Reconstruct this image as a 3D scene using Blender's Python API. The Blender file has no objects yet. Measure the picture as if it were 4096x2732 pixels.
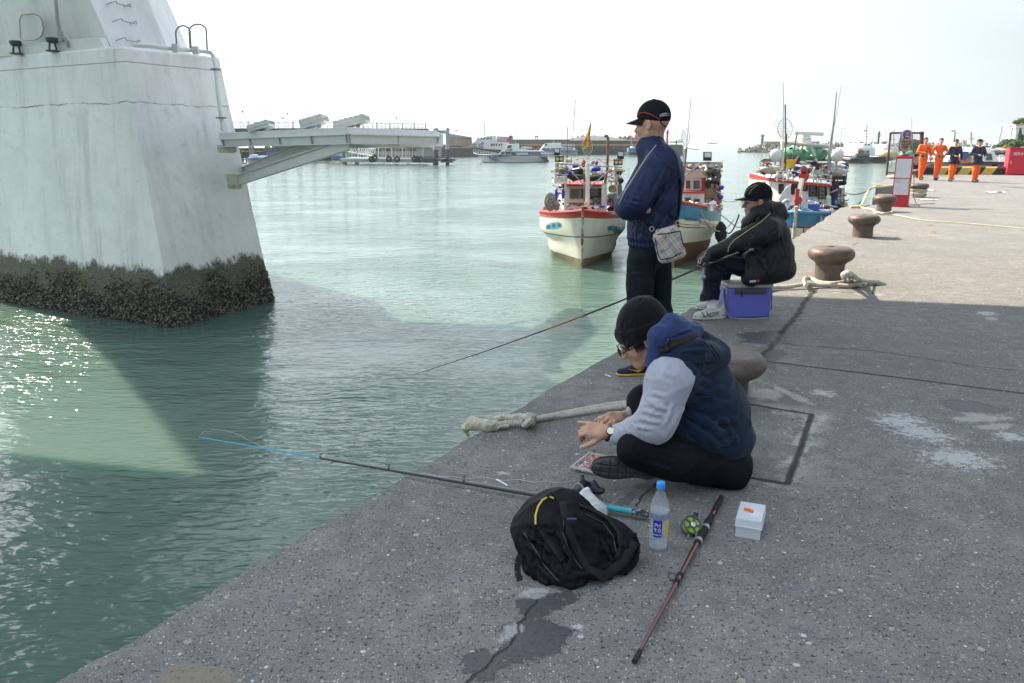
import bpy,bmesh,math,random
import numpy as np
from mathutils import Vector,Matrix,noise
random.seed(7);np.random.seed(7)
C=bpy.context.scene.collection
R=math.radians
# ---- camera model (metres; water at z=0, quay at z=2.2)
F,CX,CY,HOR=3186.,2048.,1366.,577.
CAMZ,QZ=3.7,2.2
TH=math.atan((CY-HOR)/F);cT,sT=math.cos(TH),math.sin(TH)
def ray(x,y):
 u=(x-CX)/F;v=(CY-y)/F
 return Vector((u,cT+v*sT,-sT+v*cT))
class Fr:
 """a measuring frame: turns measured photo points into world points on a level plane or at a distance"""
 def __init__(s,ox=0,oy=0,k=1.0):s.ox,s.oy,s.k=ox,oy,k
 def full(s,x,y):return s.ox+x/s.k,s.oy+y/s.k
 def P(s,x,y,z=QZ):
  r=ray(*s.full(x,y));t=(z-CAMZ)/r.z
  return Vector((r.x*t,r.y*t,z))
 def D(s,x,y,Y):
  r=ray(*s.full(x,y));t=Y/r.y
  return Vector((r.x*t,Y,CAMZ+r.z*t))
ZF=Fr();ZD=Fr(0,0,0.574)
def lerp(a,b,t):return a+(b-a)*t
# ---- materials
MATS={}
def newmat(name):
 m=bpy.data.materials.new(name);m.use_nodes=True
 return m,m.node_tree.nodes,m.node_tree.links,m.node_tree.nodes['Principled BSDF']
def pm(name,col,rough=.6,var=.15,scale=8,bump=.0,bscale=None,metal=0,spec=.5,col2=None,mix=.5,mscale=3,sharp=.1,trans=0,ior=1.45,alpha=1,streak=1.0,sss=0,sheen=0,coat=0,emit=None,bdist=.01):
 """procedural paint / cloth / stone: base colour broken up by noise, an optional second colour in patches, noise bump"""
 if name in MATS:return MATS[name]
 m,N,L,b=newmat(name)
 tc=N.new('ShaderNodeTexCoord');mp=N.new('ShaderNodeMapping')
 L.new(tc.outputs['Object'],mp.inputs[0]);mp.inputs['Scale'].default_value=(1,1,1/streak)
 n1=N.new('ShaderNodeTexNoise');n1.inputs['Scale'].default_value=scale;n1.inputs['Detail'].default_value=6
 n1.inputs['Roughness'].default_value=.65
 L.new(mp.outputs[0],n1.inputs['Vector'])
 r1=N.new('ShaderNodeMapRange');r1.inputs[1].default_value=.3;r1.inputs[2].default_value=.7
 r1.inputs[3].default_value=1-var;r1.inputs[4].default_value=1+var*.6
 L.new(n1.outputs[0],r1.inputs[0])
 mu=N.new('ShaderNodeVectorMath');mu.operation='SCALE';L.new(r1.outputs[0],mu.inputs['Scale'])
 if col2 is not None:
  n2=N.new('ShaderNodeTexNoise');n2.inputs['Scale'].default_value=mscale;n2.inputs['Detail'].default_value=8
  n2.inputs['Roughness'].default_value=.7
  L.new(mp.outputs[0],n2.inputs['Vector'])
  r2=N.new('ShaderNodeMapRange');r2.inputs[1].default_value=1-mix-sharp*.5;r2.inputs[2].default_value=1-mix+sharp*.5
  L.new(n2.outputs[0],r2.inputs[0])
  mx=N.new('ShaderNodeMix');mx.data_type='RGBA'
  mx.inputs[6].default_value=(*col,1);mx.inputs[7].default_value=(*col2,1)
  L.new(r2.outputs[0],mx.inputs[0]);L.new(mx.outputs[2],mu.inputs[0])
 else:mu.inputs[0].default_value=col
 L.new(mu.outputs[0],b.inputs['Base Color'])
 b.inputs['Roughness'].default_value=rough;b.inputs['Metallic'].default_value=metal
 b.inputs['Specular IOR Level'].default_value=spec;b.inputs['IOR'].default_value=ior
 b.inputs['Transmission Weight'].default_value=trans;b.inputs['Alpha'].default_value=alpha
 b.inputs['Coat Weight'].default_value=coat
 if sheen:b.inputs['Sheen Weight'].default_value=sheen;b.inputs['Sheen Roughness'].default_value=.5
 if sss:
  b.inputs['Subsurface Weight'].default_value=sss;b.inputs['Subsurface Radius'].default_value=(.012,.005,.003)
  b.inputs['Subsurface Scale'].default_value=1
 if emit:b.inputs['Emission Color'].default_value=(*emit,1);b.inputs['Emission Strength'].default_value=1
 if bump:
  n3=N.new('ShaderNodeTexNoise');n3.inputs['Scale'].default_value=bscale or scale*4;n3.inputs['Detail'].default_value=5
  L.new(tc.outputs['Object'],n3.inputs['Vector'])
  bp=N.new('ShaderNodeBump');bp.inputs['Strength'].default_value=bump;bp.inputs['Distance'].default_value=bdist
  L.new(n3.outputs[0],bp.inputs['Height']);L.new(bp.outputs[0],b.inputs['Normal'])
 MATS[name]=m
 return m
# ---- mesh builder
class MB:
 def __init__(s):s.v=[];s.f=[];s.mi=[];s.cur=0
 def add(s,vs,fs):
  o=len(s.v);s.v+=[tuple(v)for v in vs]
  for f in fs:s.f.append(tuple(i+o for i in f));s.mi.append(s.cur)
  return s
 def box(s,c,size,rot=None,taper=1.0):
  hx,hy,hz=[q/2 for q in size]
  vs=[]
  for dz in(-1,1):
   k=1 if dz<0 else taper
   for dx,dy in((-1,-1),(1,-1),(1,1),(-1,1)):vs.append(Vector((dx*hx*k,dy*hy*k,dz*hz)))
  if rot is not None:
   M=rot if isinstance(rot,Matrix)else Matrix.Rotation(rot,3,'Z')
   vs=[M@v for v in vs]
  c=Vector(c)
  return s.add([v+c for v in vs],[(3,2,1,0),(4,5,6,7),(0,1,5,4),(1,2,6,5),(2,3,7,6),(3,0,4,7)])
 def bar(s,a,b,w,h=None,up=(0,0,1)):
  a,b=Vector(a),Vector(b);h=h or w;d=(b-a);L_=d.length
  if L_<1e-6:return s
  d/=L_;up=Vector(up)
  if abs(d.dot(up))>.98:up=Vector((1,0,0))
  x=d.cross(up).normalized();y=x.cross(d)
  M=Matrix((x,d,y)).transposed()
  return s.box((a+b)/2,(w,L_,h),M)
 def tube(s,pts,r,n=8,caps=True,closed=False,flat=1.0):
  pts=[Vector(p)for p in pts];m=len(pts)
  rs=r if isinstance(r,(list,tuple))else[r]*m
  tans=[]
  for i in range(m):
   if closed:t=pts[(i+1)%m]-pts[i-1]
   else:t=pts[min(i+1,m-1)]-pts[max(i-1,0)]
   tans.append(t.normalized()if t.length>1e-9 else Vector((0,0,1)))
  up=Vector((0,0,1))if abs(tans[0].z)<.9 else Vector((1,0,0))
  x=tans[0].cross(up).normalized();vs=[]
  for i in range(m):
   t=tans[i];x=(x-t*x.dot(t));x=x.normalized()if x.length>1e-6 else t.orthogonal().normalized()
   y=t.cross(x)
   for k in range(n):
    a=2*math.pi*k/n;vs.append(pts[i]+(x*math.cos(a)+y*math.sin(a)*flat)*rs[i])
  fs=[]
  for i in range(m if closed else m-1):
   for k in range(n):
    i2=(i+1)%m
    fs.append((i*n+k,i*n+(k+1)%n,i2*n+(k+1)%n,i2*n+k))
  if caps and not closed:fs+=[tuple(range(n-1,-1,-1)),tuple((m-1)*n+k for k in range(n))]
  return s.add(vs,fs)
 def cyl(s,a,b,r,r2=None,n=12):return s.tube([a,b],[r,r if r2 is None else r2],n)
 def lathe(s,prof,c=(0,0,0),n=24,M=None,jit=0):
  c=Vector(c);vs=[];m=len(prof)
  for(r,z)in prof:
   for k in range(n):
    a=2*math.pi*k/n;v=Vector((r*math.cos(a),r*math.sin(a),z))
    if M is not None:v=M@v
    vs.append(v+c)
  fs=[(i*n+k,i*n+(k+1)%n,(i+1)*n+(k+1)%n,(i+1)*n+k)for i in range(m-1)for k in range(n)]
  if prof[0][0]>1e-6:fs.append(tuple(range(n-1,-1,-1)))
  if prof[-1][0]>1e-6:fs.append(tuple((m-1)*n+k for k in range(n)))
  return s.add(vs,fs)
 def ell(s,c,rx,ry,rz,n=14,m=8,M=None):
  vs=[];c=Vector(c)
  for i in range(m+1):
   t=math.pi*i/m
   for k in range(n):
    a=2*math.pi*k/n;v=Vector((rx*math.sin(t)*math.cos(a),ry*math.sin(t)*math.sin(a),-rz*math.cos(t)))
    if M is not None:v=M@v
    vs.append(v+c)
  return s.add(vs,[(i*n+k,i*n+(k+1)%n,(i+1)*n+(k+1)%n,(i+1)*n+k)for i in range(m)for k in range(n)])
 def torus(s,c,r1,r2,axis=(0,0,1),n=20,m=8,arc=1.0):
  c=Vector(c);q=Vector((0,0,1)).rotation_difference(Vector(axis))
  pts=[c+q@Vector((r1*math.cos(2*math.pi*i*arc/n),r1*math.sin(2*math.pi*i*arc/n),0))for i in range(n if arc==1 else n+1)]
  return s.tube(pts,r2,m,closed=(arc==1))
 def poly(s,pts):return s.add(pts,[tuple(range(len(pts)))])
 def prism(s,pts,d):
  """extrude a polygon (list of 3D points) along vector d"""
  n=len(pts);d=Vector(d);pts=[Vector(p)for p in pts]
  return s.add(pts+[p+d for p in pts],[tuple(range(n-1,-1,-1)),tuple(range(n,2*n))]+[(i,(i+1)%n,n+(i+1)%n,n+i)for i in range(n)])
 def grid(s,rows):
  n=len(rows[0]);vs=[p for r in rows for p in r]
  return s.add(vs,[(i*n+j,i*n+j+1,(i+1)*n+j+1,(i+1)*n+j)for i in range(len(rows)-1)for j in range(n-1)])
 def mesh(s,name,M=None):
  me=bpy.data.meshes.new(name)
  vs=[M@Vector(v)for v in s.v]if M is not None else s.v
  me.from_pydata(vs,[],s.f);me.update()
  me.polygons.foreach_set('material_index',s.mi)
  return me
def basis(o):
 return Matrix.Translation(o.location)@o.rotation_euler.to_matrix().to_4x4()if o is not None else Matrix()
def rootof(o):
 while o.parent:o=o.parent
 return o
def smooth_by_angle(me,ang=35):
 bm=bmesh.new();bm.from_mesh(me)
 bmesh.ops.recalc_face_normals(bm,faces=bm.faces)
 lim=R(ang)
 for f in bm.faces:f.smooth=True
 for e in bm.edges:
  e.smooth=not(len(e.link_faces)!=2 or e.calc_face_angle(0)>lim)
 bm.to_mesh(me);bm.free()
def obj(name,mb,mat,parent=None,label=None,smooth=35,bevel=0,local=False,recalc=True):
 """one mesh object; world-space vertices are moved into the frame of the thing it belongs to"""
 M=None
 if parent is not None and not local:M=basis(rootof(parent)).inverted()
 me=mb.mesh(name,M)if isinstance(mb,MB)else mb
 for m_ in(mat if isinstance(mat,(list,tuple))else[mat]):me.materials.append(m_)
 if recalc:smooth_by_angle(me,smooth)
 o=bpy.data.objects.new(name,me);C.objects.link(o)
 if parent is not None:o.parent=parent
 if bevel:
  bv=o.modifiers.new('bevel','BEVEL');bv.width=bevel;bv.segments=2;bv.limit_method='ANGLE';bv.angle_limit=R(40)
 if label:o['label']=label
 return o
def thing(name,label,cat,loc=(0,0,0),rz=0,group=None):
 o=bpy.data.objects.new(name,None);C.objects.link(o);o.empty_display_size=.1
 o.location=loc;o.rotation_euler=(0,0,rz);o['label']=label;o['category']=cat
 if group:o['group']=group
 return o
def tag(o,label,cat,group=None,kind=None):
 o['label']=label;o['category']=cat
 if group:o['group']=group
 if kind:o['kind']=kind
 return o
def struct(o,label=None):
 o['kind']='structure';o['category']=o.name.split('.')[0].replace('_',' ')
 if label:o['label']=label
 return o
def recenter(o):
 """put a single-mesh thing's origin at the middle of its base"""
 me=o.data;n=len(me.vertices);a=np.empty(n*3,np.float32);me.vertices.foreach_get('co',a);a=a.reshape(-1,3)
 c=(a.min(0)+a.max(0))/2;c[2]=a[:,2].min();a-=c
 me.vertices.foreach_set('co',a.ravel());me.update();o.location=Vector([float(q)for q in c]);return o
def solo(name,mb,mat,label,cat,group=None,**k):return recenter(tag(obj(name,mb,mat,**k),label,cat,group))
def dup(root,loc=None,rz=None,label=None,group=None,scale=None):
 r=root.copy();C.objects.link(r)
 if loc is not None:r.location=loc
 if rz is not None:r.rotation_euler=(0,0,rz)
 if scale is not None:r.scale=(scale,)*3 if not isinstance(scale,(tuple,list))else scale
 if label:r['label']=label
 if group:r['group']=group
 def rec(src,dst):
  for ch in list(src.children):
   if ch.name.startswith('~'):continue
   c=ch.copy();C.objects.link(c);c.parent=dst;rec(ch,c)
 rec(root,r)
 return r
# ---- text as meshes (built-in font only)
def text_mesh(s,size=1.0,extrude=0.0,align='CENTER',spacing=1.0,bold=0):
 cu=bpy.data.curves.new('lettering','FONT');cu.body=s;cu.size=size;cu.extrude=extrude
 cu.align_x=align;cu.align_y='CENTER';cu.space_line=spacing;cu.offset=bold;cu.resolution_u=4
 o=bpy.data.objects.new('tmp_lettering',cu);C.objects.link(o)
 dg=bpy.context.evaluated_depsgraph_get();me=bpy.data.meshes.new_from_object(o.evaluated_get(dg))
 bpy.data.objects.remove(o);bpy.data.curves.remove(cu)
 return me
def lettering(s,size,loc,xdir,ydir,mat,parent,name='lettering',bend=None,**k):
 me=text_mesh(s,size,**k);X=Vector(xdir).normalized();Y=Vector(ydir).normalized();Z=X.cross(Y)
 loc=Vector(loc);M=Matrix((X,Y,Z)).transposed()
 inv=basis(rootof(parent)).inverted()if parent is not None else Matrix()
 for v in me.vertices:
  p=loc+M@v.co
  if bend:p=bend(v.co,p)
  v.co=inv@p
 me.materials.clear();me.materials.append(mat)
 o=bpy.data.objects.new(name,me);C.objects.link(o)
 if parent is not None:o.parent=parent
 return o
# ---- implicit surfaces (for bodies, clothes, bags)
def V3(p):return np.array(tuple(p),np.float32)
def cap(a,b,ra,rb=None):
 a,b=V3(a),V3(b);rb=ra if rb is None else rb;ab=b-a;L2=max(float(ab@ab),1e-9)
 def f(p):
  t=np.clip((p-a)@ab/L2,0,1);return np.linalg.norm(p-a-t[:,None]*ab,axis=1)-(ra+(rb-ra)*t)
 return f
def chain(pts,rs,k=None):
 return uni([cap(pts[i],pts[i+1],rs[i],rs[i+1])for i in range(len(pts)-1)],k if k else min(rs)*.35)
def ell(c,r,M=None):
 c=V3(c);r=np.array(r,np.float32);Mi=np.array(M,np.float32).T if M is not None else None
 def f(p):
  q=p-c
  if Mi is not None:q=q@Mi.T
  k0=np.linalg.norm(q/r,axis=1);k1=np.linalg.norm(q/(r*r),axis=1)+1e-9
  return k0*(k0-1)/k1
 return f
def rbox(c,h,rad,M=None):
 c=V3(c);h=np.array(h,np.float32)-rad;Mi=np.array(M,np.float32).T if M is not None else None
 def f(p):
  q=p-c
  if Mi is not None:q=q@Mi.T
  q=np.abs(q)-h
  return np.linalg.norm(np.maximum(q,0),axis=1)+np.minimum(q.max(1),0)-rad
 return f
def smin(a,b,k):h=np.clip(.5+.5*(b-a)/k,0,1);return b+(a-b)*h-k*h*(1-h)
def uni(fs,k=.02):
 def f(p):
  d=fs[0](p)
  for g in fs[1:]:d=smin(d,g(p),k)
  return d
 return f
def sub(f,g,k=.01):return lambda p:-smin(-f(p),g(p),k)
def inter(f,g,k=.01):return lambda p:-smin(-f(p),-g(p),k)
def half(c,n):
 c=V3(c);n=V3(Vector(n).normalized());return lambda p:(p-c)@n
def vnoise(p,s,seed=0):
 """cheap smooth noise, sum of rotated sines"""
 x,y,z=p[:,0]*s+seed*1.7,p[:,1]*s+seed*2.3,p[:,2]*s+seed*.9
 return(np.sin(x+1.3*np.sin(y*1.1+seed))*np.cos(y*.9+1.1*np.sin(z*1.2))+np.sin(z*1.1+1.4*np.sin(x*.8+2.))*np.cos(x*.7-y*.6))*.5
def wrinkle(f,amp,s,stretch=(1,1,1),seed=0,folds=()):
 """cloth creases: ridged noise; folds = (start, end, half width, height) soft ridges along lines"""
 st=np.array(stretch,np.float32)
 fl=[(V3(a),V3(b),w,h)for a,b,w,h in folds]
 fc=np.array([(a+b)/2 for a,b,w,h in fl])if fl else None;fr=np.array([float(np.linalg.norm(b-a))/2+4.2*w for a,b,w,h in fl])if fl else None
 def g(p):
  d=f(p);m=np.abs(d)<.06
  q=p[m]*st
  n=vnoise(q,s,seed);n2=vnoise(q,s*2.3,seed+5)
  n3=vnoise(q,s*1.4,seed+11);e=amp*(.9-2.2*np.exp(-np.abs(n)*3.2)*.7-.5*np.exp(-np.abs(n3)*5)+.3*n2)
  pm_=p[m];small=len(pm_)<64
  if fl and small and len(pm_):near_=(np.linalg.norm(pm_[:,None]-fc[None],axis=2)<fr).any(0)
  for i_,(a,b,w,h)in enumerate(fl):
   if small:
    if len(pm_)==0 or not near_[i_]:continue
    s_=slice(None)
   else:
    s_=np.nonzero(np.abs(pm_-fc[i_]).max(1)<fr[i_])[0]
    if len(s_)==0:continue
   pq=pm_[s_]
   ab=b-a;t=np.clip((pq-a)@ab/float(ab@ab),0,1)
   r=np.linalg.norm(pq-a-t[:,None]*ab,axis=1)
   e[s_]-=h*(np.exp(-(r/w)**2)-.55*np.exp(-((r-1.9*w)/(w*.8))**2))*np.sin(np.pi*np.clip(t*.9+.05,0,1))
  d=d.copy();d[m]+=e
  return d
 return g
def sdf_mesh(name,fn,lo,hi,res):
 lo=np.array(tuple(lo),np.float32);hi=np.array(tuple(hi),np.float32);n=np.ceil((hi-lo)/res).astype(int)+1
 n=(np.ceil((n-1)/4).astype(int))*4+1;nc=(n-1)//4+1
 ax=[lo[i]+np.arange(nc[i],dtype=np.float32)*res*4 for i in range(3)]
 g=np.stack(np.meshgrid(*ax,indexing='ij'),-1).reshape(-1,3)
 dc=fn(g).reshape(nc)
 near=np.abs(dc)<res*4*2.2
 D_=np.ones(tuple(n),np.float32)*np.where(True,1,1)
 big=dc
 for a in range(3):big=np.repeat(big,4,axis=a)
 big=big[2:2+n[0],2:2+n[1],2:2+n[2]];nb=near
 for a in range(3):nb=np.repeat(nb,4,axis=a)
 nb=nb[2:2+n[0],2:2+n[1],2:2+n[2]]
 D_=np.array(big,np.float32)
 idx=np.argwhere(nb)
 for i in range(0,len(idx),400000):
  q=idx[i:i+400000];D_[q[:,0],q[:,1],q[:,2]]=fn(lo+q.astype(np.float32)*res)
 S=D_<0
 acc=np.zeros((n[0]-1,n[1]-1,n[2]-1,3),np.float32);cnt=np.zeros(acc.shape[:3],np.float32)
 faces=[]
 def sl(o,ax_=None):
  return tuple(slice(o[i],n[i]-1+o[i])for i in range(3))
 for a in range(3):
  b,c=(a+1)%3,(a+2)%3
  for db in(0,1):
   for dc_ in(0,1):
    o0=[0,0,0];o0[b]=db;o0[c]=dc_;o1=list(o0);o1[a]=1
    d0,d1=D_[sl(o0)],D_[sl(o1)];m=(d0<0)!=(d1<0)
    t=np.where(m,d0/np.where(m,d0-d1,1),0)
    acc[...,a]+=np.where(m,t,0);acc[...,b]+=m*db;acc[...,c]+=m*dc_;cnt+=m
 has=cnt>0;ids=-np.ones(has.shape,int);ids[has]=np.arange(has.sum())
 ci=np.argwhere(has);V=lo+(ci+acc[has]/cnt[has][:,None])*res
 for a in range(3):
  b,c=(a+1)%3,(a+2)%3
  s0=[slice(None)]*3;s1=[slice(None)]*3;s0[a]=slice(0,n[a]-1);s1[a]=slice(1,n[a])
  s0[b]=s1[b]=slice(1,n[b]-1);s0[c]=s1[c]=slice(1,n[c]-1)
  A,B=S[tuple(s0)],S[tuple(s1)];e=np.argwhere(A!=B)
  if len(e)==0:continue
  fl=A[tuple(e.T)]
  e=e.copy();e[:,b]+=1;e[:,c]+=1
  def cid(x,y):
   q=e.copy();q[:,b]-=x;q[:,c]-=y;return ids[q[:,0],q[:,1],q[:,2]]
  Q=np.stack([cid(1,1),cid(0,1),cid(0,0),cid(1,0)],1)
  Q[~fl]=Q[~fl][:,::-1]
  faces.append(Q)
 Q=np.concatenate(faces);Q=Q[(Q>=0).all(1)]
 me=bpy.data.meshes.new(name);me.vertices.add(len(V));me.vertices.foreach_set('co',V.astype(np.float32).ravel())
 me.loops.add(len(Q)*4);me.loops.foreach_set('vertex_index',Q.astype(np.int32).ravel())
 me.polygons.add(len(Q));me.polygons.foreach_set('loop_start',np.arange(0,len(Q)*4,4,dtype=np.int32))
 me.polygons.foreach_set('use_smooth',np.ones(len(Q),bool));me.update(calc_edges=True);me.validate()
 return me
def sobj(name,fn,lo,hi,res,mat,parent=None,label=None,blur=1):
 """implicit surface -> mesh object in its thing's frame"""
 me=sdf_mesh(name,fn,lo,hi,res)
 if parent is not None:
  nv=len(me.vertices);a=np.empty(nv*3,np.float32);me.vertices.foreach_get('co',a);a=a.reshape(-1,3)
  M=np.array(basis(rootof(parent)).inverted(),np.float32);a=a@M[:3,:3].T+M[:3,3]
  me.vertices.foreach_set('co',a.ravel());me.update()
 me.materials.append(mat)
 o=bpy.data.objects.new(name,me);C.objects.link(o)
 if parent is not None:o.parent=parent
 if label:o['label']=label
 return o
def bounds(pts,pad):
 a=np.array([tuple(p)for p in pts]);return a.min(0)-pad,a.max(0)+pad
# ===== camera, sky, sun
sc=bpy.context.scene
cam=bpy.data.cameras.new('camera');cam.lens=28;cam.sensor_width=36;cam.clip_start=.05;cam.clip_end=9000
co=bpy.data.objects.new('camera',cam);C.objects.link(co);co.location=(0,0,CAMZ);co.rotation_euler=(math.pi/2-TH,0,0)
sc.camera=co
SUN_EL,SUN_AZ=R(42),R(-51)
sdir=Vector((math.sin(SUN_AZ)*math.cos(SUN_EL),math.cos(SUN_AZ)*math.cos(SUN_EL),math.sin(SUN_EL)))
W=bpy.data.worlds.new('World');sc.world=W;W.use_nodes=True
wn,wl=W.node_tree.nodes,W.node_tree.links
sky=wn.new('ShaderNodeTexSky');sky.sky_type='NISHITA';sky.sun_disc=False
sky.sun_elevation=SUN_EL;sky.sun_rotation=SUN_AZ;sky.air_density=1.3;sky.dust_density=6;sky.ozone_density=1.5;sky.altitude=0
bg=wn['Background'];bg.inputs[1].default_value=.11
wt=wn.new('ShaderNodeTexCoord');wm=wn.new('ShaderNodeMapping');wm.inputs['Scale'].default_value=(1,1,3.2)
def wnode(t,op=None,**k):
 n=wn.new(t)
 if op:n.operation=op
 return n
wl.new(wt.outputs['Generated'],wm.inputs[0])
wno=wn.new('ShaderNodeTexNoise');wno.inputs['Scale'].default_value=2.6;wno.inputs['Detail'].default_value=9;wno.inputs['Roughness'].default_value=.6;wno.inputs['Distortion'].default_value=.4
wl.new(wm.outputs[0],wno.inputs['Vector'])
def wmr(src,a,b,c,d):
 r=wn.new('ShaderNodeMapRange');r.inputs[1].default_value=a;r.inputs[2].default_value=b;r.inputs[3].default_value=c;r.inputs[4].default_value=d;wl.new(src,r.inputs[0]);return r.outputs[0]
dt=wnode('ShaderNodeVectorMath','DOT_PRODUCT');wl.new(wt.outputs['Generated'],dt.inputs[0]);dt.inputs[1].default_value=sdir
sz=wn.new('ShaderNodeSeparateXYZ');wl.new(wt.outputs['Generated'],sz.inputs[0])
veil=wn.new('ShaderNodeMix');veil.data_type='RGBA';veil.inputs[6].default_value=(6.2,7.0,7.5,1);veil.inputs[7].default_value=(6.6,7.8,9.2,1);wl.new(wmr(sz.outputs[2],.05,.75,0,1),veil.inputs[0])
vs_=wnode('ShaderNodeVectorMath','SCALE');wl.new(veil.outputs[2],vs_.inputs[0]);wl.new(wmr(dt.outputs['Value'],0,.9,.43,1.25),vs_.inputs['Scale'])
wx=wn.new('ShaderNodeMix');wx.data_type='RGBA';wl.new(wmr(wno.outputs[0],.35,.70,.70,.95),wx.inputs[0]);wl.new(sky.outputs[0],wx.inputs[6]);wl.new(vs_.outputs[0],wx.inputs[7]);wl.new(wx.outputs[2],bg.inputs[0])
sl=bpy.data.lights.new('sun','SUN');sl.energy=5.0;sl.angle=R(.53);sl.color=(1,.87,.68)
so=bpy.data.objects.new('sun',sl);C.objects.link(so);so.rotation_euler=sdir.to_track_quat('Z','Y').to_euler()
sc.view_settings.view_transform='Standard';sc.view_settings.look='None';sc.view_settings.exposure=1.16
sc.render.engine='CYCLES';sc.cycles.max_bounces=6;sc.cycles.caustics_reflective=False;sc.cycles.caustics_refractive=False
# ===== water
def water_mat():
 m,N,L,b=newmat('harbour_water')
 tc=N.new('ShaderNodeTexCoord')
 hs=[]
 for sc_,st,rot,h,det in((.35,(1,1.7,1),.5,.10,2),(1.3,(1,2.6,1),.35,.046,3),(3.6,(1,3.0,1),.70,.036,2),(9,(1,2.2,1),.25,.0065,2)):
  mp=N.new('ShaderNodeMapping');mp.inputs['Scale'].default_value=st;mp.inputs['Rotation'].default_value=(0,0,rot)
  n=N.new('ShaderNodeTexNoise');n.inputs['Scale'].default_value=sc_;n.inputs['Detail'].default_value=det
  n.inputs['Roughness'].default_value=.45;n.inputs['Distortion'].default_value=.6
  L.new(tc.outputs['Object'],mp.inputs[0]);L.new(mp.outputs[0],n.inputs['Vector'])
  mu=N.new('ShaderNodeMath');mu.operation='MULTIPLY';mu.inputs[1].default_value=h;L.new(n.outputs[0],mu.inputs[0]);hs.append(mu)
 z=N.new('ShaderNodeTexNoise');z.inputs['Scale'].default_value=.16;z.inputs['Detail'].default_value=3;L.new(tc.outputs['Object'],z.inputs['Vector'])
 zr=N.new('ShaderNodeMapRange');zr.inputs[1].default_value=.38;zr.inputs[2].default_value=.62;zr.inputs[3].default_value=.35;zr.inputs[4].default_value=1.25
 L.new(z.outputs[0],zr.inputs[0])
 s=hs[0]
 for h in hs[1:]:
  a=N.new('ShaderNodeMath');a.operation='ADD';L.new(s.outputs[0],a.inputs[0]);L.new(h.outputs[0],a.inputs[1]);s=a
 mm=N.new('ShaderNodeMath');mm.operation='MULTIPLY';L.new(s.outputs[0],mm.inputs[0]);L.new(zr.outputs[0],mm.inputs[1])
 bp=N.new('ShaderNodeBump');bp.inputs['Strength'].default_value=1;bp.inputs['Distance'].default_value=1
 L.new(mm.outputs[0],bp.inputs['Height']);L.new(bp.outputs[0],b.inputs['Normal'])
 n=N.new('ShaderNodeTexNoise');n.inputs['Scale'].default_value=.12;n.inputs['Detail'].default_value=4;L.new(tc.outputs['Object'],n.inputs['Vector'])
 cr=N.new('ShaderNodeMix');cr.data_type='RGBA';cr.inputs[6].default_value=(.064,.116,.096,1);cr.inputs[7].default_value=(.094,.150,.124,1)
 L.new(n.outputs[0],cr.inputs[0]);L.new(cr.outputs[2],b.inputs['Base Color'])
 b.inputs['Roughness'].default_value=.10;b.inputs['IOR'].default_value=1.333
 b.inputs['Subsurface Weight'].default_value=1;b.inputs['Subsurface Radius'].default_value=(.35,.8,.55);b.inputs['Subsurface Scale'].default_value=2.2
 return m
w=MB();w.add([(-2500,-40,0),(3200,-40,0),(3200,6000,0),(-2500,6000,0)],[(0,1,2,3)])
wo=struct(obj('water',w,water_mat(),smooth=0),'green harbour water rippling beside the quay and out to the horizon')
# ===== quay
EDGE=[ZF.P(*q)for q in((120,2812),(250,2732),(889,2340),(1576,1931),(2220,1550),(2822,1199),(3168,963),(3363,831),(3430,818))]
e0=EDGE[0];back=e0+(EDGE[0]-EDGE[3]).normalized()*14
stair_top=ZF.P(3504,741);E2=[ZF.P(3504,741),ZF.P(3578,695.5)]
dirE=(EDGE[5]-EDGE[1]).normalized();nrmE=Vector((dirE.y,-dirE.x,0))
in1=EDGE[-1]+nrmE*1.15;in2=E2[0]+nrmE*1.15
Z5_=lambda x,y:Fr(3350,450,2.851).P(x,y)
OUT=[back]+EDGE+[in1,in2]+E2+[Z5_(1000,695),Z5_(2100,697),Vector((62,105,QZ)),Vector((97,172,QZ)),Vector((260,175,QZ)),Vector((260,-20,QZ))]
def segs_mask(N,L,pos,segs,width,soft):
 """1 on the given line segments (joints and cracks), 0 away from them"""
 res=None
 for a,b in segs:
  a=Vector((a[0],a[1],0));b=Vector((b[0],b[1],0));ab=b-a
  s=N.new('ShaderNodeVectorMath');s.operation='SUBTRACT';L.new(pos,s.inputs[0]);s.inputs[1].default_value=a
  d=N.new('ShaderNodeVectorMath');d.operation='DOT_PRODUCT';L.new(s.outputs[0],d.inputs[0]);d.inputs[1].default_value=ab/ab.length_squared
  c=N.new('ShaderNodeClamp');L.new(d.outputs['Value'],c.inputs[0])
  k=N.new('ShaderNodeVectorMath');k.operation='SCALE';k.inputs[0].default_value=ab;L.new(c.outputs[0],k.inputs['Scale'])
  e=N.new('ShaderNodeVectorMath');e.operation='DISTANCE';L.new(s.outputs[0],e.inputs[0]);L.new(k.outputs[0],e.inputs[1])
  if res is None:res=e.outputs['Value']
  else:
   mi=N.new('ShaderNodeMath');mi.operation='MINIMUM';L.new(res,mi.inputs[0]);L.new(e.outputs['Value'],mi.inputs[1]);res=mi.outputs[0]
 r=N.new('ShaderNodeMapRange');r.inputs[1].default_value=width;r.inputs[2].default_value=width+soft;r.inputs[3].default_value=1;r.inputs[4].default_value=0
 L.new(res,r.inputs[0]);return r.outputs[0]
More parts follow.
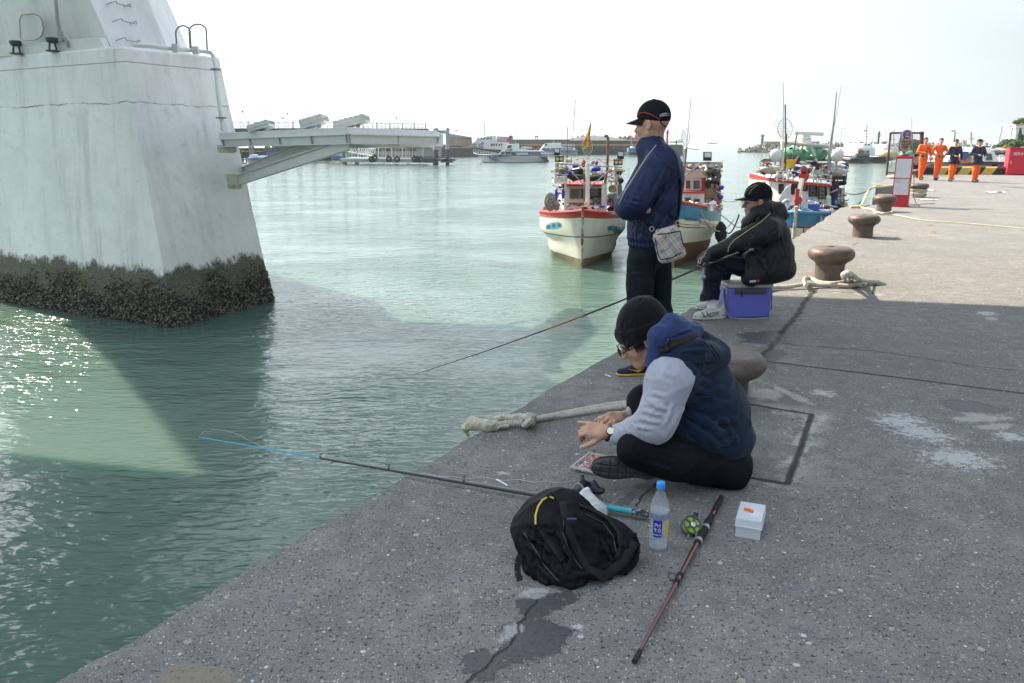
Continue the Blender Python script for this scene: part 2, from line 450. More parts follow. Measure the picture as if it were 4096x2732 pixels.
def blobs_mask(N,L,pos,nz,blobs,thr=.15):
 """ragged patches: (centre, radius along, radius across, angle, raggedness)"""
 res=None
 for c,rx,ry,ang,rag in blobs:
  mp=N.new('ShaderNodeMapping');mp.vector_type='TEXTURE';mp.inputs['Location'].default_value=(c[0],c[1],0)
  mp.inputs['Rotation'].default_value=(0,0,ang);mp.inputs['Scale'].default_value=(rx,ry,1000)
  L.new(pos,mp.inputs[0])
  ln=N.new('ShaderNodeVectorMath');ln.operation='LENGTH';L.new(mp.outputs[0],ln.inputs[0])
  m1=N.new('ShaderNodeMath');m1.operation='MULTIPLY_ADD';L.new(nz,m1.inputs[0]);m1.inputs[1].default_value=rag*2;m1.inputs[2].default_value=1-rag
  m2=N.new('ShaderNodeMath');m2.operation='SUBTRACT';L.new(m1.outputs[0],m2.inputs[0]);L.new(ln.outputs['Value'],m2.inputs[1])
  if res is None:res=m2.outputs[0]
  else:
   mi=N.new('ShaderNodeMath');mi.operation='MAXIMUM';L.new(res,mi.inputs[0]);L.new(m2.outputs[0],mi.inputs[1]);res=mi.outputs[0]
 r=N.new('ShaderNodeMapRange');r.inputs[1].default_value=0;r.inputs[2].default_value=thr;L.new(res,r.inputs[0]);return r.outputs[0]
ZB5=Fr(2900,1150,1.8445);Z3C=Fr(3100,700,2.3605);Z8=Fr(1900,1800,1.6823);Z5=Fr(3350,450,2.851);Z6=Fr(2400,380,1.4)
Z7=Fr(2200,1100,1.568);Z3=Fr(2050,380,2.178);Z4=Fr(2900,300,2.24);Z2=Fr(850,380,2.239);Z2B=Fr(2700,650,2.34)
Z1=Fr(0,0,2.1364);Z1B=Fr(0,900,1.8085);Z8B=Fr(1850,500,5.8775);Z4B=Fr(1650,1550,2.4747);Z7B=Fr(3400,470,5.2275);Z6B=Fr(0,1650,1.2374)
def poly_segs(fr,pts):q=[fr.P(*p)for p in pts];return list(zip(q[:-1],q[1:]))
def blob(fr,x,y,hw,hh,tilt,rag):
 c=fr.P(x,y);a=fr.P(x+hw*math.cos(tilt),y+hw*math.sin(tilt));b=fr.P(x-hh*math.sin(tilt),y+hh*math.cos(tilt))
 d=a-c;return(c,d.length,max((b-c).length*abs((b-c).normalized().cross(d.normalized()).z),.01),math.atan2(d.y,d.x),rag)
def quay_mat():
 m,N,L,b=newmat('quay_concrete')
 tc=N.new('ShaderNodeTexCoord');P_=tc.outputs['Object']
 def noise_(s,d=4,r=.6,vec=None):
  n=N.new('ShaderNodeTexNoise');n.inputs['Scale'].default_value=s;n.inputs['Detail'].default_value=d;n.inputs['Roughness'].default_value=r
  L.new(vec or P_,n.inputs['Vector']);return n
 def mr(src,a,b_,c,d):
  r=N.new('ShaderNodeMapRange');r.inputs[1].default_value=a;r.inputs[2].default_value=b_;r.inputs[3].default_value=c;r.inputs[4].default_value=d
  L.new(src,r.inputs[0]);return r.outputs[0]
 def mixc(f,a,b_):
  x=N.new('ShaderNodeMix');x.data_type='RGBA';L.new(f,x.inputs[0])
  for i,q in((6,a),(7,b_)):
   if isinstance(q,tuple):x.inputs[i].default_value=(*q,1)
   else:L.new(q,x.inputs[i])
  return x.outputs[2]
 def math_(op,a,b_):
  x=N.new('ShaderNodeMath');x.operation=op
  for i,q in((0,a),(1,b_)):
   if isinstance(q,(int,float)):x.inputs[i].default_value=q
   else:L.new(q,x.inputs[i])
  return x.outputs[0]
 nd=noise_(7,4);nv=N.new('ShaderNodeVectorMath');nv.operation='SUBTRACT';L.new(nd.outputs['Color'],nv.inputs[0]);nv.inputs[1].default_value=(.5,.5,.5)
 ns=N.new('ShaderNodeVectorMath');ns.operation='SCALE';ns.inputs['Scale'].default_value=.09;L.new(nv.outputs[0],ns.inputs[0])
 na=N.new('ShaderNodeVectorMath');L.new(P_,na.inputs[0]);L.new(ns.outputs[0],na.inputs[1])
 flat=N.new('ShaderNodeVectorMath');flat.operation='MULTIPLY';flat.inputs[1].default_value=(1,1,0);L.new(na.outputs[0],flat.inputs[0]);W_=flat.outputs[0]
 ns2=N.new('ShaderNodeVectorMath');ns2.operation='SCALE';ns2.inputs['Scale'].default_value=.02;L.new(nv.outputs[0],ns2.inputs[0])
 na2=N.new('ShaderNodeVectorMath');L.new(P_,na2.inputs[0]);L.new(ns2.outputs[0],na2.inputs[1])
 fl2=N.new('ShaderNodeVectorMath');fl2.operation='MULTIPLY';fl2.inputs[1].default_value=(1,1,0);L.new(na2.outputs[0],fl2.inputs[0]);W2=fl2.outputs[0]
 big=noise_(.9,7,.62).outputs[0];mid=noise_(9,6,.7).outputs[0];fine=noise_(160,3,.7).outputs[0]
 base=mixc(mr(big,.35,.68,0,1),(.132,.129,.123),(.235,.227,.208))
 base=mixc(mr(mid,.42,.60,0,.8),base,(.105,.103,.102));base=mixc(mr(noise_(2.3,6,.7).outputs[0],.48,.68,0,.55),base,(.10,.10,.10))
 base=mixc(mr(fine,.40,.60,0,.5),base,(.31,.30,.285))
 hsrc=[]
 for s,thr,rad in((50,.80,.46),(112,.72,.50),(27,.89,.40)):
  vo=N.new('ShaderNodeTexVoronoi');vo.inputs['Scale'].default_value=s;vo.inputs['Randomness'].default_value=1
  dv=N.new('ShaderNodeVectorMath');dv.operation='ADD';L.new(P_,dv.inputs[0])
  d2=noise_(s*1.5,2);d3=N.new('ShaderNodeVectorMath');d3.operation='SCALE';d3.inputs['Scale'].default_value=.35/s;L.new(d2.outputs['Color'],d3.inputs[0]);L.new(d3.outputs[0],dv.inputs[1])
  L.new(dv.outputs[0],vo.inputs['Vector'])
  sep=N.new('ShaderNodeSeparateColor');L.new(vo.outputs['Color'],sep.inputs[0])
  pick=mr(sep.outputs[0],thr,thr+.02,0,1)
  rr=mr(sep.outputs[1],0,1,rad*.45,rad)
  ins=N.new('ShaderNodeMapRange');L.new(vo.outputs['Distance'],ins.inputs[0]);L.new(rr,ins.inputs[2]);ins.inputs[1].default_value=.0
  ins.inputs[3].default_value=1;ins.inputs[4].default_value=0
  inside=mr(ins.outputs[0],.02,.25,0,1);f=math_('MULTIPLY',pick,inside)
  ramp=N.new('ShaderNodeValToRGB');el=ramp.color_ramp.elements;el[0].color=(.16,.165,.18,1);el[1].color=(.60,.60,.59,1)
  e=el.new(.45);e.color=(.30,.29,.28,1);e=el.new(.62);e.color=(.36,.27,.19,1);e=el.new(.75);e.color=(.50,.50,.52,1)
  L.new(sep.outputs[2],ramp.inputs[0]);base=mixc(f,base,ramp.outputs[0]);hsrc.append(f)
 pit=noise_(70,3,.6).outputs[0];pm_=mr(pit,.60,.67,0,1);base=mixc(math_('MULTIPLY',pm_,.9),base,(.045,.045,.048))
 rag=mr(noise_(5.5,9,.78).outputs[0],.34,.66,0,1);rag2=mr(noise_(26,9,.9).outputs[0],.40,.62,0,1)
 dark=blobs_mask(N,L,P_,rag,[blob(Z8,330,1290,250,170,-.55,.75),blob(Z8,480,1040,210,80,-.5,.8),blob(Z8,60,1420,170,110,-.6,.8),blob(Z8,1030,330,60,34,-.8,.7),blob(Z8,1110,245,60,26,-.2,.7),blob(Z6,920,1365,120,52,.1,.8),blob(ZB5,280,360,110,45,.1,.8),blob(ZB5,370,500,70,55,-.7,.8),blob(ZB5,320,590,55,25,0,.6),blob(ZB5,1850,880,200,50,0,.5),blob(Z5,2090,860,70,22,0,.7)],.12)
 base=mixc(math_('MULTIPLY',dark,.82),base,(.045,.050,.058))
 pale=blobs_mask(N,L,P_,rag,[blob(ZB5,300,790,150,52,.05,.45),blob(ZB5,470,780,190,26,.45,.6),blob(ZB5,600,1060,60,130,.2,.8),blob(ZB5,530,1240,45,120,.25,.7),blob(ZB5,1960,230,55,13,.1,.3),blob(Z8,210,1250,150,55,-.8,.7),blob(Z8,420,960,90,40,-.2,.6),blob(ZB5,1990,1030,190,32,-.12,.5),blob(ZB5,1850,960,170,45,-.1,.9)],.3)
 base=mixc(math_('MULTIPLY',pale,.55),base,(.48,.48,.47))
 flk=blobs_mask(N,L,P_,rag2,[blob(ZB5,1300,990,190,60,.2,1.0),blob(ZB5,1450,1070,200,60,.3,1.1),blob(ZB5,2110,1100,90,40,.3,.9),blob(ZB5,1720,1260,260,60,.1,1.15),blob(ZB5,730,780,75,24,0,1.0),blob(ZB5,1930,190,70,14,.1,.9),blob(Z8,190,155,50,12,0,.8),blob(Z8,700,1190,40,20,0,.9)],.10)
 base=mixc(math_('MULTIPLY',flk,.6),base,(.62,.63,.63))
 brown=blobs_mask(N,L,P_,rag,[blob(Z6B,970,1310,180,75,.1,.3)],.1);base=mixc(math_('MULTIPLY',brown,.9),base,(.22,.19,.145))
 sg=poly_segs(ZB5,[(250,540),(1100,642),(2206,782),(2900,850)])+poly_segs(ZB5,[(150,856),(640,938)])+poly_segs(ZB5,[(640,938),(560,1180),(460,1450)])+poly_segs(ZB5,[(60,1385),(460,1450)])
 sg+=poly_segs(Z3C,[(330,1085),(930,1125),(950,1030)])
 fat=segs_mask(N,L,W2,sg,.007,.012)
 cr=poly_segs(ZB5,[(680,10),(590,110),(540,200),(480,260),(370,390),(310,470),(240,545)])
 fatc=segs_mask(N,L,W_,cr,.008,.03)
 th_=poly_segs(Z8,[(-60,1620),(60,1480),(230,1330),(420,1010)])+poly_segs(Z8,[(1090,380),(1150,300),(1240,210)])+poly_segs(ZB5,[(400,415),(1100,470),(1800,575),(2206,620)])
 thin=segs_mask(N,L,W_,th_,.0015,.007)
 far_=poly_segs(Z3C,[(980,430),(1500,450),(2351,505)])+poly_segs(Z3C,[(1230,320),(1850,337),(2351,362)])+poly_segs(Z3C,[(740,665),(790,632),(1140,642)])+poly_segs(Z3C,[(1000,222),(2351,260)])+poly_segs(Z3C,[(1300,100),(2351,120)])+poly_segs(Z3C,[(380,500),(700,575)])
 farm=segs_mask(N,L,W_,far_,.004,.03)
 rim=segs_mask(N,L,W2,sg[3:8],.03,.12);base=mixc(math_('MULTIPLY',math_('MULTIPLY',rim,mr(rag,.42,.6,0,1)),.6),base,(.42,.42,.41))
 for mk,a in((fat,.93),(fatc,.9),(thin,.8),(farm,.55)):base=mixc(math_('MULTIPLY',mk,a),base,(.035,.034,.033))
 L.new(base,b.inputs['Base Color']);b.inputs['Roughness'].default_value=.88;b.inputs['Specular IOR Level'].default_value=.3
 ro=mixc(dark,(.88,.88,.88),(.5,.5,.5));L.new(ro,b.inputs['Roughness'])
 h=math_('MULTIPLY',mid,.25);h=math_('ADD',h,math_('MULTIPLY',fine,.35));h=math_('ADD',h,math_('MULTIPLY',hsrc[0],.35));h=math_('SUBTRACT',h,math_('MULTIPLY',pm_,.5))
 for mk in(fat,fatc,thin):h=math_('SUBTRACT',h,math_('MULTIPLY',mk,2.0))
 h=math_('MULTIPLY',h,math_('SUBTRACT',1,math_('MULTIPLY',dark,.6)))
 bp=N.new('ShaderNodeBump');bp.inputs['Strength'].default_value=.85;bp.inputs['Distance'].default_value=.013;L.new(h,bp.inputs['Height']);L.new(bp.outputs[0],b.inputs['Normal'])
 return m
q=MB()
top=[]
for i in range(len(EDGE)-1):
 a,b_=EDGE[i],EDGE[i+1];n_=max(2,int((b_-a).length/.05));nn=Vector(((b_-a).y,-(b_-a).x,0)).normalized()
 for k in range(n_):
  p=lerp(a,b_,k/n_);j=noise.noise(p*2.2)*.03+noise.noise(p*9)*.018+max(0,noise.noise(p*1.3+Vector((9,2,1)))-.25)*.16+max(0,noise.noise(p*6)-.3)*.06
  top.append(p+nn*j)
outl=[back]+top+[EDGE[-1]]+OUT[len(EDGE)+1:]
n0=len(outl);cen=0
q.add(outl,[tuple(range(n0))])
chf=[]
for p in outl:chf.append(p+Vector((0,0,-.03)))
fa=[p+Vector((0,0,0))for p in outl]
fb=[p-nrmE*.018*(1 if i<=len(top)+1 else 0)+Vector((0,0,-.035))for i,p in enumerate(outl)]
fc=[Vector((p.x,p.y,-1.5))for p in fb]
q.grid([fa+[fa[0]],fb+[fb[0]],fc+[fc[0]]])
quay=struct(obj('quay',q,quay_mat(),smooth=50),'wide weathered concrete quay with pebbled surface and cracked joints')
# ===== bridge pylon standing in the water
def concrete_mat():
 m,N,L,b=newmat('painted_concrete')
 tc=N.new('ShaderNodeTexCoord');P_=tc.outputs['Object']
 def ns(s,d,st=(1,1,1),r=.65):
  mp=N.new('ShaderNodeMapping');mp.inputs['Scale'].default_value=st;L.new(P_,mp.inputs[0])
  n=N.new('ShaderNodeTexNoise');n.inputs['Scale'].default_value=s;n.inputs['Detail'].default_value=d;n.inputs['Roughness'].default_value=r
  L.new(mp.outputs[0],n.inputs['Vector']);return n.outputs[0]
 def mr(src,a,b_,c=0.,d=1.):
  r=N.new('ShaderNodeMapRange');r.inputs[1].default_value=a;r.inputs[2].default_value=b_;r.inputs[3].default_value=c;r.inputs[4].default_value=d
  L.new(src,r.inputs[0]);return r.outputs[0]
 def mx(f,a,b_):
  x=N.new('ShaderNodeMix');x.data_type='RGBA';L.new(f,x.inputs[0])
  for i,q in((6,a),(7,b_)):
   if isinstance(q,tuple):x.inputs[i].default_value=(*q,1)
   else:L.new(q,x.inputs[i])
  return x.outputs[2]
 def mt(op,a,b_):
  x=N.new('ShaderNodeMath');x.operation=op
  for i,q in((0,a),(1,b_)):
   if isinstance(q,(int,float)):x.inputs[i].default_value=q
   else:L.new(q,x.inputs[i])
  return x.outputs[0]
 c=mx(mr(ns(.9,5),.35,.65),(.75,.745,.75),(.86,.85,.86))
 stk=mr(ns(2.3,6,(1,1,.07)),.50,.72);stk2=mr(ns(7,4,(1,1,.05)),.56,.75)
 c=mx(mt('MULTIPLY',stk,.5),c,(.44,.45,.45));c=mx(mt('MULTIPLY',mt('MULTIPLY',stk2,stk),.8),c,(.24,.24,.23))
 c=mx(mt('MULTIPLY',mr(ns(14,4),.68,.74),.7),c,(.18,.17,.16))
 c=mx(mt('MULTIPLY',mr(ns(3.1,8,(1,1,1),.75),.58,.66),.35),c,(.46,.45,.41))
 sp=N.new('ShaderNodeSeparateXYZ');L.new(P_,sp.inputs[0]);z=sp.outputs[2]
 zz=mt('ADD',z,mt('MULTIPLY',ns(1.6,7),.22));d1=mt('ABSOLUTE',mt('SUBTRACT',zz,4.62),0);k1=mr(d1,.006,.018,1,0)
 d2=mt('ABSOLUTE',mt('SUBTRACT',mt('ADD',z,mt('MULTIPLY',ns(3,2),.02)),5.33),0);k2=mr(d2,.004,.012,1,0)
 c=mx(mt('MULTIPLY',mt('MULTIPLY',k1,mr(ns(1.1,3),.42,.55)),.8),c,(.16,.16,.15));c=mx(mt('MULTIPLY',k2,.75),c,(.2,.2,.19))
 gz=mt('ADD',z,mt('MULTIPLY',ns(2.2,10,(1,1,.7),.8),1.1));g=mr(gz,1.62,1.76,1,0)
 gc=mx(mr(ns(2.2,5),.52,.62),(.080,.080,.060),(.050,.090,.028));gc=mx(mr(ns(26,4),.45,.62),gc,(.19,.17,.13))
 c=mx(g,c,gc)
 L.new(c,b.inputs['Base Color']);b.inputs['Roughness'].default_value=.8
 bp=N.new('ShaderNodeBump');bp.inputs['Strength'].default_value=.5;bp.inputs['Distance'].default_value=.03
 hh=mt('ADD',ns(6,5),mt('MULTIPLY',g,ns(40,3)));hh=mt('SUBTRACT',hh,mt('ADD',k1,k2));L.new(hh,bp.inputs['Height']);L.new(bp.outputs[0],b.inputs['Normal'])
 return m
MC=concrete_mat()
M_steelw=pm('white_painted_steel',(.68,.69,.67),.45,.1,5,.15,col2=(.30,.17,.07),mix=.27,mscale=3.5,sharp=.10)
M_white2=pm('plain_white_paint',(.72,.73,.72),.5,.08,6,.05)
M_grey=pm('grey_metal',(.30,.32,.34),.45,.15,12,.05)
M_dkgrey=pm('dark_grey_metal',(.07,.08,.09),.5,.2,12,.05)
M_rust=pm('rust',(.22,.11,.045),.85,.4,20,.3)
M_black=pm('black_rubber',(.018,.018,.02),.75,.25,14,.2)
M_galv=pm('galvanised_steel',(.42,.43,.42),.4,.15,10,.05,metal=.6)
pb=[Vector((-5.84,19.1,0)),Vector((-7.03,16.15,0)),Vector((-13.6,19.65,0)),Vector((-14.6,22.2,0)),Vector((-12.2,25.2,0)),Vector((-7.6,23.6,0))]
cz=Vector((-10.2,20.8,0));pt=[Vector((-6.66,19.12,0)),Vector((-7.85,17.0,0)),Vector((-13.1,19.9,0)),Vector((-13.9,22.1,0)),Vector((-12.0,24.4,0)),Vector((-8.2,23.1,0))]
def pier_at(z):
 t=z/5.62;r=[lerp(a,b_,t)for a,b_ in zip(pb,pt)];return[Vector((p.x,p.y,z))for p in r]
pyl=thing('bridge_pylon','huge white painted bridge pier rising from the water with a dark shell covered foot','bridge pier',(-9.5,20.5,0))
pb_mb=MB();rows=[]
zs=[-1.5+i*.12 for i in range(60)];zs=[z for z in zs if z<5.6]+[5.58,5.62]
for z in zs:
 ring=pier_at(z);row=[]
 for i in range(6):
  a,b_=ring[i],ring[(i+1)%6];n_=26
  for k in range(n_):
   p=lerp(a,b_,k/n_);nn=(p-Vector((cz.x,cz.y,z))).normalized()
   j=noise.noise(p*.8)*.02+noise.noise(p*3.1)*.006
   if z>5.6:p=lerp(p,Vector((cz.x,cz.y,z)),.006)
   row.append(p+nn*j)
 rows.append(row+[row[0]])
pb_mb.grid(rows);pb_mb.poly([r for r in rows[-1][:-1]])
obj('pier_base',pb_mb,MC,pyl,smooth=30)
cr=MB();rnd=random.Random(3)
for k in range(24000):
 i=rnd.choice([0,0,1,1,1,1,5]);zt=rnd.random()**1.25*1.02-.06;ring=pier_at(max(zt,-.1))
 a,b_=ring[i],ring[(i+1)%6];t=rnd.random();p=lerp(a,b_,t);nn=Vector(((b_-a).y,-(b_-a).x,0)).normalized();nn=nn if nn.dot(p-Vector((cz.x,cz.y,p.z)))>0 else-nn
 dens=.35+.65*noise.noise(p*1.7+Vector((3,1,2)))+(.62-zt)*.9
 if dens<rnd.random()*.9:continue
 L_=rnd.uniform(.024,.070)*(1.15-.45*zt);w_=L_*rnd.uniform(.35,.6)
 d=Vector((rnd.gauss(0,.5),rnd.gauss(0,.5),rnd.gauss(.3,1))).normalized();d=(d+nn*rnd.uniform(.1,.9)).normalized();s=d.cross(nn).normalized()*w_;o_=p+nn*.01
 tip=o_+d*L_;top_=o_+nn*w_*1.1+d*L_*.4;cr.cur=rnd.choice([0,0,0,1,1,2]if zt<.55 else[0,1,1,2,2,0])
 cr.add([o_-s*.5,o_+d*L_*.55-s*.9,tip,o_+d*L_*.55+s*.9,o_+s*.5,top_],[(0,1,5),(1,2,5),(2,3,5),(3,4,5),(4,0,5)])
crust=obj('shell_crust',cr,[pm('mussel_dark',(.025,.026,.030),.45,.4,9),pm('barnacle_tan',(.30,.26,.19),.8,.4,9),pm('shell_grey',(.10,.10,.085),.7,.4,9)],pyl,smooth=0,recalc=False)
crust['kind']='stuff'
def tower_ring(z):
 h=z-5.6;lx=-.36*min(h,4.)-.41*max(h-4.,0)
 s=1/(1+h*.006)
 f=D_(258,107,17.75);f.z=0;r=D_(392,112,19.3);r.z=0
 ring=[r,f,Vector((-14.3,20.5,0)),Vector((-14.8,22.4,0)),Vector((-11.6,23.4,0)),Vector((-8.4,22.4,0))]
 c_=Vector((-10.2,20.6,0));return[Vector((c_.x+(p.x-c_.x)*s+lx*(.95 if p is not ring[0]else .85),c_.y+(p.y-c_.y)*s,z))for p in ring]
D_=ZD.D
ut=MB();rows=[]
for z in[5.6,5.85,6.1,6.4,6.8,7.3,8,9,10,12,15,19,24,30]:
 ring=tower_ring(z);row=[]
 for i in range(6):
  a,b_=ring[i],ring[(i+1)%6];nn=Vector(((b_-a).y,-(b_-a).x,0)).normalized()
  for k in range(8):row.append(lerp(a,b_,k/8)+(nn*(.16*math.sin(math.pi*k/8))if i==1 else Vector()))
 rows.append(row+[row[0]])
ut.grid(rows);ut.poly(rows[-1][:-1])
M_tow=pm('tower_paint',(.76,.76,.76),.6,.08,1.2,.1,col2=(.50,.50,.48),mix=.42,mscale=1.3,sharp=.4,streak=4)
obj('upper_tower',ut,M_tow,pyl,smooth=30)
plc=MB();rb,rt=tower_ring(5.62),tower_ring(5.86)
for i in(0,1):
 a,b_,c_,d_=rb[i],rb[(i+1)%6],rt[(i+1)%6],rt[i];nn=Vector(((b_-a).y,-(b_-a).x,0)).normalized();nn=-nn if nn.y>0 or i==0 and nn.x<0 else nn
 if i==1:plc.prism([a+nn*.02,b_+nn*.02,c_+nn*.02,d_+nn*.02],nn*.17)
obj('plinth_band',plc,M_white2,pyl,smooth=0,bevel=.01)
def on_left(x,y,off=.17):
 """point on the shaded left face of the tower (display coordinates)"""
 r=ray(x/.574,y/.574);o=Vector((0,0,CAMZ));ra,rb_=tower_ring(5.6),tower_ring(6.8)
 a,b_,c_=ra[1],ra[2],rb_[1];n=(b_-a).cross(c_-a).normalized();n=-n if n.y>0 else n;t=(a+n*off-o).dot(n)/r.dot(n);return o+r*t,n
def on_right(x,y,off=.0):
 r=ray(x/.574,y/.574);o=Vector((0,0,CAMZ));ra,rb_=tower_ring(5.6),tower_ring(6.8)
 a,b_,c_=ra[0],ra[1],rb_[1];n=(b_-a).cross(c_-a).normalized();n=-n if n.x<0 else n;t=(a+n*off-o).dot(n)/r.dot(n);return o+r*t,n
hp=[on_left(*p)[0]for p in[(82,31),(55,34),(50,45),(52,88),(62,94),(85,92),(98,85),(104,70),(102,50),(95,37)]];_,hn=on_left(75,60)
hm=MB();hm.prism(hp,hn*.05);hatch=obj('hatch',hm,M_tow,pyl,smooth=20,bevel=.01)
hb=MB();hb.tube([p+hn*.05 for p in hp],.012,6,closed=True);obj('rim',hb,pm('stained_rim',(.42,.38,.27),.7,.3,9),hatch)
cd=MB();cp=[on_left(*p)[0]for p in[(131,-25),(136,40),(141,70),(148,84)]];cd.tube([p+hn*.05 for p in cp],.035,8)
cp=[on_left(*p)[0]+hn*.05 for p in[(144,84),(154,88),(158,97),(160,109)]];cd.tube(cp,.03,8)
cd.box(cp[0]-hn*.0,(.09,.06,.2));obj('conduit',cd,pm('conduit_grey',(.40,.40,.38),.6,.2,8),pyl)
M_rung=pm('rung_steel',(.36,.37,.38),.5,.3,12,metal=.3)
for(ax,ay),(bx,by)in(((408,17),(517,34)),((434,83),(540,102)),((460,160),(552,176))):
 k=MB();A=on_right(ax/1.2266*1.0,ay/1.2266*1.0)[0]if False else None
 s=.574/1.0*1/2.1364*1.0
 def zz(x,y):return on_right((x/2.1364)*.574,(y/2.1364)*.574,.0)
 pts=[(0,0),(22,-6),(60,-16),(66,4),(185,30),(185,6),(150,14)]
 x0,y0={17:(905,42),83:(955,190),160:(985,352)}[ay]
 w3=[]
 for i,(dx,dy)in enumerate(pts):
  p,n=zz(x0+dx,y0+dy);w3.append(p+n*(.02 if i in(0,6)else .10))
 k.tube(w3,.013,6);obj('rung',k,M_rung,pyl)
pp=MB();pts=[D_(300,106,17.05),D_(345,109,17.4),D_(400,116,17.9),D_(468,121.5,18.7),D_(480,124,18.75),D_(487,133,18.72),D_(491,155,18.55),D_(497,220,18.15),D_(505,280,17.95),D_(508,303,17.9)]
pp.tube([p+Vector((.07,-.09,.02))for p in pts],.045,10)
for x,y,Y in((400,114,17.8),(446,119,18.3)):pp.box(D_(x,y,Y)+Vector((.07,-.09,.02)),(.12,.12,.16))
pipe=obj('downpipe',pp,pm('pipe_white',(.60,.64,.63),.4,.12,4),pyl)
for x,y,Y in((492,162,18.5),(504,273,17.95)):
 k=MB();c_=D_(x,y,Y)+Vector((.07,-.10,.02));k.box(c_,(.22,.035,.03));k.torus(c_,.055,.02);obj('pipe_clamp',k,pm('dull_clamp',(.30,.24,.18),.7,.3,9),pipe)
hp_=thing('ladder_hoops','pair of arched steel ladder handrails on top of the bridge pier','ladder handrail',D_(440,122,18.6))
for(xl,xr,yt,yb,yb2,Yd)in((403.5,437,58,116,119,18.1),(434,474,54.5,119,122.5,18.3)):
 k=MB();pts=[D_(xl+3,yb,Yd),D_(xl,yt+18,Yd)]
 for i in range(1,12):
  a=math.pi*i/12;pts.append(D_((xl+xr)/2-(xr-xl)/2*math.cos(a),yt+18-math.sin(a)*17,Yd+.35*i/12))
 pts+=[D_(xr,yt+26,Yd+.4),D_(xr+2,yb2,Yd+.4)];k.tube(pts,.019,8);obj('hoop',k,pm('weathered_steel',(.25,.235,.20),.5,.3,14,metal=.3),hp_)
for i,(x,y)in enumerate(((39,124,),(122,117))):
 c_=D_(x,y,18.6 if i==0 else 18.05);c_.z=5.62
 t=thing('floodlight',('round black floodlight on the pier ledge, nearer the left edge of the photo','round black floodlight on the pier ledge beside the conduit')[i],'floodlight',c_,group='floodlights on the bridge pier')
 k=MB();k.box(c_+Vector((0,0,.02)),(.20,.22,.03));k.bar(c_+Vector((-.08,0,.03)),c_+Vector((-.05,0,.2)),.03);k.bar(c_+Vector((.08,0,.03)),c_+Vector((.05,0,.2)),.03);obj('bracket',k,M_dkgrey,t)
 k=MB();k.lathe([(.0,.0),(.08,.01),(.115,.04),(.125,.10),(.115,.12),(.10,.12),(.0,.11)],c_+Vector((0,0,.17)),20);obj('lamp_head',k,M_dkgrey,t)
# ---- steel walkway bracket on the pier with its tilted lamp boxes
br=thing('steel_bracket_walkway','white steel cantilever walkway with diagonal braces bolted to the bridge pier','cantilever walkway',(-6,18,0))
def Z2D(x,y,Y):return Z2.D(x,y,Y)
A0,A1,A2=Z2D(55,340,17.9),Z2D(1205,288,15.1),Z2D(2010,320,18.6)
B0,B1,B2=Z2D(75,462,17.9),Z2D(1225,436,15.1),Z2D(2030,438,18.6)
f0,f1,f2=Z2D(60,398,17.9),Z2D(1210,352,15.1),Z2D(2040,372,18.6)
Yv=Vector((0,1,0))
k=MB()
for(a,a1,b_,b1)in((A0,A1,f0,f1),(A1,A2,f1,f2)):k.prism([a,a1,b1,b_],Yv*.03)
bk0,bk1,bk2=A0+Vector((.75,1.4,0)),A1+Vector((.4,3.6,-.02)),A2+Vector((-.1,2.2,0))
k.prism([p-Vector((0,-.03,.06))for p in(A0,A1,bk1,bk0)],Vector((0,0,.04)));k.prism([p-Vector((0,-.03,.06))for p in(A1,A2,bk2,bk1)],Vector((0,0,.04)))
obj('deck_fascia',k,M_steelw,br,smooth=10,bevel=.004)
for nm,(a,a1,b_,b1)in(('beam',(f0,f1,B0,B1)),('beam',(f1,f2,B1,B2))):
 k=MB();o_=Yv*.05;k.prism([a+o_,a1+o_,b1+o_,b_+o_],Yv*.015)
 k.bar(a+o_*.9,a1+o_*.9,.15,.018);k.bar(b_+o_*.9,b1+o_*.9,.15,.018)
 n_=4 if a is f0 else 2
 for i in range(n_+1):
  t=(.02+.96*i/n_);u,v=lerp(a,a1,t),lerp(b_,b1,t);k.bar(u+Yv*.02,v+Yv*.02,.015,.06,up=(0,1,0))
 obj(nm,k,M_steelw,br,smooth=10)
for(p,q2,Yp,Yq,w_)in(((190,775),(1215,440),18.45,15.25,.2),((262,690),(845,452),19.2,16.9,.17)):
 k=MB();a,b_=Z2D(*p,Yp),Z2D(*q2,Yq);k.bar(a,b_,.018,w_);up=Vector((0,0,1))*w_/2;k.bar(a+up,b_+up,.14,.02);k.bar(a-up,b_-up,.14,.02);obj('brace',k,M_steelw,br,smooth=10)
for(x,y,w_,h_,Y)in((130,482,.38,.15,18.02),(195,750,.30,.22,18.3),(205,815,.32,.1,18.35)):
 k=MB();k.box(Z2D(x,y,Y),(w_,.12,h_));k.box(Z2D(x,y,Y)+Vector((0,-.05,-h_/2)),(w_*.8,.1,.03));obj('bracket_plate',k,pm('rusty_plate',(.62,.59,.50),.7,.2,8,.2,col2=(.36,.22,.10),mix=.36,mscale=6),br,smooth=10)
k=MB()
for(a,a1)in((bk0,bk1),(bk1,bk2)):k.bar(a+Vector((0,0,-.2)),a1+Vector((0,0,-.2)),.12,.3)
k.bar(Z2D(460,480,17.4),Z2D(1700,462,19.5),.1,.04);k.bar(Z2D(1330,440,16),Z2D(1700,466,18.5),.1,.05);obj('rear_beam',k,M_white2,br)
labs=('low tilted slatted white box lying nearest the bridge pier','middle tilted slatted white box on the walkway','tilted slatted white box farthest out on the walkway')
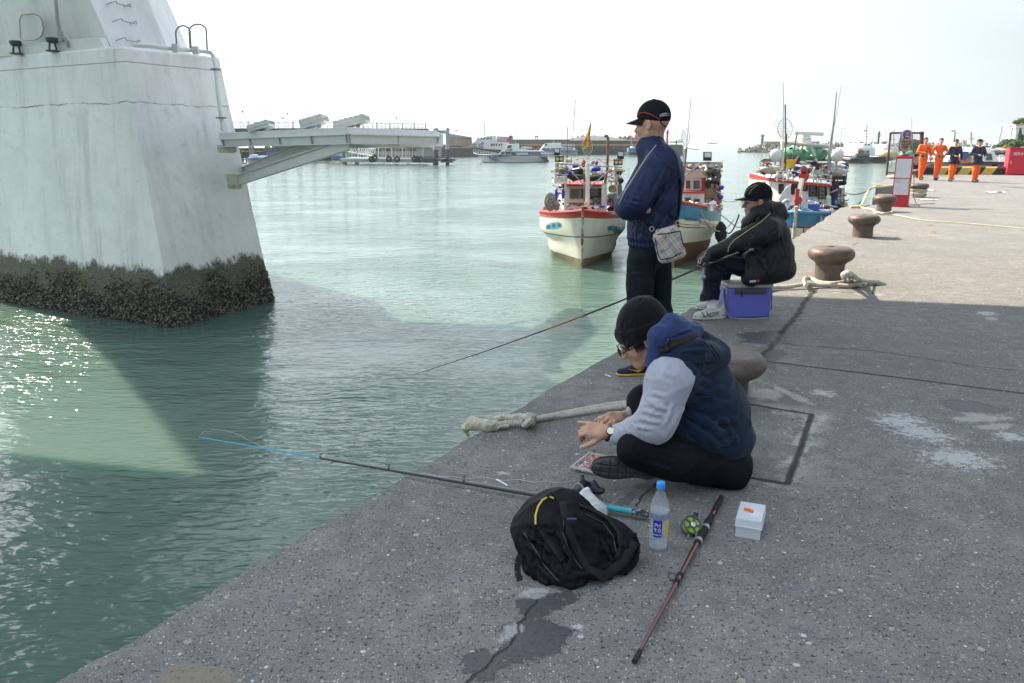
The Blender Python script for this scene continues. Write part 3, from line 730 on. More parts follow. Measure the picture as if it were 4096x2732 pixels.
for i,(x0,y0,x1,y1,wd,Y,h_)in enumerate(((350,318,530,258,.5,17.2,.12),(820,285,1020,228,.55,16.4,.18),(1120,290,1390,222,.55,16.0,.15))):
 a,b_=Z2D(x0,y0,Y),Z2D(x1,y1,Y);d=(b_-a);c_=(a+b_)/2;t=thing('tilted_lamp_box',labs[i],'lamp box',(c_.x,c_.y,c_.z-.2),group='tilted boxes on the walkway')
 X=d.normalized();Yd=Vector((.15,1,0)).normalized();Zd=X.cross(Yd).normalized();Yd=Zd.cross(X);M=Matrix((X,Yd,Zd)).transposed();L_=d.length
 k=MB();k.box(c_-Zd*.03,(L_,wd,.05),M)
 for s in(-1,1):k.box(c_+Yd*s*wd/2+Zd*h_*.3,(L_,.02,h_*.6),M)
 k.box(c_-X*L_*.5+Zd*h_*.3,(.02,wd,h_*.6),M);obj('casing',k,M_steelw,t,smooth=10)
 for j in range(6):
  k=MB();u=-.42+.84*j/5;k.box(c_+X*L_*u+Zd*h_*.62,(L_*.13,wd*1.02,.02),M@Matrix.Rotation(R(12),3,'Y'));obj('louvre',k,pm('louvre_white',(.66,.65,.60),.5,.2,8),t,smooth=10)
 k=MB();k.bar(c_-Zd*.03-X*L_*.2,Vector((c_.x-L_*.2,c_.y,A0.z-.02)),.06);k.bar(c_-Zd*.03+X*L_*.2,Vector((c_.x+L_*.1,c_.y,A0.z-.02)),.06)
 k.box(Vector((c_.x,c_.y,A0.z)),(L_*.8,wd*.8,.06));obj('stand',k,M_steelw,t,smooth=10)
# ---- footbridge deck carried by the pylon (above the frame; it shades the foreground quay)
def deck_line(x):return 13.72-.256*(x+4.7)
fb_=thing('footbridge_deck','white footbridge deck passing overhead and shading the near quay','footbridge',(2,8,10.2))
k=MB();xs=(-24,60);rows=[]
prof=[(0,10.45),(.0,10.2),(-1.2,10.2),(-1.6,10.05),(-6.6,10.05),(-7.0,10.2),(-8.2,10.2),(-8.2,10.45)]
for x in xs:rows.append([Vector((x,deck_line(x)+dy,z))for dy,z in prof+[prof[0]]])
k.grid(rows);k.poly(rows[0][:-1]);k.poly(rows[1][:-1]);obj('deck_slab',k,M_white2,fb_,smooth=20)
for s,dy in((0,-.1),(1,-8.1)):
 k=MB()
 for z in(10.8,11.1,11.45):k.cyl((xs[0],deck_line(xs[0])+dy,z),(xs[1],deck_line(xs[1])+dy,z),.025,n=6)
 for i in range(43):
  x=xs[0]+(xs[1]-xs[0])*i/42;k.bar((x,deck_line(x)+dy,10.44),(x,deck_line(x)+dy,11.45),.05)
 obj('railing',k,M_white2,fb_)
# ===== people
M_skin=pm('skin',(.50,.29,.20),.5,.12,30,.15,sss=.25,spec=.4,bscale=300)
M_skin2=pm('tanned_skin',(.42,.23,.155),.5,.12,30,.15,sss=.25,spec=.4,bscale=300)
M_hair=pm('black_hair',(.012,.011,.012),.5,.3,40,.4,streak=4)
M_lens=pm('spectacle_glass',(.9,.92,.95),.05,0,1,trans=1,ior=1.1)
M_wire=pm('spectacle_wire',(.45,.43,.40),.3,.1,20,metal=.9)
M_eye=pm('eye',(.06,.04,.035),.2,.2,60)
def frame3(fwd,up):
 f=Vector(fwd).normalized();u=Vector(up);u=(u-f*u.dot(f)).normalized();x=f.cross(u)
 return Matrix((x,f,u)).transposed()
def local(fn,c,M,s=1.0):
 c=V3(c);A=np.array(M,np.float32)
 return lambda p:fn((p-c)@A/s)*s
def head_fn(neck=True):
 ps=[ell((0,-.012,.032),(.077,.1,.092)),ell((0,.035,-.03),(.058,.062,.085)),ell((0,.056,-.092),(.032,.036,.024)),cap((.05,.0,-.055),(.02,.062,-.092),.021),cap((-.05,.0,-.055),(-.02,.062,-.092),.021),cap((-.034,.084,.016),(.034,.084,.016),.012),ell((.04,.058,-.03),(.024,.026,.026)),ell((-.04,.058,-.03),(.024,.026,.026))]
 f=uni(ps,.022)
 f=uni([f,cap((0,.094,.0),(0,.116,-.034),.007,.011),ell((.011,.106,-.038),(.008,.011,.008)),ell((-.011,.106,-.038),(.008,.011,.008))],.010)
 f=uni([f,ell((0,.093,-.061),(.023,.011,.006)),ell((0,.090,-.071),(.020,.011,.007))],.005)
 f=sub(f,ell((.032,.098,-.001),(.017,.014,.011)),.008);f=sub(f,ell((-.032,.098,-.001),(.017,.014,.011)),.008)
 if neck:f=uni([f,cap((0,-.02,-.06),(0,-.045,-.17),.053,.058)],.02)
 for s in(1,-1):
  e=sub(ell((s*.083,-.012,-.008),(.011,.019,.033)),ell((s*.093,-.006,-.004),(.007,.011,.021)),.004)
  f=uni([f,e],.006)
 return f
def hit(fr,x,y,fn,y0,off=0.0):
 """where the line of sight through a measured point meets a surface"""
 r=ray(*fr.full(x,y));o=V3((0,0,CAMZ));d=V3(r.normalized());t=(y0-.6)/float(d[1])
 for _ in range(90):
  v=float(fn((o+d*t)[None,:])[0])
  if v<.0008:break
  t+=max(v*.7,.0006)
  if t*d[1]>y0+1:return None
 return Vector([float(q)for q in o+d*(t-off)])
def onto(fn,folds):
 """slide the ends and middle of each fold along the line of sight onto the garment"""
 out=[]
 for a,b,w,h in folds:
  q=[]
  for i in range(4):
   p=lerp(Vector(a),Vector(b),i/3);d=p-Vector((0,0,CAMZ));dn=V3(d.normalized());t=d.length-.5;ok=False
   for _ in range(70):
    v=float(fn((V3((0,0,CAMZ))+dn*t)[None,:])[0])
    if v<.001:ok=True;break
    t+=max(v*.8,.001)
    if t>d.length+.5:break
   q.append(Vector([float(c)for c in V3((0,0,CAMZ))+dn*t])if ok else p)
  out+=[(q[0],q[1],w*.8,h*.7),(q[1],q[2],w,h),(q[2],q[3],w*.8,h*.7)]
 return out
def surf_line(fr,pts,fn,y0,off=.002,n=6):
 out=[]
 for(a,b)in zip(pts[:-1],pts[1:]):
  for i in range(n):
   h=hit(fr,lerp(a[0],b[0],i/n),lerp(a[1],b[1],i/n),fn,y0,off)
   if h is not None:out.append(h)
 h=hit(fr,*pts[-1],fn,y0,off)
 if h is not None:out.append(h)
 return out
def hand_fn(curl=(.5,.5,.5,.5),spread=.06,thumb=(.75,.6,-.3),tcurl=.4,fat=1.0):
 """right-hand frame: x towards the thumb, y towards the fingertips, z out of the back of the hand"""
 ps=[rbox((0,.045,0),(.036*fat,.046,.014*fat),.012),cap((0,-.02,0),(0,.02,0),.025*fat,.027*fat),cap((.022,.02,-.006),(.03,.06,-.006),.017),ell((-.02,.035,-.008),(.017,.035,.014))]
 f=uni(ps,.014);fingers=[]
 for i,(x,L_)in enumerate(((.029,.074),(.010,.083),(-.010,.077),(-.028,.060))):
  c=curl[i]if isinstance(curl[i],(tuple,list))else(curl[i],curl[i]*1.1,curl[i]*.7)
  a=0;sp=spread*(1.5-i)*.6;p=Vector((x,.086-(.006 if i in(0,2)else .014 if i==3 else 0),0));pts=[p]
  for j,seg in enumerate((.45,.31,.24)):
   a+=c[j];d=Vector((math.sin(sp)*math.cos(a),math.cos(a)*math.cos(sp),-math.sin(a)));p=p+d*L_*seg;pts.append(p)
  r=[.0102,.0094,.0086,.0074]if i<3 else[.009,.0082,.0075,.0065]
  r=[q*fat for q in r];fingers.append(uni([cap(pts[k],pts[k+1],r[k],r[k+1])for k in range(3)]+[ell(pts[1]+Vector((0,0,.001)),(r[1]*1.08,)*3)],.003))
 for g in fingers:f0=f;f=uni([f,g],.006)
 t=Vector(thumb).normalized();p0=Vector((.024,.018,-.006));p1=p0+t*.042;t2=(t+Vector((-.3,.8,-.2))*tcurl).normalized();p2=p1+t2*.033;t3=(t2+Vector((-.3,.6,-.3))*tcurl).normalized();p3=p2+t3*.026
 return uni([f,cap(p0,p1,.015*fat,.0125*fat),cap(p1,p2,.0120*fat,.0108*fat),cap(p2,p3,.0108*fat,.0088*fat)],.008)
def place_hand(wrist,tip,back,thumbside,s=1.0,**k):
 """wrist -> fingers direction, back-of-hand direction; thumbside -1 mirrors the hand"""
 y=(Vector(tip)-Vector(wrist)).normalized();z=Vector(back);z=(z-y*z.dot(y)).normalized();x=y.cross(z)*thumbside
 M=Matrix((x,y,z)).transposed();return local(hand_fn(**k),wrist,M,s),M
def shoe_parts(heel,toe,up,s=1.0):
 """two implicit shapes (sole, upper) for a shoe between heel and toe"""
 M=frame3(Vector(toe)-Vector(heel),up);L_=(Vector(toe)-Vector(heel)).length;k=L_/.285
 sole=uni([ell((0,.052,.014),(.037,.056,.019)),ell((.003,.195,.014),(.048,.092,.018)),rbox((0,.12,.014),(.033,.09,.014),.01)],.02)
 sole=inter(sole,lambda p:np.abs(p[:,2]-.011)-.013,.004)
 upper=uni([ell((.003,.205,.036),(.041,.074,.032)),ell((0,.125,.048),(.035,.085,.046)),ell((0,.05,.050),(.032,.047,.052)),cap((0,.045,.05),(0,.05,.095),.034,.038)],.02)
 upper=inter(upper,lambda p:.02-p[:,2],.004)
 upper=sub(upper,cap((0,.06,.098),(0,.055,.2),.03,.04),.006)
 return local(sole,heel,M,k),local(upper,heel,M,k),M,k
def mk_shoe(heel,toe,up,parent,m_sole,m_up,res,label=None,laces=None):
 so_,up_,M,k=shoe_parts(heel,toe,up);a=M.transposed();b=bounds([heel,toe],.13)
 o=sobj('shoe',up_,*b,res,m_up,parent,label);s_=sobj('sole',so_,*b,res,m_sole,o)
 if laces:
  k_=MB()
  for i in range(4):
   y=.115+i*.022;z=.098-i*.009;k_.tube([Vector(heel)+M@Vector((dx*k,y*k,(z-abs(dx)*.35)*k))for dx in(-.026,-.012,0,.012,.026)],.0032,5)
  obj('laces',k_,laces,o)
 return o,M,k
def glasses(parent,c,M,s,mat_frame,lens=True,thick=.0016,name='spectacles'):
 c=Vector(c);k=MB();T=lambda x,y,z:c+M@Vector((x,y,z))*s
 for sx in(-1,1):
  k.tube([T(sx*.034+.022*math.cos(a),.116+.002*math.cos(a)*sx,-.004+.0155*math.sin(a))for a in[2*math.pi*i/16 for i in range(16)]],thick,5,closed=True)
  k.tube([T(sx*.057,.114,0),T(sx*.078,.10,.002),T(sx*.086,.02,.002),T(sx*.085,-.005,-.006)],thick,5)
 k.tube([T(-.012,.117,0),T(0,.121,.003),T(.012,.117,0)],thick,5)
 g=obj(name,k,mat_frame,parent)
 if lens:
  for sx in(-1,1):
   l=MB();l.prism([T(sx*.034+.0215*math.cos(a),.116,-.004+.015*math.sin(a))for a in[2*math.pi*i/16 for i in range(16)]],M@Vector((0,.0012,0)));obj('lens',l,M_lens,g,smooth=10)
 return g
def eyes(parent,c,M,s):
 c=Vector(c)
 for sx in(-1,1):
  k=MB();k.ell(c+M@Vector((sx*.032,.083,-.001))*s,.012*s,.012*s,.009*s,10,6);obj('eye',k,M_eye,parent)
def brows(parent,c,M,s):
 for sx in(-1,1):
  k=MB();k.tube([Vector(c)+M@Vector((sx*x,y,z))*s for x,y,z in((.016,.099,.013),(.035,.101,.019),(.054,.089,.013))],.0035,5);obj('eyebrow',k,M_hair,parent)
def baseball_cap(parent,c,M,s,mat,brim_dir=1,droop=.25,trim=None,brim_len=.085,label=None):
 crown=sub(ell((0,-.008,.035),(.085,.108,.1)),ell((0,-.01,.02),(.078,.1,.09)),.002)
 crown=inter(crown,lambda p:.012-p[:,2]+p[:,1]*.16,.004)
 crown=uni([crown,ell((0,-.008,.135),(.007,.007,.005))],.003)
 seam=lambda p:crown(p)+.0012*np.exp(-(np.abs(p[:,0])/.003)**2)
 b=bounds([c],.2*s);o=sobj('cap',local(seam,c,M,s),*b,.0035,mat,parent,label)
 rows=[];rows2=[]
 for j in range(9):
  t=j/8;r1=[];r2=[]
  for i in range(17):
   a=(i/16-.5)*math.pi*.84;x=math.sin(a)*.080*(1-.06*t);y0=math.cos(a)*.098-.008;y=y0+t*brim_len*(math.cos(a)**.8)
   z=.022+.004-t*brim_len*droop-(1-math.cos(a))*.020*(.4+t)
   r1.append(Vector(c)+M@Vector((x,y,z))*s);r2.append(Vector(c)+M@Vector((x,y,z-.004))*s)
  rows.append(r1);rows2.append(r2)
 k=MB();k.grid(rows);k.grid([r[::-1]for r in rows2])
 k.grid([[p for p in rows[-1]],[p for p in rows2[-1]]]);k.grid([[r[0]for r in rows2],[r[0]for r in rows]]);k.grid([[r[-1]for r in rows],[r[-1]for r in rows2]])
 bo=obj('brim',k,mat,o,smooth=50)
 if trim:
  k=MB();k.tube([lerp(a_,b_,.5)for a_,b_ in zip(rows[-1],rows2[-1])],.0022*s,5);obj('brim_edge',k,trim,bo)
 return o
# ---- standing man with crossed arms
YA=5.2
def A(x,y,dy=0):return Z6.D(x,y,YA+dy)
M_navy=pm('navy_jacket_nylon',(.015,.024,.068),.55,.12,3,.12,bscale=60,spec=.28)
M_jean=pm('black_jeans',(.007,.009,.015),.8,.35,9,.2,spec=.2,bscale=200,col2=(.013,.016,.024),mix=.45,mscale=3,sharp=.4)
M_capk=pm('black_cap_cloth',(.007,.008,.013),.75,.2,60,.2,bscale=400,spec=.2)
M_pipe=pm('white_piping',(.48,.49,.53),.5,.1,30)
M_red=pm('red_trim',(.45,.03,.03),.5,.1,30)
mA=thing('person','standing man in navy jacket and black cap, arms crossed, plaid bag at his hip','person',(*A(260,1540)[:2],QZ))
jA_core=uni([ell(A(352,440,.02),(.135,.20,.17)),ell(A(322,590,0),(.155,.19,.20)),ell(A(290,740,0),(.160,.185,.155)),ell(A(268,815,0),(.128,.16,.07)),ell(A(338,352,-.07),(.085,.10,.075)),ell(A(300,345,.17),(.09,.10,.075)),cap(A(305,335,.03),A(288,300,.03),.10,.092)],.05)
armA=uni([cap(A(345,385,-.12),A(190,590,-.22),.098,.092),cap(A(190,590,-.22),A(150,622,-.17),.085,.078),cap(A(160,625,-.2),A(150,625,.14),.072,.068),cap(A(205,632,-.19),A(150,628,-.15),.062,.07)],.03)
jA=uni([jA_core,armA,cap(A(285,375,.20),A(172,600,.2),.08,.075),cap(A(225,660,-.02),A(170,615,.1),.06)],.035)
foldsA=[(A(300,330,-.2),A(420,420,-.15),.012,.010),(A(350,460,-.2),A(300,600,-.3),.010,.016),(A(150,560,-.3),A(240,590,-.3),.010,.014),(A(135,600,-.3),A(250,615,-.3),.009,.012),(A(440,620,-.1),A(330,760,-.2),.014,.014),(A(180,720,-.1),A(280,790,-.2),.012,.012),(A(350,700,-.2),A(330,810,-.2),.010,.012),(A(365,420,-.25),A(265,620,-.30),.014,.018),(A(390,500,-.2),A(270,690,-.22),.016,.016),(A(420,430,-.1),A(400,640,-.15),.014,.012),(A(250,430,-.25),A(170,600,-.32),.016,.012),(A(220,470,-.25),A(135,600,-.3),.012,.010),(A(310,640,-.2),A(300,790,-.2),.018,.014),(A(210,690,-.15),A(200,800,-.18),.014,.016),(A(250,700,-.15),A(235,800,-.18),.010,.012),(A(430,560,-.05),A(400,780,-.1),.018,.014)]
jA_w=wrinkle(jA,.009,12,(1,1,.5),1,onto(jA,[(a,b,w*.9,h*.95)for a,b,w,h in foldsA]))
def jA_f(p):
 d=jA_w(p)
 hz=A(268,838).z;m=(p[:,2]<hz+.05)&(p[:,2]>hz-.08)
 d=d.copy();a=np.arctan2(p[m,1]-YA,p[m,0]-A(268,830).x);d[m]+=.004*np.sin(a*34)
 d[m]+=.010*np.exp(-((p[m,2]-hz-.025)/.012)**2);return d
hemA=half(A(268,862),(.02,0,-1));jA_fn=inter(jA_f,hemA,.008)
jo=sobj('jacket',jA_fn,*bounds([A(90,280,-.45),A(470,870,.45)],.05),.0075,M_navy,mA)
colA=inter(sub(cap(A(300,345,.03),A(268,225,.05),.105,.086),cap(A(298,340,.03),A(262,180,.05),.078,.076),.005),half(A(280,250,.03),(-.50,-.05,.85)),.006)
colA_f=wrinkle(colA,.004,18,(1,1,.6),4)
sobj('collar',colA_f,*bounds([A(180,190,-.2),A(380,350,.25)],.04),.006,M_navy,jo)
k=MB();k.tube(surf_line(Z6,[(314,281),(262,345),(215,420),(170,490),(130,555),(106,612)],uni([jA_fn,colA_f],.004),YA,.001),.0030,6)
obj('piping',k,M_pipe,jo);k=MB();l2=surf_line(Z6,[(212,345),(195,375),(180,410),(172,440)],jA_fn,YA,.001)
if len(l2)>2:k.tube(l2,.003,5)
obj('piping',k,M_pipe,jo)
legsA=uni([ell(A(266,880,0),(.122,.15,.13)),cap(A(232,930,-.06),A(222,1210,-.07),.098,.083),cap(A(222,1210,-.07),A(238,1490,-.05),.083,.066),cap(A(318,930,.08),A(334,1220,.10),.098,.080),cap(A(334,1220,.10),A(350,1475,.13),.08,.066)],.03)
legsA_f=wrinkle(legsA,.006,12,(1,1,.8),2,onto(legsA,[(A(300,930,-.15),A(290,1100,-.15),.012,-.012),(A(170,1000,-.1),A(260,1010,-.15),.012,.008),(A(180,1180,-.1),A(290,1200,-.15),.014,.010),(A(175,1230,-.1),A(280,1240,-.15),.014,.008),(A(240,880,-.2),A(290,980,-.2),.010,.008),(A(190,1100,-.2),A(230,1150,-.2),.010,.008),(A(180,1290,-.2),A(270,1310,-.2),.012,.010),(A(190,1360,-.2),A(280,1350,-.2),.012,.010)]))
legsA_f=inter(legsA_f,half(A(240,1510,0),(0,0,-1)),.006)
to=sobj('jeans',legsA_f,*bounds([A(140,840,-.3),A(430,1520,.35)],.04),.0085,M_jean,mA)
M_shoeblue=pm('navy_mesh_trainer',(.012,.016,.05),.7,.5,120,.3,bscale=500);M_gold=pm('gold_sole',(.60,.33,.06),.5,.15,20)
for heel,toe,y in((Vector((A(262,1530).x+.005,YA-.07,QZ)),Vector((A(80,1545).x,YA-.10,QZ)),0),(Vector((A(372,1500).x,YA+.14,QZ)),Vector((A(215,1500).x,YA+.20,QZ)),1)):
 so1,M1,k1=mk_shoe(heel,toe,(0,0,1),mA,M_gold,M_shoeblue,.004,laces=M_hair)
 if not y:
  k=MB();pts=[(.010+.0,.115),(.0,.13)]
  T=lambda yy,zz:heel+M1@Vector((.0445 if(M1@Vector((1,0,0))).y<0 else-.0445,yy,zz))
  sw=[(.055,.075),(.06,.05),(.09,.032),(.16,.058),(.10,.046),(.075,.056)]
  k.prism([T(a,b)for a,b in sw],M1@Vector((.004,0,0)));obj('side_mark',k,M_gold,so1,smooth=10)
hcA=A(294,163,.03);HM=frame3((-.80,.58,-.06),(-.04,.02,1));hA=uni([local(head_fn(False),hcA,HM,1.02),cap(hcA+Vector((.02,0,-.04)),A(300,320,.03),.054,.066)],.03)
ho=sobj('head',hA,*bounds([A(190,40,-.15),A(400,330,.25)],.03),.004,M_skin,mA)
eyes(ho,hcA,HM,1.02)
brows(ho,hcA,HM,1.02)
CMt=frame3((-.80,.58,-.03),(-.02,.02,1));cA=baseball_cap(mA,hcA+Vector((.0,0,.012)),CMt,1.03,M_capk,trim=M_red,droop=.28,brim_len=.088,label='black cap with a red line round the crown')
crownA=local(ell((0,-.008,.035),(.085,.108,.1)),hcA+Vector((0,0,.012)),CMt,1.03)
k=MB();k.tube(surf_line(Z6,[(216,110),(225,100),(250,98),(280,106),(310,122),(338,137)],crownA,YA,.001),.0026,5);obj('crown_line',k,M_red,cA)
k=MB();l3=surf_line(Z6,[(338,150),(352,166),(366,176)],crownA,YA,.002);k.tube(l3,.006,6,flat=.5);obj('size_strap',k,M_hair,cA)
M_wht=pm('white_thread',(.75,.75,.78),.5,.05,30)
p1,p2=hit(Z6,336,116,crownA,YA,.002),hit(Z6,384,112,crownA,YA,.002)
if p1 and p2:
 me=text_mesh('台灣愛巴士',.024,extrude=.0006,align='LEFT')
 w_=max(v.co.x for v in me.vertices)
 for v in me.vertices:
  t=v.co.x/w_;hx,hy=334+52*t,117-8*math.sin(t*math.pi*.6)-v.co.y*861*.95
  q_=hit(Z6,hx,hy,crownA,YA,.0015+v.co.z)or p2;v.co=basis(mA).inverted()@q_
 me.materials.append(M_wht);oo=bpy.data.objects.new('lettering',me);C.objects.link(oo);oo.parent=cA
wr=A(262,636,-.12);f_,M_=place_hand(A(275,634,-.13),A(190,640,-.24),(-.15,-.6,.55),1,.95,curl=((.2,.35,.4),)*4,spread=.02,thumb=(.4,1,-.4))
sobj('hand',f_,*bounds([A(180,590,-.35),A(290,690,-.05)],.03),.0035,M_skin,mA)
def plaid_mat():
 m,N,L,b=newmat('plaid_canvas');tc=N.new('ShaderNodeTexCoord')
 mp=N.new('ShaderNodeMapping');mp.inputs['Rotation'].default_value=(R(90),R(0),R(0));L.new(tc.outputs['Object'],mp.inputs[0])
 rt=N.new('ShaderNodeVectorRotate');rt.rotation_type='Y_AXIS';rt.inputs['Angle'].default_value=R(38);L.new(tc.outputs['Object'],rt.inputs['Vector'])
 sp=N.new('ShaderNodeSeparateXYZ');L.new(rt.outputs[0],sp.inputs[0])
 def line(src,period,off,w):
  a=N.new('ShaderNodeMath');a.operation='ADD';L.new(src,a.inputs[0]);a.inputs[1].default_value=off
  c=N.new('ShaderNodeMath');c.operation='PINGPONG';L.new(a.outputs[0],c.inputs[0]);c.inputs[1].default_value=period/2
  r=N.new('ShaderNodeMath');r.operation='LESS_THAN';L.new(c.outputs[0],r.inputs[0]);r.inputs[1].default_value=w/2;return r.outputs[0]
 col=None;base=(.50,.43,.36)
 def mx(f,fac,a,bb):
  s=N.new('ShaderNodeMath');s.operation='MULTIPLY';L.new(f,s.inputs[0]);s.inputs[1].default_value=fac
  x=N.new('ShaderNodeMix');x.data_type='RGBA';L.new(s.outputs[0],x.inputs[0])
  if isinstance(a,tuple):x.inputs[6].default_value=(*a,1)
  else:L.new(a,x.inputs[6])
  x.inputs[7].default_value=(*bb,1);return x.outputs[2]
 c=base
 for ax in(0,2):
  for off in(-.0075,0,.0075):
   c=mx(line(sp.outputs[ax],.062,off,.0095),.45,c,(.78,.76,.74))
 for ax in(0,2):
  for off in(-.0085,0,.0085):c=mx(line(sp.outputs[ax],.062,off,.0042),.85,c,(.03,.035,.06))
  c=mx(line(sp.outputs[ax],.062,.031,.0018),.7,c,(.40,.06,.05))
 L.new(c,b.inputs['Base Color']);b.inputs['Roughness'].default_value=.7;return m
bg_c=A(388,836,-.27);bt=thing('shoulder_bag','beige plaid zipped shoulder bag hanging at the standing man\'s hip','bag',bg_c)
X=(A(455,812,-.27)-A(318,852,-.27)).normalized();Mb=Matrix((X,Vector((-.1,1,-.05)).normalized(),Vector((0,0,1)))).transposed();Z=Vector((0,-.05,1));Xc=X;Yc=Z.cross(Xc).normalized();Zc=Xc.cross(Yc);Mb=Matrix((Xc,Yc,Zc)).transposed()
bagf=uni([local(rbox((0,0,-.008),(.086,.034,.100),.03),bg_c,Mb),local(rbox((-.004,0,.075),(.076,.024,.035),.02),bg_c,Mb)],.02)
bagf=wrinkle(bagf,.003,30,(1,1,1),3)
bo=sobj('bag_body',bagf,*bounds([bg_c],.18),.0035,plaid_mat(),bt)
k=MB();k.tube(surf_line(Z6,[(322,780),(380,775),(445,762)],bagf,YA,.001),.0035,6)
for pts in([(308,800),(325,895),(340,922)],[(448,760),(463,830),(474,850)],[(340,922),(400,912),(462,880)]):
 l_=surf_line(Z6,pts,bagf,YA,.001)
 if len(l_)>2:k.tube(l_,.0032,5)
obj('zip_and_piping',k,M_capk,bo)
k=MB();pts=[A(228,655,-.24),A(245,685,-.25),A(268,720,-.29),A(290,748,-.29),A(303,775,-.29)]
for a_,b_ in zip(pts[:-1],pts[1:]):k.bar(a_,b_,.026,.004,up=(0,-1,0))
obj('strap',k,M_capk,bt);k=MB();l_=surf_line(Z6,[(446,470),(448,540),(443,620),(437,685)],jA_fn,YA,.003)
k.tube(l_+[A(432,712,-.26),A(440,735,-.28)],.009,6);obj('strap',k,M_capk,bt)
for p_ in(A(290,750,-.3),A(436,716,-.28)):k=MB();k.torus(p_,.013,.003,(0,1,0));obj('buckle',k,M_galv,bt)
# ---- man sitting on the blue cooler, fishing
YB=7.05
def B(x,y,dy=0):return Z2B.D(x,y,YB+dy)
M_jkt=pm('black_padded_jacket',(.014,.016,.018),.5,.2,4,.15,bscale=70,spec=.35)
M_trk=pm('navy_track_trousers',(.006,.008,.019),.65,.2,6,.1,bscale=120,spec=.25)
M_olive=pm('khaki_piping',(.42,.34,.16),.5,.1,30)
mB=thing('person','seated man in black jacket, cap and glasses fishing from a blue cooler','person',(*B(600,1400)[:2],QZ))
coreB=uni([ell(B(880,680,0),(.185,.21,.19)),ell(B(888,850,0),(.205,.22,.20)),ell(B(885,985,0),(.205,.215,.14)),cap(B(720,1075,-.13),B(1030,1010,-.05),.075,.08),cap(B(700,900,-.12),B(690,1080,-.15),.07,.06),ell(B(885,585,-.12),(.11,.12,.09)),ell(B(870,560,.13),(.11,.12,.09))],.06)
armB=uni([cap(B(872,625,-.2),B(600,742,-.28),.108,.083),cap(B(600,742,-.28),B(340,842,-.24),.078,.048)],.03)
armB2=uni([cap(B(820,620,.18),B(590,800,.26),.1,.08),cap(B(590,800,.26),B(380,830,.05),.07,.05)],.03)
jB=uni([coreB,armB,armB2],.035)
foldsB=[(B(960,560,-.2),B(1060,900,-.15),.014,.012),(B(1000,620,-.1),B(880,700,-.2),.012,.012),(B(640,700,-.3),B(700,770,-.3),.010,.012),(B(580,740,-.3),B(620,800,-.3),.010,.012),(B(940,860,-.2),B(840,1060,-.2),.014,.016),(B(1090,900,-.1),B(1060,1060,-.1),.012,.012),(B(660,860,-.2),B(650,1120,-.2),.010,.014),(B(880,760,-.25),B(640,812,-.34),.016,.020),(B(950,700,-.22),B(800,900,-.25),.016,.016),(B(1020,680,-.12),B(960,950,-.2),.018,.014),(B(740,800,-.2),B(850,1010,-.24),.018,.018),(B(700,820,-.2),B(720,1060,-.2),.014,.014),(B(800,830,-.2),B(880,1050,-.24),.012,.014),(B(500,760,-.33),B(480,860,-.3),.010,.010),(B(440,780,-.3),B(430,880,-.28),.009,.009),(B(1080,800,-.1),B(1000,1060,-.15),.016,.012),(B(780,640,-.3),B(690,780,-.35),.014,.010)]
jB_fn=inter(wrinkle(jB,.009,12,(1,1,.6),7,onto(jB,[(a,b,w*.9,h*.9)for a,b,w,h in foldsB])),half(B(870,1128,0),(.16,0,-1)),.012)
jbo=sobj('jacket',jB_fn,*bounds([B(290,480,-.5),B(1130,1190,.5)],.05),.0085,M_jkt,mB)
hoodB=uni([cap(B(690,560,-.12),B(760,480,-.13),.042,.048),cap(B(760,480,-.13),B(850,410,-.08),.05,.045),cap(B(850,405,-.06),B(960,455,0),.052,.07),cap(B(850,520,-.1),B(1000,500,-.03),.055,.06),cap(B(960,450,0),B(1020,505,0),.07,.035),cap(B(690,560,.08),B(860,420,.1),.06),cap(B(665,640,-.04),B(680,560,-.08),.05)],.03)
hoodB=sub(hoodB,cap(B(770,440,0),B(700,330,.0),.078,.085),.015)
hoodB_f=wrinkle(hoodB,.008,22,(1,1,1),8,onto(hoodB,[(B(860,560,-.2),B(1020,520,-.2),.009,.012),(B(700,600,-.2),B(840,470,-.2),.010,.014),(B(790,520,-.2),B(990,540,-.15),.010,.014),(B(880,440,-.15),B(1000,500,-.1),.010,-.012)]))
sobj('hood',hoodB_f,*bounds([B(640,340,-.3),B(1080,680,.3)],.04),.0065,M_jkt,jbo)
k=MB();k.tube(surf_line(Z2B,[(890,478),(800,560),(700,625),(620,680),(555,725),(520,765),(500,800),(496,838)],uni([jB_fn,hoodB_f],.005),YB,.001),.004,6);obj('piping',k,M_olive,jbo)
k=MB();c_=hit(Z2B,728,1112,jB_fn,YB,.004)or B(728,1112,-.25);k.box(c_,(.055,.006,.018),Matrix.Rotation(-.1,3,'Y'));obj('white_badge',k,M_pipe,jbo)
k=MB();c_=hit(Z2B,777,1105,jB_fn,YB,.004)or B(777,1105,-.25);k.lathe([(0,-.004),(.012,-.004),(.012,.004),(0,.004)],c_,14,Matrix.Rotation(R(90),3,'X'));obj('red_badge',k,M_red,jbo)
legB=uni([cap(B(760,1000,-.06),B(385,935,-.12),.085,.082),cap(B(385,935,-.12),B(350,1060,-.12),.08,.080),cap(B(350,1060,-.12),B(335,1215,-.12),.078,.070),cap(B(760,1000,.08),B(480,930,.16),.1,.075),cap(B(480,930,.16),B(430,1200,.2),.07,.06),ell(B(850,1050,0),(.12,.14,.07))],.03)
legB=uni([legB,cap(B(335,1215,-.12),B(325,1255,-.12),.073,.081)],.01)
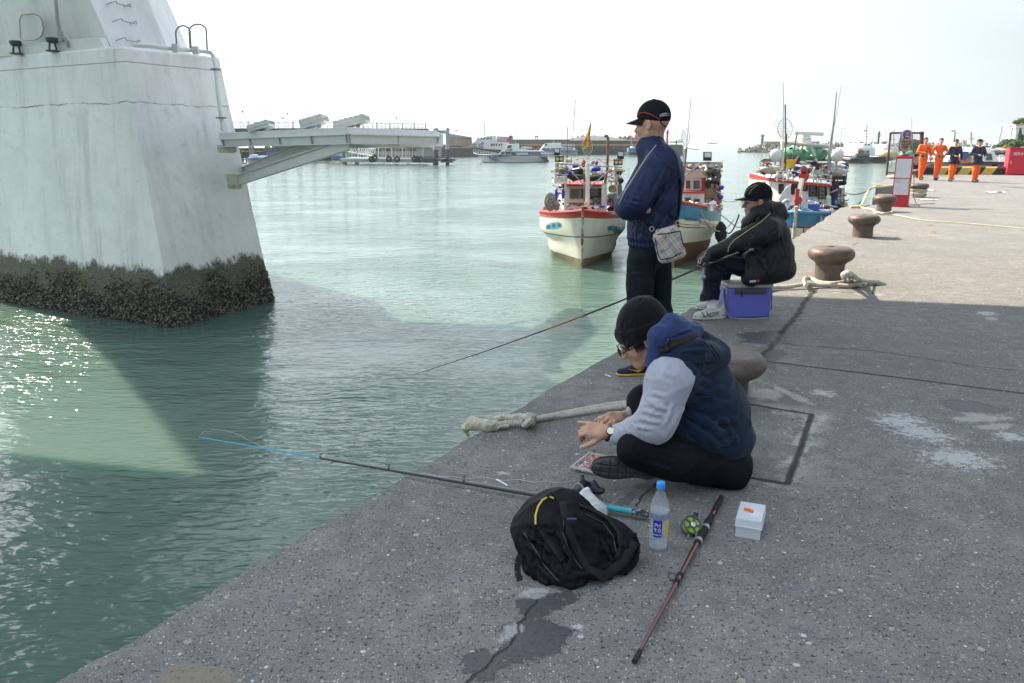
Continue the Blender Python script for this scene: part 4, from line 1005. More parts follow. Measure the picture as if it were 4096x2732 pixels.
legB_f=wrinkle(legB,.006,13,(1,1,.8),9,onto(legB,[(B(400,930,-.22),B(600,1010,-.22),.014,.012),(B(330,920,-.2),B(310,1200,-.2),.006,.006),(B(430,990,-.2),B(560,1080,-.2),.014,.012),(B(380,960,-.2),B(460,1040,-.2),.012,.010),(B(300,1130,-.2),B(400,1160,-.2),.012,.008)]))
legB_f=inter(legB_f,half(B(322,1262,-.12),(-.28,0,-1)),.004)
lbo=sobj('trousers',legB_f,*bounds([B(230,840,-.3),B(900,1310,.35)],.04),.0075,M_trk,mB)
k=MB();rr=[]
for i in range(20):
 a=2*math.pi*i/20;rr.append((math.cos(a),math.sin(a)))
c0,c1=B(331,1222,-.12),B(322,1268,-.12);k.grid([[c+Vector((x*.087+y*0,y*.087,x*.025))for x,y in rr+[rr[0]]]for c in(c0,c1)]);obj('turn_up',k,M_trk,lbo)
k=MB();k.tube([B(345,1240,-.12),B(348,1310,-.12),B(352,1345,-.12),B(352,1375,-.12)],[.046,.044,.046,.05],14);obj('sock',k,pm('white_ribbed_sock',(.72,.72,.76),.9,.15,60,.5,bscale=200,streak=9),mB)
heel=Vector((B(428,1440).x,YB-.13,QZ));toe=Vector((B(122,1440).x,YB-.2,QZ))
M_trw=pm('cream_trainer',(.50,.49,.45),.6,.15,30,.2);M_trs=pm('green_edge_sole',(.48,.47,.43),.6,.1,20)
so2,M2,k2=mk_shoe(heel,toe,(0,0,1),mB,M_trs,M_trw,.0045,laces=M_pipe)
sh_,uf_,_,_=shoe_parts(heel,toe,(0,0,1));k=MB();M_grn=pm('green_stripe',(.02,.13,.05),.5,.1,20)
for pts in([(225,1465),(280,1440),(340,1410),(410,1396)],[(250,1400),(270,1430),(300,1460)],[(290,1395),(315,1425),(350,1450)],[(300,1452),(360,1432),(415,1400)]):
 l_=surf_line(Z2B,pts,uf_,YB,.001)
 if len(l_)>2:k.tube(l_,.0055,6,flat=.5)
obj('side_stripes',k,M_grn,so2)
heel=Vector((B(520,1420).x,YB+.2,QZ));toe=Vector((B(250,1420).x,YB+.27,QZ));mk_shoe(heel,toe,(0,0,1),mB,M_trs,M_trw,.006,laces=M_pipe)
hcB=B(768,366,0);HB=frame3((-1,.04,-.06),(-.05,0,1));hB=uni([local(head_fn(False),hcB,HB,1.07),cap(hcB+Vector((.02,0,-.04)),B(800,560,0),.056,.07)],.03)
hbo=sobj('head',hB,*bounds([B(610,200,-.15),B(900,580,.15)],.03),.0045,M_skin2,mB)
eyes(hbo,hcB,HB,1.07);glasses(hbo,hcB,HB,1.07,M_wire)
brows(hbo,hcB,HB,1.07)
hair=inter(sub(local(ell((0,-.016,.02),(.083,.106,.098)),hcB,HB,1.07),local(cap((.2,.075,-.05),(-.2,.075,-.05),.075),hcB,HB,1.07),.01),half(hcB+Vector((0,0,-.052)),(0.1,0,-1)),.01)
hair=sub(hair,local(ell((-.085,-.006,-.012),(.03,.026,.036)),hcB,HB,1.07),.004);hair=sub(hair,local(ell((.085,-.006,-.012),(.03,.026,.036)),hcB,HB,1.07),.004)
sobj('hair',hair,*bounds([hcB],.17),.005,M_hair,hbo)
CB=frame3((-1,.04,-.10),(-.07,0,1));cB=baseball_cap(mB,hcB+Vector((.003,0,.018)),CB,1.12,M_capk,trim=M_olive,droop=.10,brim_len=.092,label='black cap with thin khaki lines')
crB=local(ell((0,-.008,.035),(.085,.108,.1)),hcB+Vector((.003,0,.018)),CB,1.12);k=MB()
for pts in([(655,290),(690,240),(760,205)],[(690,300),(715,255),(775,210)]):k.tube(surf_line(Z2B,pts,crB,YB,.001),.0022,5)
obj('crown_lines',k,M_olive,cB)
M_glove=pm('black_glove',(.02,.02,.024),.6,.2,60,.2);M_gred=pm('glove_red',(.35,.03,.06),.6,.2,40)
gf,GM=place_hand(B(312,852,-.24),B(215,925,-.28),(-.55,-.62,.55),-1,1.05,curl=((.5,.9,.5),(.55,.9,.5),(.6,.95,.5),(.65,1,.5)),spread=.05,thumb=(.5,.9,-.5),fat=1.15)
gb=bounds([B(160,800,-.38),B(340,1020,-.12)],.03)
go=sobj('glove',inter(gf,half(B(198,952,-.28),(-.4,0,-1)),.004),*gb,.0035,M_glove,mB);sobj('hand',inter(gf,half(B(200,950,-.28),(.4,0,1)),.003),*gb,.0035,M_skin2,mB)
k=MB()
for pts in([(292,845),(255,875),(225,905),(215,945)],[(280,870),(245,900),(232,950)]):
 l_=surf_line(Z2B,pts,gf,YB,.001)
 if len(l_)>2:k.tube(l_,.0035,5)
obj('white_lines',k,M_pipe,go);k=MB();l_=surf_line(Z2B,[(270,860),(235,885),(205,900)],gf,YB,.001)
if len(l_)>2:k.tube(l_,.011,6,flat=.35)
obj('red_panel',k,M_gred,go)
cl=B(680,1440,-.12);ct=thing('cooler_box','blue plastic cool box with grey lid and shoulder strap under the seated man','cooler',(cl.x,YB,QZ))
cw,ch,cd_=.405,.262,.27;c0=Vector((cl.x+.002,YB+.02,QZ));rot=R(4);Mr=Matrix.Rotation(rot,3,'Z')
k=MB();vs=[]
k.box(c0+Vector((0,0,ch*.5+.005)),(cw*.965,cd_*.94,ch),Mr,taper=1.035);M_blue=pm('blue_plastic',(.13,.145,.50),.35,.06,8,.05,col2=(.09,.10,.42),mix=.4,mscale=4,sharp=.5)
obj('cooler_body',k,M_blue,ct,smooth=30,bevel=.016)
k=MB();k.box(c0+Vector((0,0,.014)),(cw*.975,cd_*.955,.02),Mr);obj('base_rim',k,M_blue,ct,bevel=.006)
k=MB();k.box(c0+Vector((0,0,ch+.022)),(cw*1.02,cd_*1.02,.034),Mr);obj('lid',k,pm('grey_cream_plastic',(.40,.40,.34),.5,.1,8),ct,bevel=.010)
k=MB();fr_=c0+Mr@Vector((.0,-cd_*.5-.006,ch-.018));k.box(fr_,(cw*.70,.014,.056),Mr);k.box(fr_+Mr@Vector((0,-.008,.004)),(cw*.62,.01,.034),Mr);latch=obj('latch_handle',k,pm('dark_green_grey_plastic',(.06,.07,.07),.4,.1,9),ct,bevel=.005)
k=MB()
for i in range(5):k.box(fr_+Mr@Vector((-.06+i*.03,-.0135,.004)),(.02,.003,.022),Mr)
obj('grip_ribs',k,M_dkgrey,latch,smooth=10)
k=MB();sp_=[c0+Mr@Vector(v)for v in((cw*.5+.004,-.02,ch-.01),(cw*.5+.03,-.03,ch-.04),(cw*.5+.028,-.06,ch*.5),(cw*.5+.015,-.1,.06),(cw*.42,-.16,.006),(cw*.1,-.21,.005),(-cw*.25,-.19,.006),(-cw*.45,-.165,.012),(-cw*.53,-.1,.09),(-cw*.52,-.03,.17),(-cw*.5,0,ch-.02))]
for a_,b_ in zip(sp_[:-1],sp_[1:]):k.bar(a_,b_,.034 if a_.z>.05+QZ else .004,.004 if a_.z>.05+QZ else .034,up=(1,0,0)if a_.z>.05+QZ else(0,1,0))
obj('shoulder_strap',k,pm('grey_webbing',(.33,.34,.34),.8,.1,40),ct,smooth=60)
k=MB();k.tube([B(625,1170,-.3),B(627,1205,-.31)],.003,6);k.tube([B(627,1205,-.31),B(626,1258,-.31)],[.005,.0065],8);obj('zip_pull',k,M_black,jbo)
k=MB();k.box(c0+Mr@Vector((cw*.5+.004,-.05,ch*.45)),(.004,.07,.09),Mr);obj('side_sticker',k,pm('sticker',(.45,.45,.48),.5,.3,30),ct,smooth=10)
# ---- young man sitting cross-legged in the foreground
YC=3.42
def Cc(x,y,dy=0):return Z7.D(x,y,YC+dy)
M_slv=pm('grey_marl_sleeve',(.36,.37,.44),.9,.10,90,.35,bscale=500,sheen=.3)
M_vest=pm('navy_fleece',(.007,.018,.040),.85,.15,5,.2,bscale=400,sheen=.12,spec=.2)
M_line=pm('blue_hood_lining',(.028,.048,.14),.85,.12,6,.2,bscale=400,sheen=.15,spec=.2)
M_fur=pm('dark_brown_pile',(.035,.022,.018),.95,.5,90,.6,bscale=300)
M_blk=pm('black_trousers',(.0045,.005,.007),.75,.25,7,.1,bscale=250,spec=.2)
M_bean=pm('black_beanie_fleece',(.007,.007,.010),.95,.2,12,.3,bscale=350,sheen=.12,spec=.15)
mC=thing('person','young man in black beanie and navy hoodie sitting cross legged on the quay','person',(*Cc(1000,1300)[:2],QZ))
torsoC=uni([ell(Cc(880,660,.05),(.175,.21,.16)),ell(Cc(975,830,.05),(.195,.215,.17)),ell(Cc(1045,1000,.05),(.175,.21,.13)),cap(Cc(830,970,-.05),Cc(1010,1040,-.03),.10,.11),cap(Cc(760,985,-.10),Cc(960,1000,-.12),.045,.08),ell(Cc(800,620,-.12),(.10,.11,.10)),ell(Cc(820,560,.2),(.11,.12,.10))],.06)
foldsC=[(Cc(1180,1020,-.1),Cc(1000,1090,-.2),.014,.014),(Cc(900,700,-.2),Cc(1060,800,-.2),.014,.012),(Cc(880,980,-.2),Cc(1000,1080,-.2),.012,.016),(Cc(1100,900,-.1),Cc(1180,1060,-.1),.014,.010),(Cc(1080,700,-.1),Cc(880,780,-.2),.014,.016),(Cc(1140,800,-.05),Cc(930,850,-.2),.016,.012),(Cc(1180,900,-.05),Cc(1010,940,-.18),.016,.016),(Cc(860,860,-.2),Cc(1120,1000,-.16),.018,.022),(Cc(820,900,-.2),Cc(1060,1080,-.16),.014,.018),(Cc(980,900,-.2),Cc(1110,1060,-.14),.012,.014),(Cc(900,640,-.25),Cc(1050,620,-.15),.014,-.010)]
hemn=half(Cc(1100,1160,0),(.20,0,-1))
tC=wrinkle(torsoC,.008,13,(1,1,1),11,onto(torsoC,foldsC))
def tC2(p):
 d=tC(p);h=hemn(p);d=d.copy();d+=.007*np.exp(-((h+.045)/.006)**2)-.004*np.clip((h+.045)/.03,0,1);return d
tC_fn=inter(tC2,hemn,.012)
tco=sobj('hoodie',tC_fn,*bounds([Cc(660,480,-.35),Cc(1300,1200,.4)],.06),.006,M_vest,mC)
sl1=uni([cap(Cc(752,655,-.168),Cc(680,880,-.21),.105,.083),cap(Cc(680,880,-.21),Cc(655,935,-.21),.083,.076),cap(Cc(655,935,-.21),Cc(410,1008,-.12),.078,.043)],.035)
sl1_fn=wrinkle(sl1,.006,18,(1,1,1),12,onto(sl1,[(Cc(700,600,-.3),Cc(800,640,-.3),.012,.006),(Cc(600,780,-.3),Cc(700,800,-.3),.009,.010),(Cc(540,950,-.3),Cc(640,970,-.3),.010,.010),(Cc(430,960,-.2),Cc(460,1030,-.2),.007,.007),(Cc(620,800,-.3),Cc(740,850,-.32),.011,.014),(Cc(580,850,-.3),Cc(700,880,-.33),.010,.014),(Cc(560,900,-.3),Cc(690,930,-.33),.010,.012),(Cc(640,740,-.28),Cc(720,760,-.3),.010,.008),(Cc(520,930,-.25),Cc(560,1000,-.25),.008,.010),(Cc(470,940,-.2),Cc(500,1010,-.22),.007,.008),(Cc(780,800,-.3),Cc(720,950,-.33),.012,.010)]))
sl1_fn=inter(sl1_fn,half(Cc(372,1012,-.12),(-1,.1,.28)),.005)
sobj('sleeve',sl1_fn,*bounds([Cc(350,520,-.4),Cc(880,1060,.05)],.03),.005,M_slv,tco,label='grey marl sleeve on the near arm')
sl2=inter(cap(Cc(760,720,.22),Cc(600,880,.17),.09,.06),half(Cc(474,860,.15),(-1,0,.1)),.005);sl2=uni([sl2,cap(Cc(600,880,.17),Cc(490,868,.12),.06,.036)],.02)
sobj('sleeve',inter(sl2,half(Cc(474,860,.15),(-1,0,.1)),.005),*bounds([Cc(450,600,-.0),Cc(860,960,.35)],.04),.006,M_slv,tco)
lg=uni([cap(Cc(528,1075,-.20),Cc(800,1150,-.16),.072,.098),cap(Cc(800,1150,-.16),Cc(1080,1180,-.02),.098,.125),ell(Cc(1075,1180,.04),(.13,.2,.115)),cap(Cc(540,1110,-.2),Cc(700,1190,-.19),.068,.055),cap(Cc(585,795,.15),Cc(900,1080,.14),.070,.10),cap(Cc(585,795,.15),Cc(570,1060,.06),.068,.055),cap(Cc(570,1060,.06),Cc(600,1180,0),.055,.05)],.035)
lg=inter(lg,half(Vector((0,0,QZ+.004)),(0,0,-1)),.006)
lg_fn=wrinkle(lg,.005,14,(1,1,1),13,onto(lg,[(Cc(620,1080,-.3),Cc(800,1120,-.3),.014,.006),(Cc(700,1010,-.2),Cc(900,1090,-.25),.012,.010),(Cc(930,1100,-.2),Cc(1100,1150,-.18),.012,.008),(Cc(880,1060,-.2),Cc(1050,1100,-.18),.010,.010),(Cc(480,1020,-.3),Cc(560,1120,-.3),.010,.006),(Cc(600,1180,-.3),Cc(760,1230,-.3),.012,.010)]))
sobj('trousers',lg_fn,*bounds([Cc(420,690,-.4),Cc(1260,1360,.4)],.05),.0065,M_blk,mC)
hcC=Cc(584,392,0);HC=frame3((-.90,.06,-.50),(-.46,.0,.88));hC=uni([local(head_fn(False),hcC,HC,1.04),cap(hcC+HC@Vector((0,-.02,-.05)),Cc(800,560,.04),.052,.062)],.03)
hco=sobj('head',hC,*bounds([Cc(420,230,-.15),Cc(830,620,.15)],.03),.0032,M_skin,mC)
eyes(hco,hcC,HC,1.04);brows(hco,hcC,HC,1.04);glasses(hco,hcC,HC,1.04,M_capk,thick=.0022)
k=MB();rn=random.Random(5)
for i in range(26):
 x=rn.uniform(-.07,.07);p=hcC+HC@Vector((x*1.04,.085-abs(x)*.3,.04));k.tube([p,p+HC@Vector((rn.uniform(-.004,.004),.014,-.022)),p+HC@Vector((rn.uniform(-.008,.008),.012,-.046))],[.004,.003,.0008],5)
for sx in(-1,1):
 for i in range(6):p=hcC+HC@Vector((sx*.076,.025+i*.008-.02,.02));k.tube([p,p+HC@Vector((sx*.006,.004,-.028)),p+HC@Vector((sx*.004,.006,-.05))],[.005,.004,.001],5)
fr_o=obj('fringe',k,M_hair,hco);fr_o['kind']='stuff'
bn=local(uni([ell((0,-.022,.052),(.092,.116,.098)),ell((0,-.040,.105),(.066,.08,.062))],.04),hcC,HC,1.04)
cuffp=half(hcC+HC@Vector((0,0,.012)),HC@Vector((0,-.12,-1)))
cuff=inter(local(ell((0,-.018,.045),(.100,.122,.112)),hcC,HC,1.04),half(hcC+HC@Vector((0,0,.076)),HC@Vector((0,-.1,1))),.010)
bn2=inter(uni([inter(bn,half(hcC+HC@Vector((0,0,.05)),HC@Vector((0,0,-1))),.004),cuff],.004),cuffp,.008)
bn3=wrinkle(bn2,.0025,30,(1,1,.4),14,[(hcC+HC@Vector((-.02,-.10,.19)),hcC+HC@Vector((-.09,.02,.09)),.006,-.005),(hcC+HC@Vector((-.0,-.02,.17)),hcC+HC@Vector((-.085,.075,.08)),.006,-.004)])
sobj('beanie',bn3,*bounds([hcC],.24),.004,M_bean,mC)
hl=uni([cap(Cc(645,545,-.13),Cc(680,380,-.13),.030,.042),cap(Cc(680,380,-.13),Cc(760,318,-.06),.042,.050),cap(Cc(760,318,-.06),Cc(880,372,-.02),.048,.050),cap(Cc(880,372,-.02),Cc(905,345,0),.04,.038),cap(Cc(700,330,.12),Cc(800,320,.1),.05),cap(Cc(720,440,-.10),Cc(880,390,-.07),.040,.035),cap(Cc(660,560,.12),Cc(700,350,.12),.04)],.02)
hl_f=wrinkle(hl,.005,22,(1,1,1),15,onto(hl,[(Cc(670,480,-.19),Cc(780,330,-.13),.007,-.016),(Cc(740,400,-.18),Cc(900,350,-.1),.007,-.014),(Cc(700,520,-.19),Cc(740,400,-.17),.008,.012)]))
hdo=sobj('hood_lining',hl_f,*bounds([Cc(600,240,-.25),Cc(980,600,.25)],.04),.0048,M_line,tco)
hh=uni([cap(Cc(700,545,-.155),Cc(900,480,-.13),.034,.055),cap(Cc(900,480,-.13),Cc(1050,520,-.03),.062,.052),cap(Cc(950,400,0),Cc(1050,500,0),.038,.06),ell(Cc(930,490,.02),(.11,.15,.062)),cap(Cc(850,430,.12),Cc(1030,500,.08),.05),ell(Cc(820,555,-.03),(.13,.16,.06))],.03)
hh_f=wrinkle(hh,.005,20,(1,1,1),16,onto(hh,[(Cc(760,560,-.2),Cc(1050,550,-.12),.008,-.016),(Cc(820,480,-.2),Cc(1040,470,-.08),.009,.012),(Cc(940,400,-.08),Cc(1040,520,-.08),.006,-.010),(Cc(980,410,-.08),Cc(1060,520,-.06),.006,-.010)]))
hdo2=sobj('hood',hh_f,*bounds([Cc(650,360,-.27),Cc(1110,640,.25)],.04),.0048,M_vest,tco)
fu=MB();l_=surf_line(Z7,[(690,478),(760,440),(850,408),(930,372)],uni([hl_f,hh_f],.02),YC,.004)
if len(l_)>3:
 fu.tube([l_[0]]+l_[1:-1]+[l_[-1]],[.006]+[.017]*(len(l_)-2)+[.006],8,flat=.7);obj('pile_lining_edge',fu,M_fur,hdo)
k=MB();p=hit(Z7,745,1000,tC_fn,YC,.004)
if p:k.cyl(p,p+Vector((-.014,0,.004)),.004,n=8);k.cyl(p+Vector((0,0,.004)),p+Vector((0,0,-.012)),.0025,n=6);obj('zip_pull',k,M_galv,tco)
n1,NM=place_hand(Cc(352,985,-.12),Cc(238,962,-.10),(-.05,-.52,.85),-1,1.0,curl=((.62,.9,.5),(.75,1.0,.6),(.7,.9,.6),(.12,.12,.1)),spread=.10,thumb=(.75,.75,-.5))
n1=uni([n1,cap(Cc(352,985,-.12),Cc(420,1005,-.12),.026,.03)],.01)
nho=sobj('hand',n1,*bounds([Cc(170,880,-.25),Cc(430,1060,.0)],.03),.0022,M_skin,mC)
n2,_=place_hand(Cc(455,892,.10),Cc(345,912,.02),(.1,-.45,.9),1,1.0,curl=((.6,.8,.5),(.8,1.0,.6),(.9,1.1,.6),(1.0,1.1,.6)),spread=.05,thumb=(.55,.9,-.45),tcurl=.6)
n2=uni([n2,cap(Cc(455,892,.10),Cc(520,870,.13),.026,.032)],.01)
sobj('hand',n2,*bounds([Cc(300,830,-.08),Cc(530,970,.22)],.03),.0022,M_skin,mC)
k=MB();wc=Cc(368,995,-.12);ax=(Cc(352,985,-.12)-Cc(420,1005,-.12)).normalized();k.torus(wc,.031,.0065,ax,22,8);wo_=obj('watch_strap',k,M_black,mC)
fcn=(Vector((0,-.75,.66))-ax*Vector((0,-.75,.66)).dot(ax)).normalized();q_=Vector((0,0,1)).rotation_difference((fcn+ax*.35).normalized()).to_matrix()
k=MB();k.lathe([(0,0),(.0195,0),(.0195,.007),(.0165,.009)],wc+fcn*.030,22,q_);obj('watch_case',k,M_black,wo_)
k=MB();k.lathe([(0,.0088),(.0162,.0088),(.0162,.0098),(0,.0098)],wc+fcn*.030,22,q_);obj('watch_face',k,pm('cream_dial',(.80,.68,.55),.3,.03,20,emit=None),wo_)
heel,toe=Cc(700,1240,-.17),Cc(262,1212,-.20)
M_shk=pm('black_knit_shoe',(.016,.017,.022),.85,.3,120,.3,bscale=500);M_slk=pm('black_rubber_sole',(.048,.049,.053),.55,.2,30,.2)
so_,up_,MS,kS=shoe_parts(heel,toe,(.08,.96,.10))
def tread(p):
 q=(p-V3(heel))@np.array(MS,np.float32)/kS;d=so_(p);g=np.minimum(np.abs(((q[:,1]+.01)%.034)-.017),np.abs(((q[:,0])%.03)-.015));return d+.0070*np.exp(-(g/.0028)**2)*(q[:,2]<.008)
b_=bounds([heel,toe],.13);sc_o=sobj('shoe',up_,*b_,.004,M_shk,mC);sobj('sole',tread,*b_,.0028,M_slk,sc_o)
sk=MB();sk.tube([Cc(640,1190,-.13),Cc(600,1195,-.13)],.045,14)
# ===== things lying around him
M_teal=pm('teal_rod_paint',(.05,.36,.48),.3,.1,30,coat=.5);M_carb=pm('carbon_rod',(.012,.014,.022),.25,.2,30,coat=.5);M_maro=pm('maroon_rod',(.10,.012,.022),.25,.15,20,coat=.6)
M_gl=pm('fishing_line',(.55,.60,.58),.4,.05,30);M_cork=pm('black_foam_grip',(.016,.016,.018),.7,.3,80,.3)
def ring_guide(parent,p,d,up,r,h):
 k=MB();p=Vector(p);d=Vector(d).normalized();up=Vector(up).normalized();c_=p+up*h;k.torus(c_,r,r*.18,d,14,6)
 k.tube([p-d*r*1.4,c_-up*r],r*.14,5);k.tube([p+d*r*1.4,c_-up*r],r*.14,5);return obj('line_guide',k,M_dkgrey,parent,smooth=60)
def RP(fr,x,y,z):return fr.P(x,y,z)
rod1=thing('fishing_rod','long blue and black fishing rod lying on the quay with its tip over the water','fishing rod',ZD.P(1240,1140,QZ))
a_,b_=ZD.P(1240,1138,QZ+.032),ZD.P(896,1079,QZ+.03);dr=(b_-a_).normalized()
def on_rod(x,y):
 r=ray(x/.574,y/.574);o=Vector((0,0,CAMZ));w0=a_-o;r_=r.normalized();bq=dr.dot(r_);dq=dr.dot(w0);eq=r_.dot(w0);s=(bq*eq-dq)/(1-bq*bq);return a_+dr*s
tipp,col1,col0,but=on_rod(457,1007),on_rod(735,1053),on_rod(1240,1140),on_rod(1488,1186)
h0=on_rod(1392,1166)
k=MB();k.tube([h0,lerp(h0,col1,.5),col1],[.011,.0085,.0062],10);obj('blank',k,M_carb,rod1);k=MB();k.tube([col1,lerp(col1,tipp,.6),tipp],[.0056,.0035,.0022],8);obj('tip_section',k,M_teal,rod1)
k=MB();k.tube([h0,lerp(h0,but,.62)],.0135,12);obj('grip_sleeve',k,pm('teal_grip',(.05,.33,.40),.5,.2,30,.1),rod1)
k=MB();pts=[lerp(lerp(h0,but,.62),but,i/10)for i in range(11)];k.tube(pts,[.0145+.0012*(i%2)for i in range(11)],10);obj('wrapped_grip',k,pm('white_braid_wrap',(.03,.03,.035),.8,.2,30,.2,col2=(.55,.56,.58),mix=.42,mscale=60,sharp=.2),rod1)
for x,y,r_ in((1065,1108,.012),(893,1078,.009),(735,1053,.008),(582,1027,.006),(460,1008,.004)):p=on_rod(x,y);ring_guide(rod1,p,dr,(0,0,1),r_,r_*1.8)
k=MB();tip=tipp;ln=[tip,tip+Vector((.05,.06,.03)),ZD.D(600,1020,tip.y+.1),ZD.D(800,1028,a_.y+.4),ZD.D(930,1027,a_.y+.6)];ln2=[]
for u,v in zip(ln[:-1],ln[1:]):
 for i in range(5):ln2.append(lerp(u,v,i/5)+Vector((0,0,.012*math.sin(len(ln2)*1.1))))
k.tube(ln2,.0009,4);obj('line',k,M_gl,rod1)
k=MB();g_=[Z4B.P(*p,QZ+.004)for p in[(0,855),(120,848),(260,880),(400,880),(530,905),(700,885),(900,920),(1050,910),(1200,938),(1330,925),(1440,945),(1560,925),(1640,925)]]
ln2=[]
for u,v in zip(g_[:-1],g_[1:]):
 for i in range(4):ln2.append(lerp(u,v,i/4))
k.tube(ln2,.0011,4);obj('line',k,M_gl,rod1)
rl=ZD.P(1352,1152,QZ+.01);k=MB();rc_=Z8.D(760,235,rl.y+.06)
def Rw(x,y,d=0):return Z8.D(x,y,rl.y+.04+d)
reel=obj('reel_body',uni and MB().box((0,0,0),(1,1,1)),M_carb,rod1);bpy.data.objects.remove(reel)
rb_fn=uni([cap(Rw(705,265,-.03),Rw(735,250,0),.030,.030),cap(Rw(735,250,0),Rw(800,255,.01),.026,.022),cap(Rw(795,220,.01),Rw(815,285,.0),.014,.012),cap(Rw(800,285,0),Rw(850,275,0),.017,.016),cap(Rw(722,215,0),Rw(722,175,0),.009,.008)],.012)
rlo=sobj('reel',rb_fn,*bounds([Rw(680,160,-.06),Rw(870,310,.06)],.04),.003,pm('black_reel',(.014,.014,.017),.3,.2,30,coat=.3),rod1)
k=MB();q_=Vector((0,0,1)).rotation_difference((Rw(690,262,-.05)-Rw(735,250,0)).normalized()).to_matrix();k.lathe([(0,0),(.026,0),(.026,.012),(.021,.016),(.021,.030),(.028,.034),(.028,.040),(0,.042)],Rw(722,258,-.012),24,q_);obj('spool',k,pm('spool_grey',(.22,.23,.23),.35,.1,20,metal=.4),rlo)
k=MB();k.tube([Rw(700,235,-.03),Rw(712,200,-.03),Rw(724,195,-.02),Rw(722,178,0)],.0035,6);obj('bail_arm',k,M_dkgrey,rlo)
k=MB();k.tube([Rw(815,290,0),Rw(812,300,.0),on_rod(1392,1166)+Vector((-.02,0,.01))],.009,8);obj('reel_foot',k,M_dkgrey,rlo)
rod2=thing('fishing_rod','short maroon fishing rod lying on the concrete behind the water bottle','fishing rod',Z8.P(1500,620))
u0,u1=Z8.P(1073,1425,QZ+.016),Z8.P(1658,318,QZ+.016);du=(u1-u0).normalized()
def r2(x,y):
 r=ray(*Z8.full(x,y)).normalized();o=Vector((0,0,CAMZ));w0=u0-o;bq=du.dot(r);s=(bq*r.dot(w0)-du.dot(w0))/(1-bq*bq);return u0+du*s
k=MB();k.tube([r2(1110,1352),r2(1490,625)],[.0055,.0115],12);obj('blank',k,M_maro,rod2)
k=MB();k.tube([r2(1073,1425),r2(1110,1352)],[.009,.0085],10);obj('tip_cap',k,M_cork,rod2)
k=MB();k.tube([r2(1488,632),r2(1500,600),r2(1560,500),r2(1578,470),r2(1595,440)],[.0135,.016,.017,.014,.011],12);obj('reel_seat',k,M_cork,rod2)
for p in((1494,620),(1540,530)):k=MB();k.tube([r2(*p),r2(p[0]+8,p[1]-14)],.0178,16);obj('seat_ring',k,M_galv,rod2)
k=MB();k.tube([r2(1590,450),r2(1608,410)],.0105,12);obj('fore_section',k,M_maro,rod2);k=MB();k.tube([r2(1606,414),r2(1640,350),r2(1658,318)],[.0125,.0125,.0115],12);obj('rear_grip',k,M_cork,rod2)
for p in((1372,850),(1350,895)):k=MB();k.tube([r2(*p),r2(p[0]+8,p[1]-16)],.0118,10);obj('thread_band',k,M_cork,rod2)
lf=Vector((-du.y,du.x,0));lf=lf if lf.x<0 else-lf
ring_guide(rod2,r2(1362,872),du,(lf+Vector((0,0,.4))).normalized(),.013,.022);ring_guide(rod2,r2(1100,1370),du,(lf+Vector((0,0,.4))).normalized(),.005,.010)
cf=Z8.P(1455,512,QZ+.035);axf=Vector((.25,-.62,.72)).normalized();q_=Vector((0,0,1)).rotation_difference(axf).to_matrix()
k=MB()
for z in(-.014,.014):k.torus(cf+axf*z,.037,.0035,axf,28,6)
for i in range(5):a=i*2*math.pi/5;k.bar(cf+axf*.014,cf+axf*.014+q_@Vector((math.cos(a)*.037,math.sin(a)*.037,0)),.008,.003,up=axf)
k.lathe([(0,-.016),(.014,-.016),(.014,.016),(0,.016)],cf,16,q_);flr=obj('fly_reel',k,M_dkgrey,rod2,smooth=40)
k=MB();k.lathe([(.014,-.011),(.031,-.011),(.033,0),(.031,.011),(.014,.011)],cf,28,q_);obj('lime_line_spool',k,pm('lime_line',(.28,.46,.03),.5,.25,90,.4,streak=.1),flr)
k=MB();k.lathe([(0,.015),(.010,.015),(.010,.020),(0,.021)],cf,16,q_);obj('reel_hub',k,pm('silver',(.7,.7,.7),.25,.05,9,metal=.8),flr)
k=MB();h0_=Z8.D(1478,470,cf.y+.03);k.tube([cf+Vector((.012,.02,.03)),h0_,Z8.D(1488,425,cf.y+.05)],[.006,.009,.010],8);obj('handle_knob',k,M_black,flr)
k=MB();k.tube([Z8.P(1498,590,QZ+.02),cf+axf*-.012+Vector((.018,-.03,-.01))],.006,8);k.tube([cf+Vector((-.015,-.035,-.02)),Z8.D(1436,578,cf.y-.045)],.005,8);obj('reel_foot',k,M_galv,flr)
rod3=thing('fishing_rod','slim maroon fishing rod held out over the water by the seated man','fishing rod',B(240,985,-.28))
r0,r1=B(330,955,-.27),ZD.D(945,862,6.0)
g0=B(210,992,-.28);dq=(r1-g0)
k=MB();k.tube([g0+(g0-r1).normalized()*.42,g0],[.011,.010],10);hd=obj('handle',k,M_carb,rod3)
for i,(t0,t1,ra,rb2,mt)in enumerate(((0,.2,.010,.0085,M_maro),(.2,.42,.0085,.0068,pm('dark_maroon',(.035,.012,.016),.3,.1,20)),(.42,.55,.0068,.0056,pm('orange_rod',(.40,.12,.03),.3,.1,20)),(.55,1,.0056,.0018,M_carb))):
 k=MB();k.tube([lerp(g0,r1,t0)-Vector((0,0,.10*4*t0*(1-t0)*.4)),lerp(g0,r1,(t0+t1)/2)-Vector((0,0,.04*4*((t0+t1)/2)*(1-(t0+t1)/2))),lerp(g0,r1,t1)-Vector((0,0,.04*4*t1*(1-t1)))],[ra,(ra+rb2)/2,rb2],8);obj('rod_section',k,mt,rod3)
for t in(.2,.42,.62,.8,.93):p=lerp(g0,r1,t)-Vector((0,0,.04*4*t*(1-t)));ring_guide(rod3,p,dq,(0,0,-1),.010*(1-t*.5),.016*(1-t*.5))
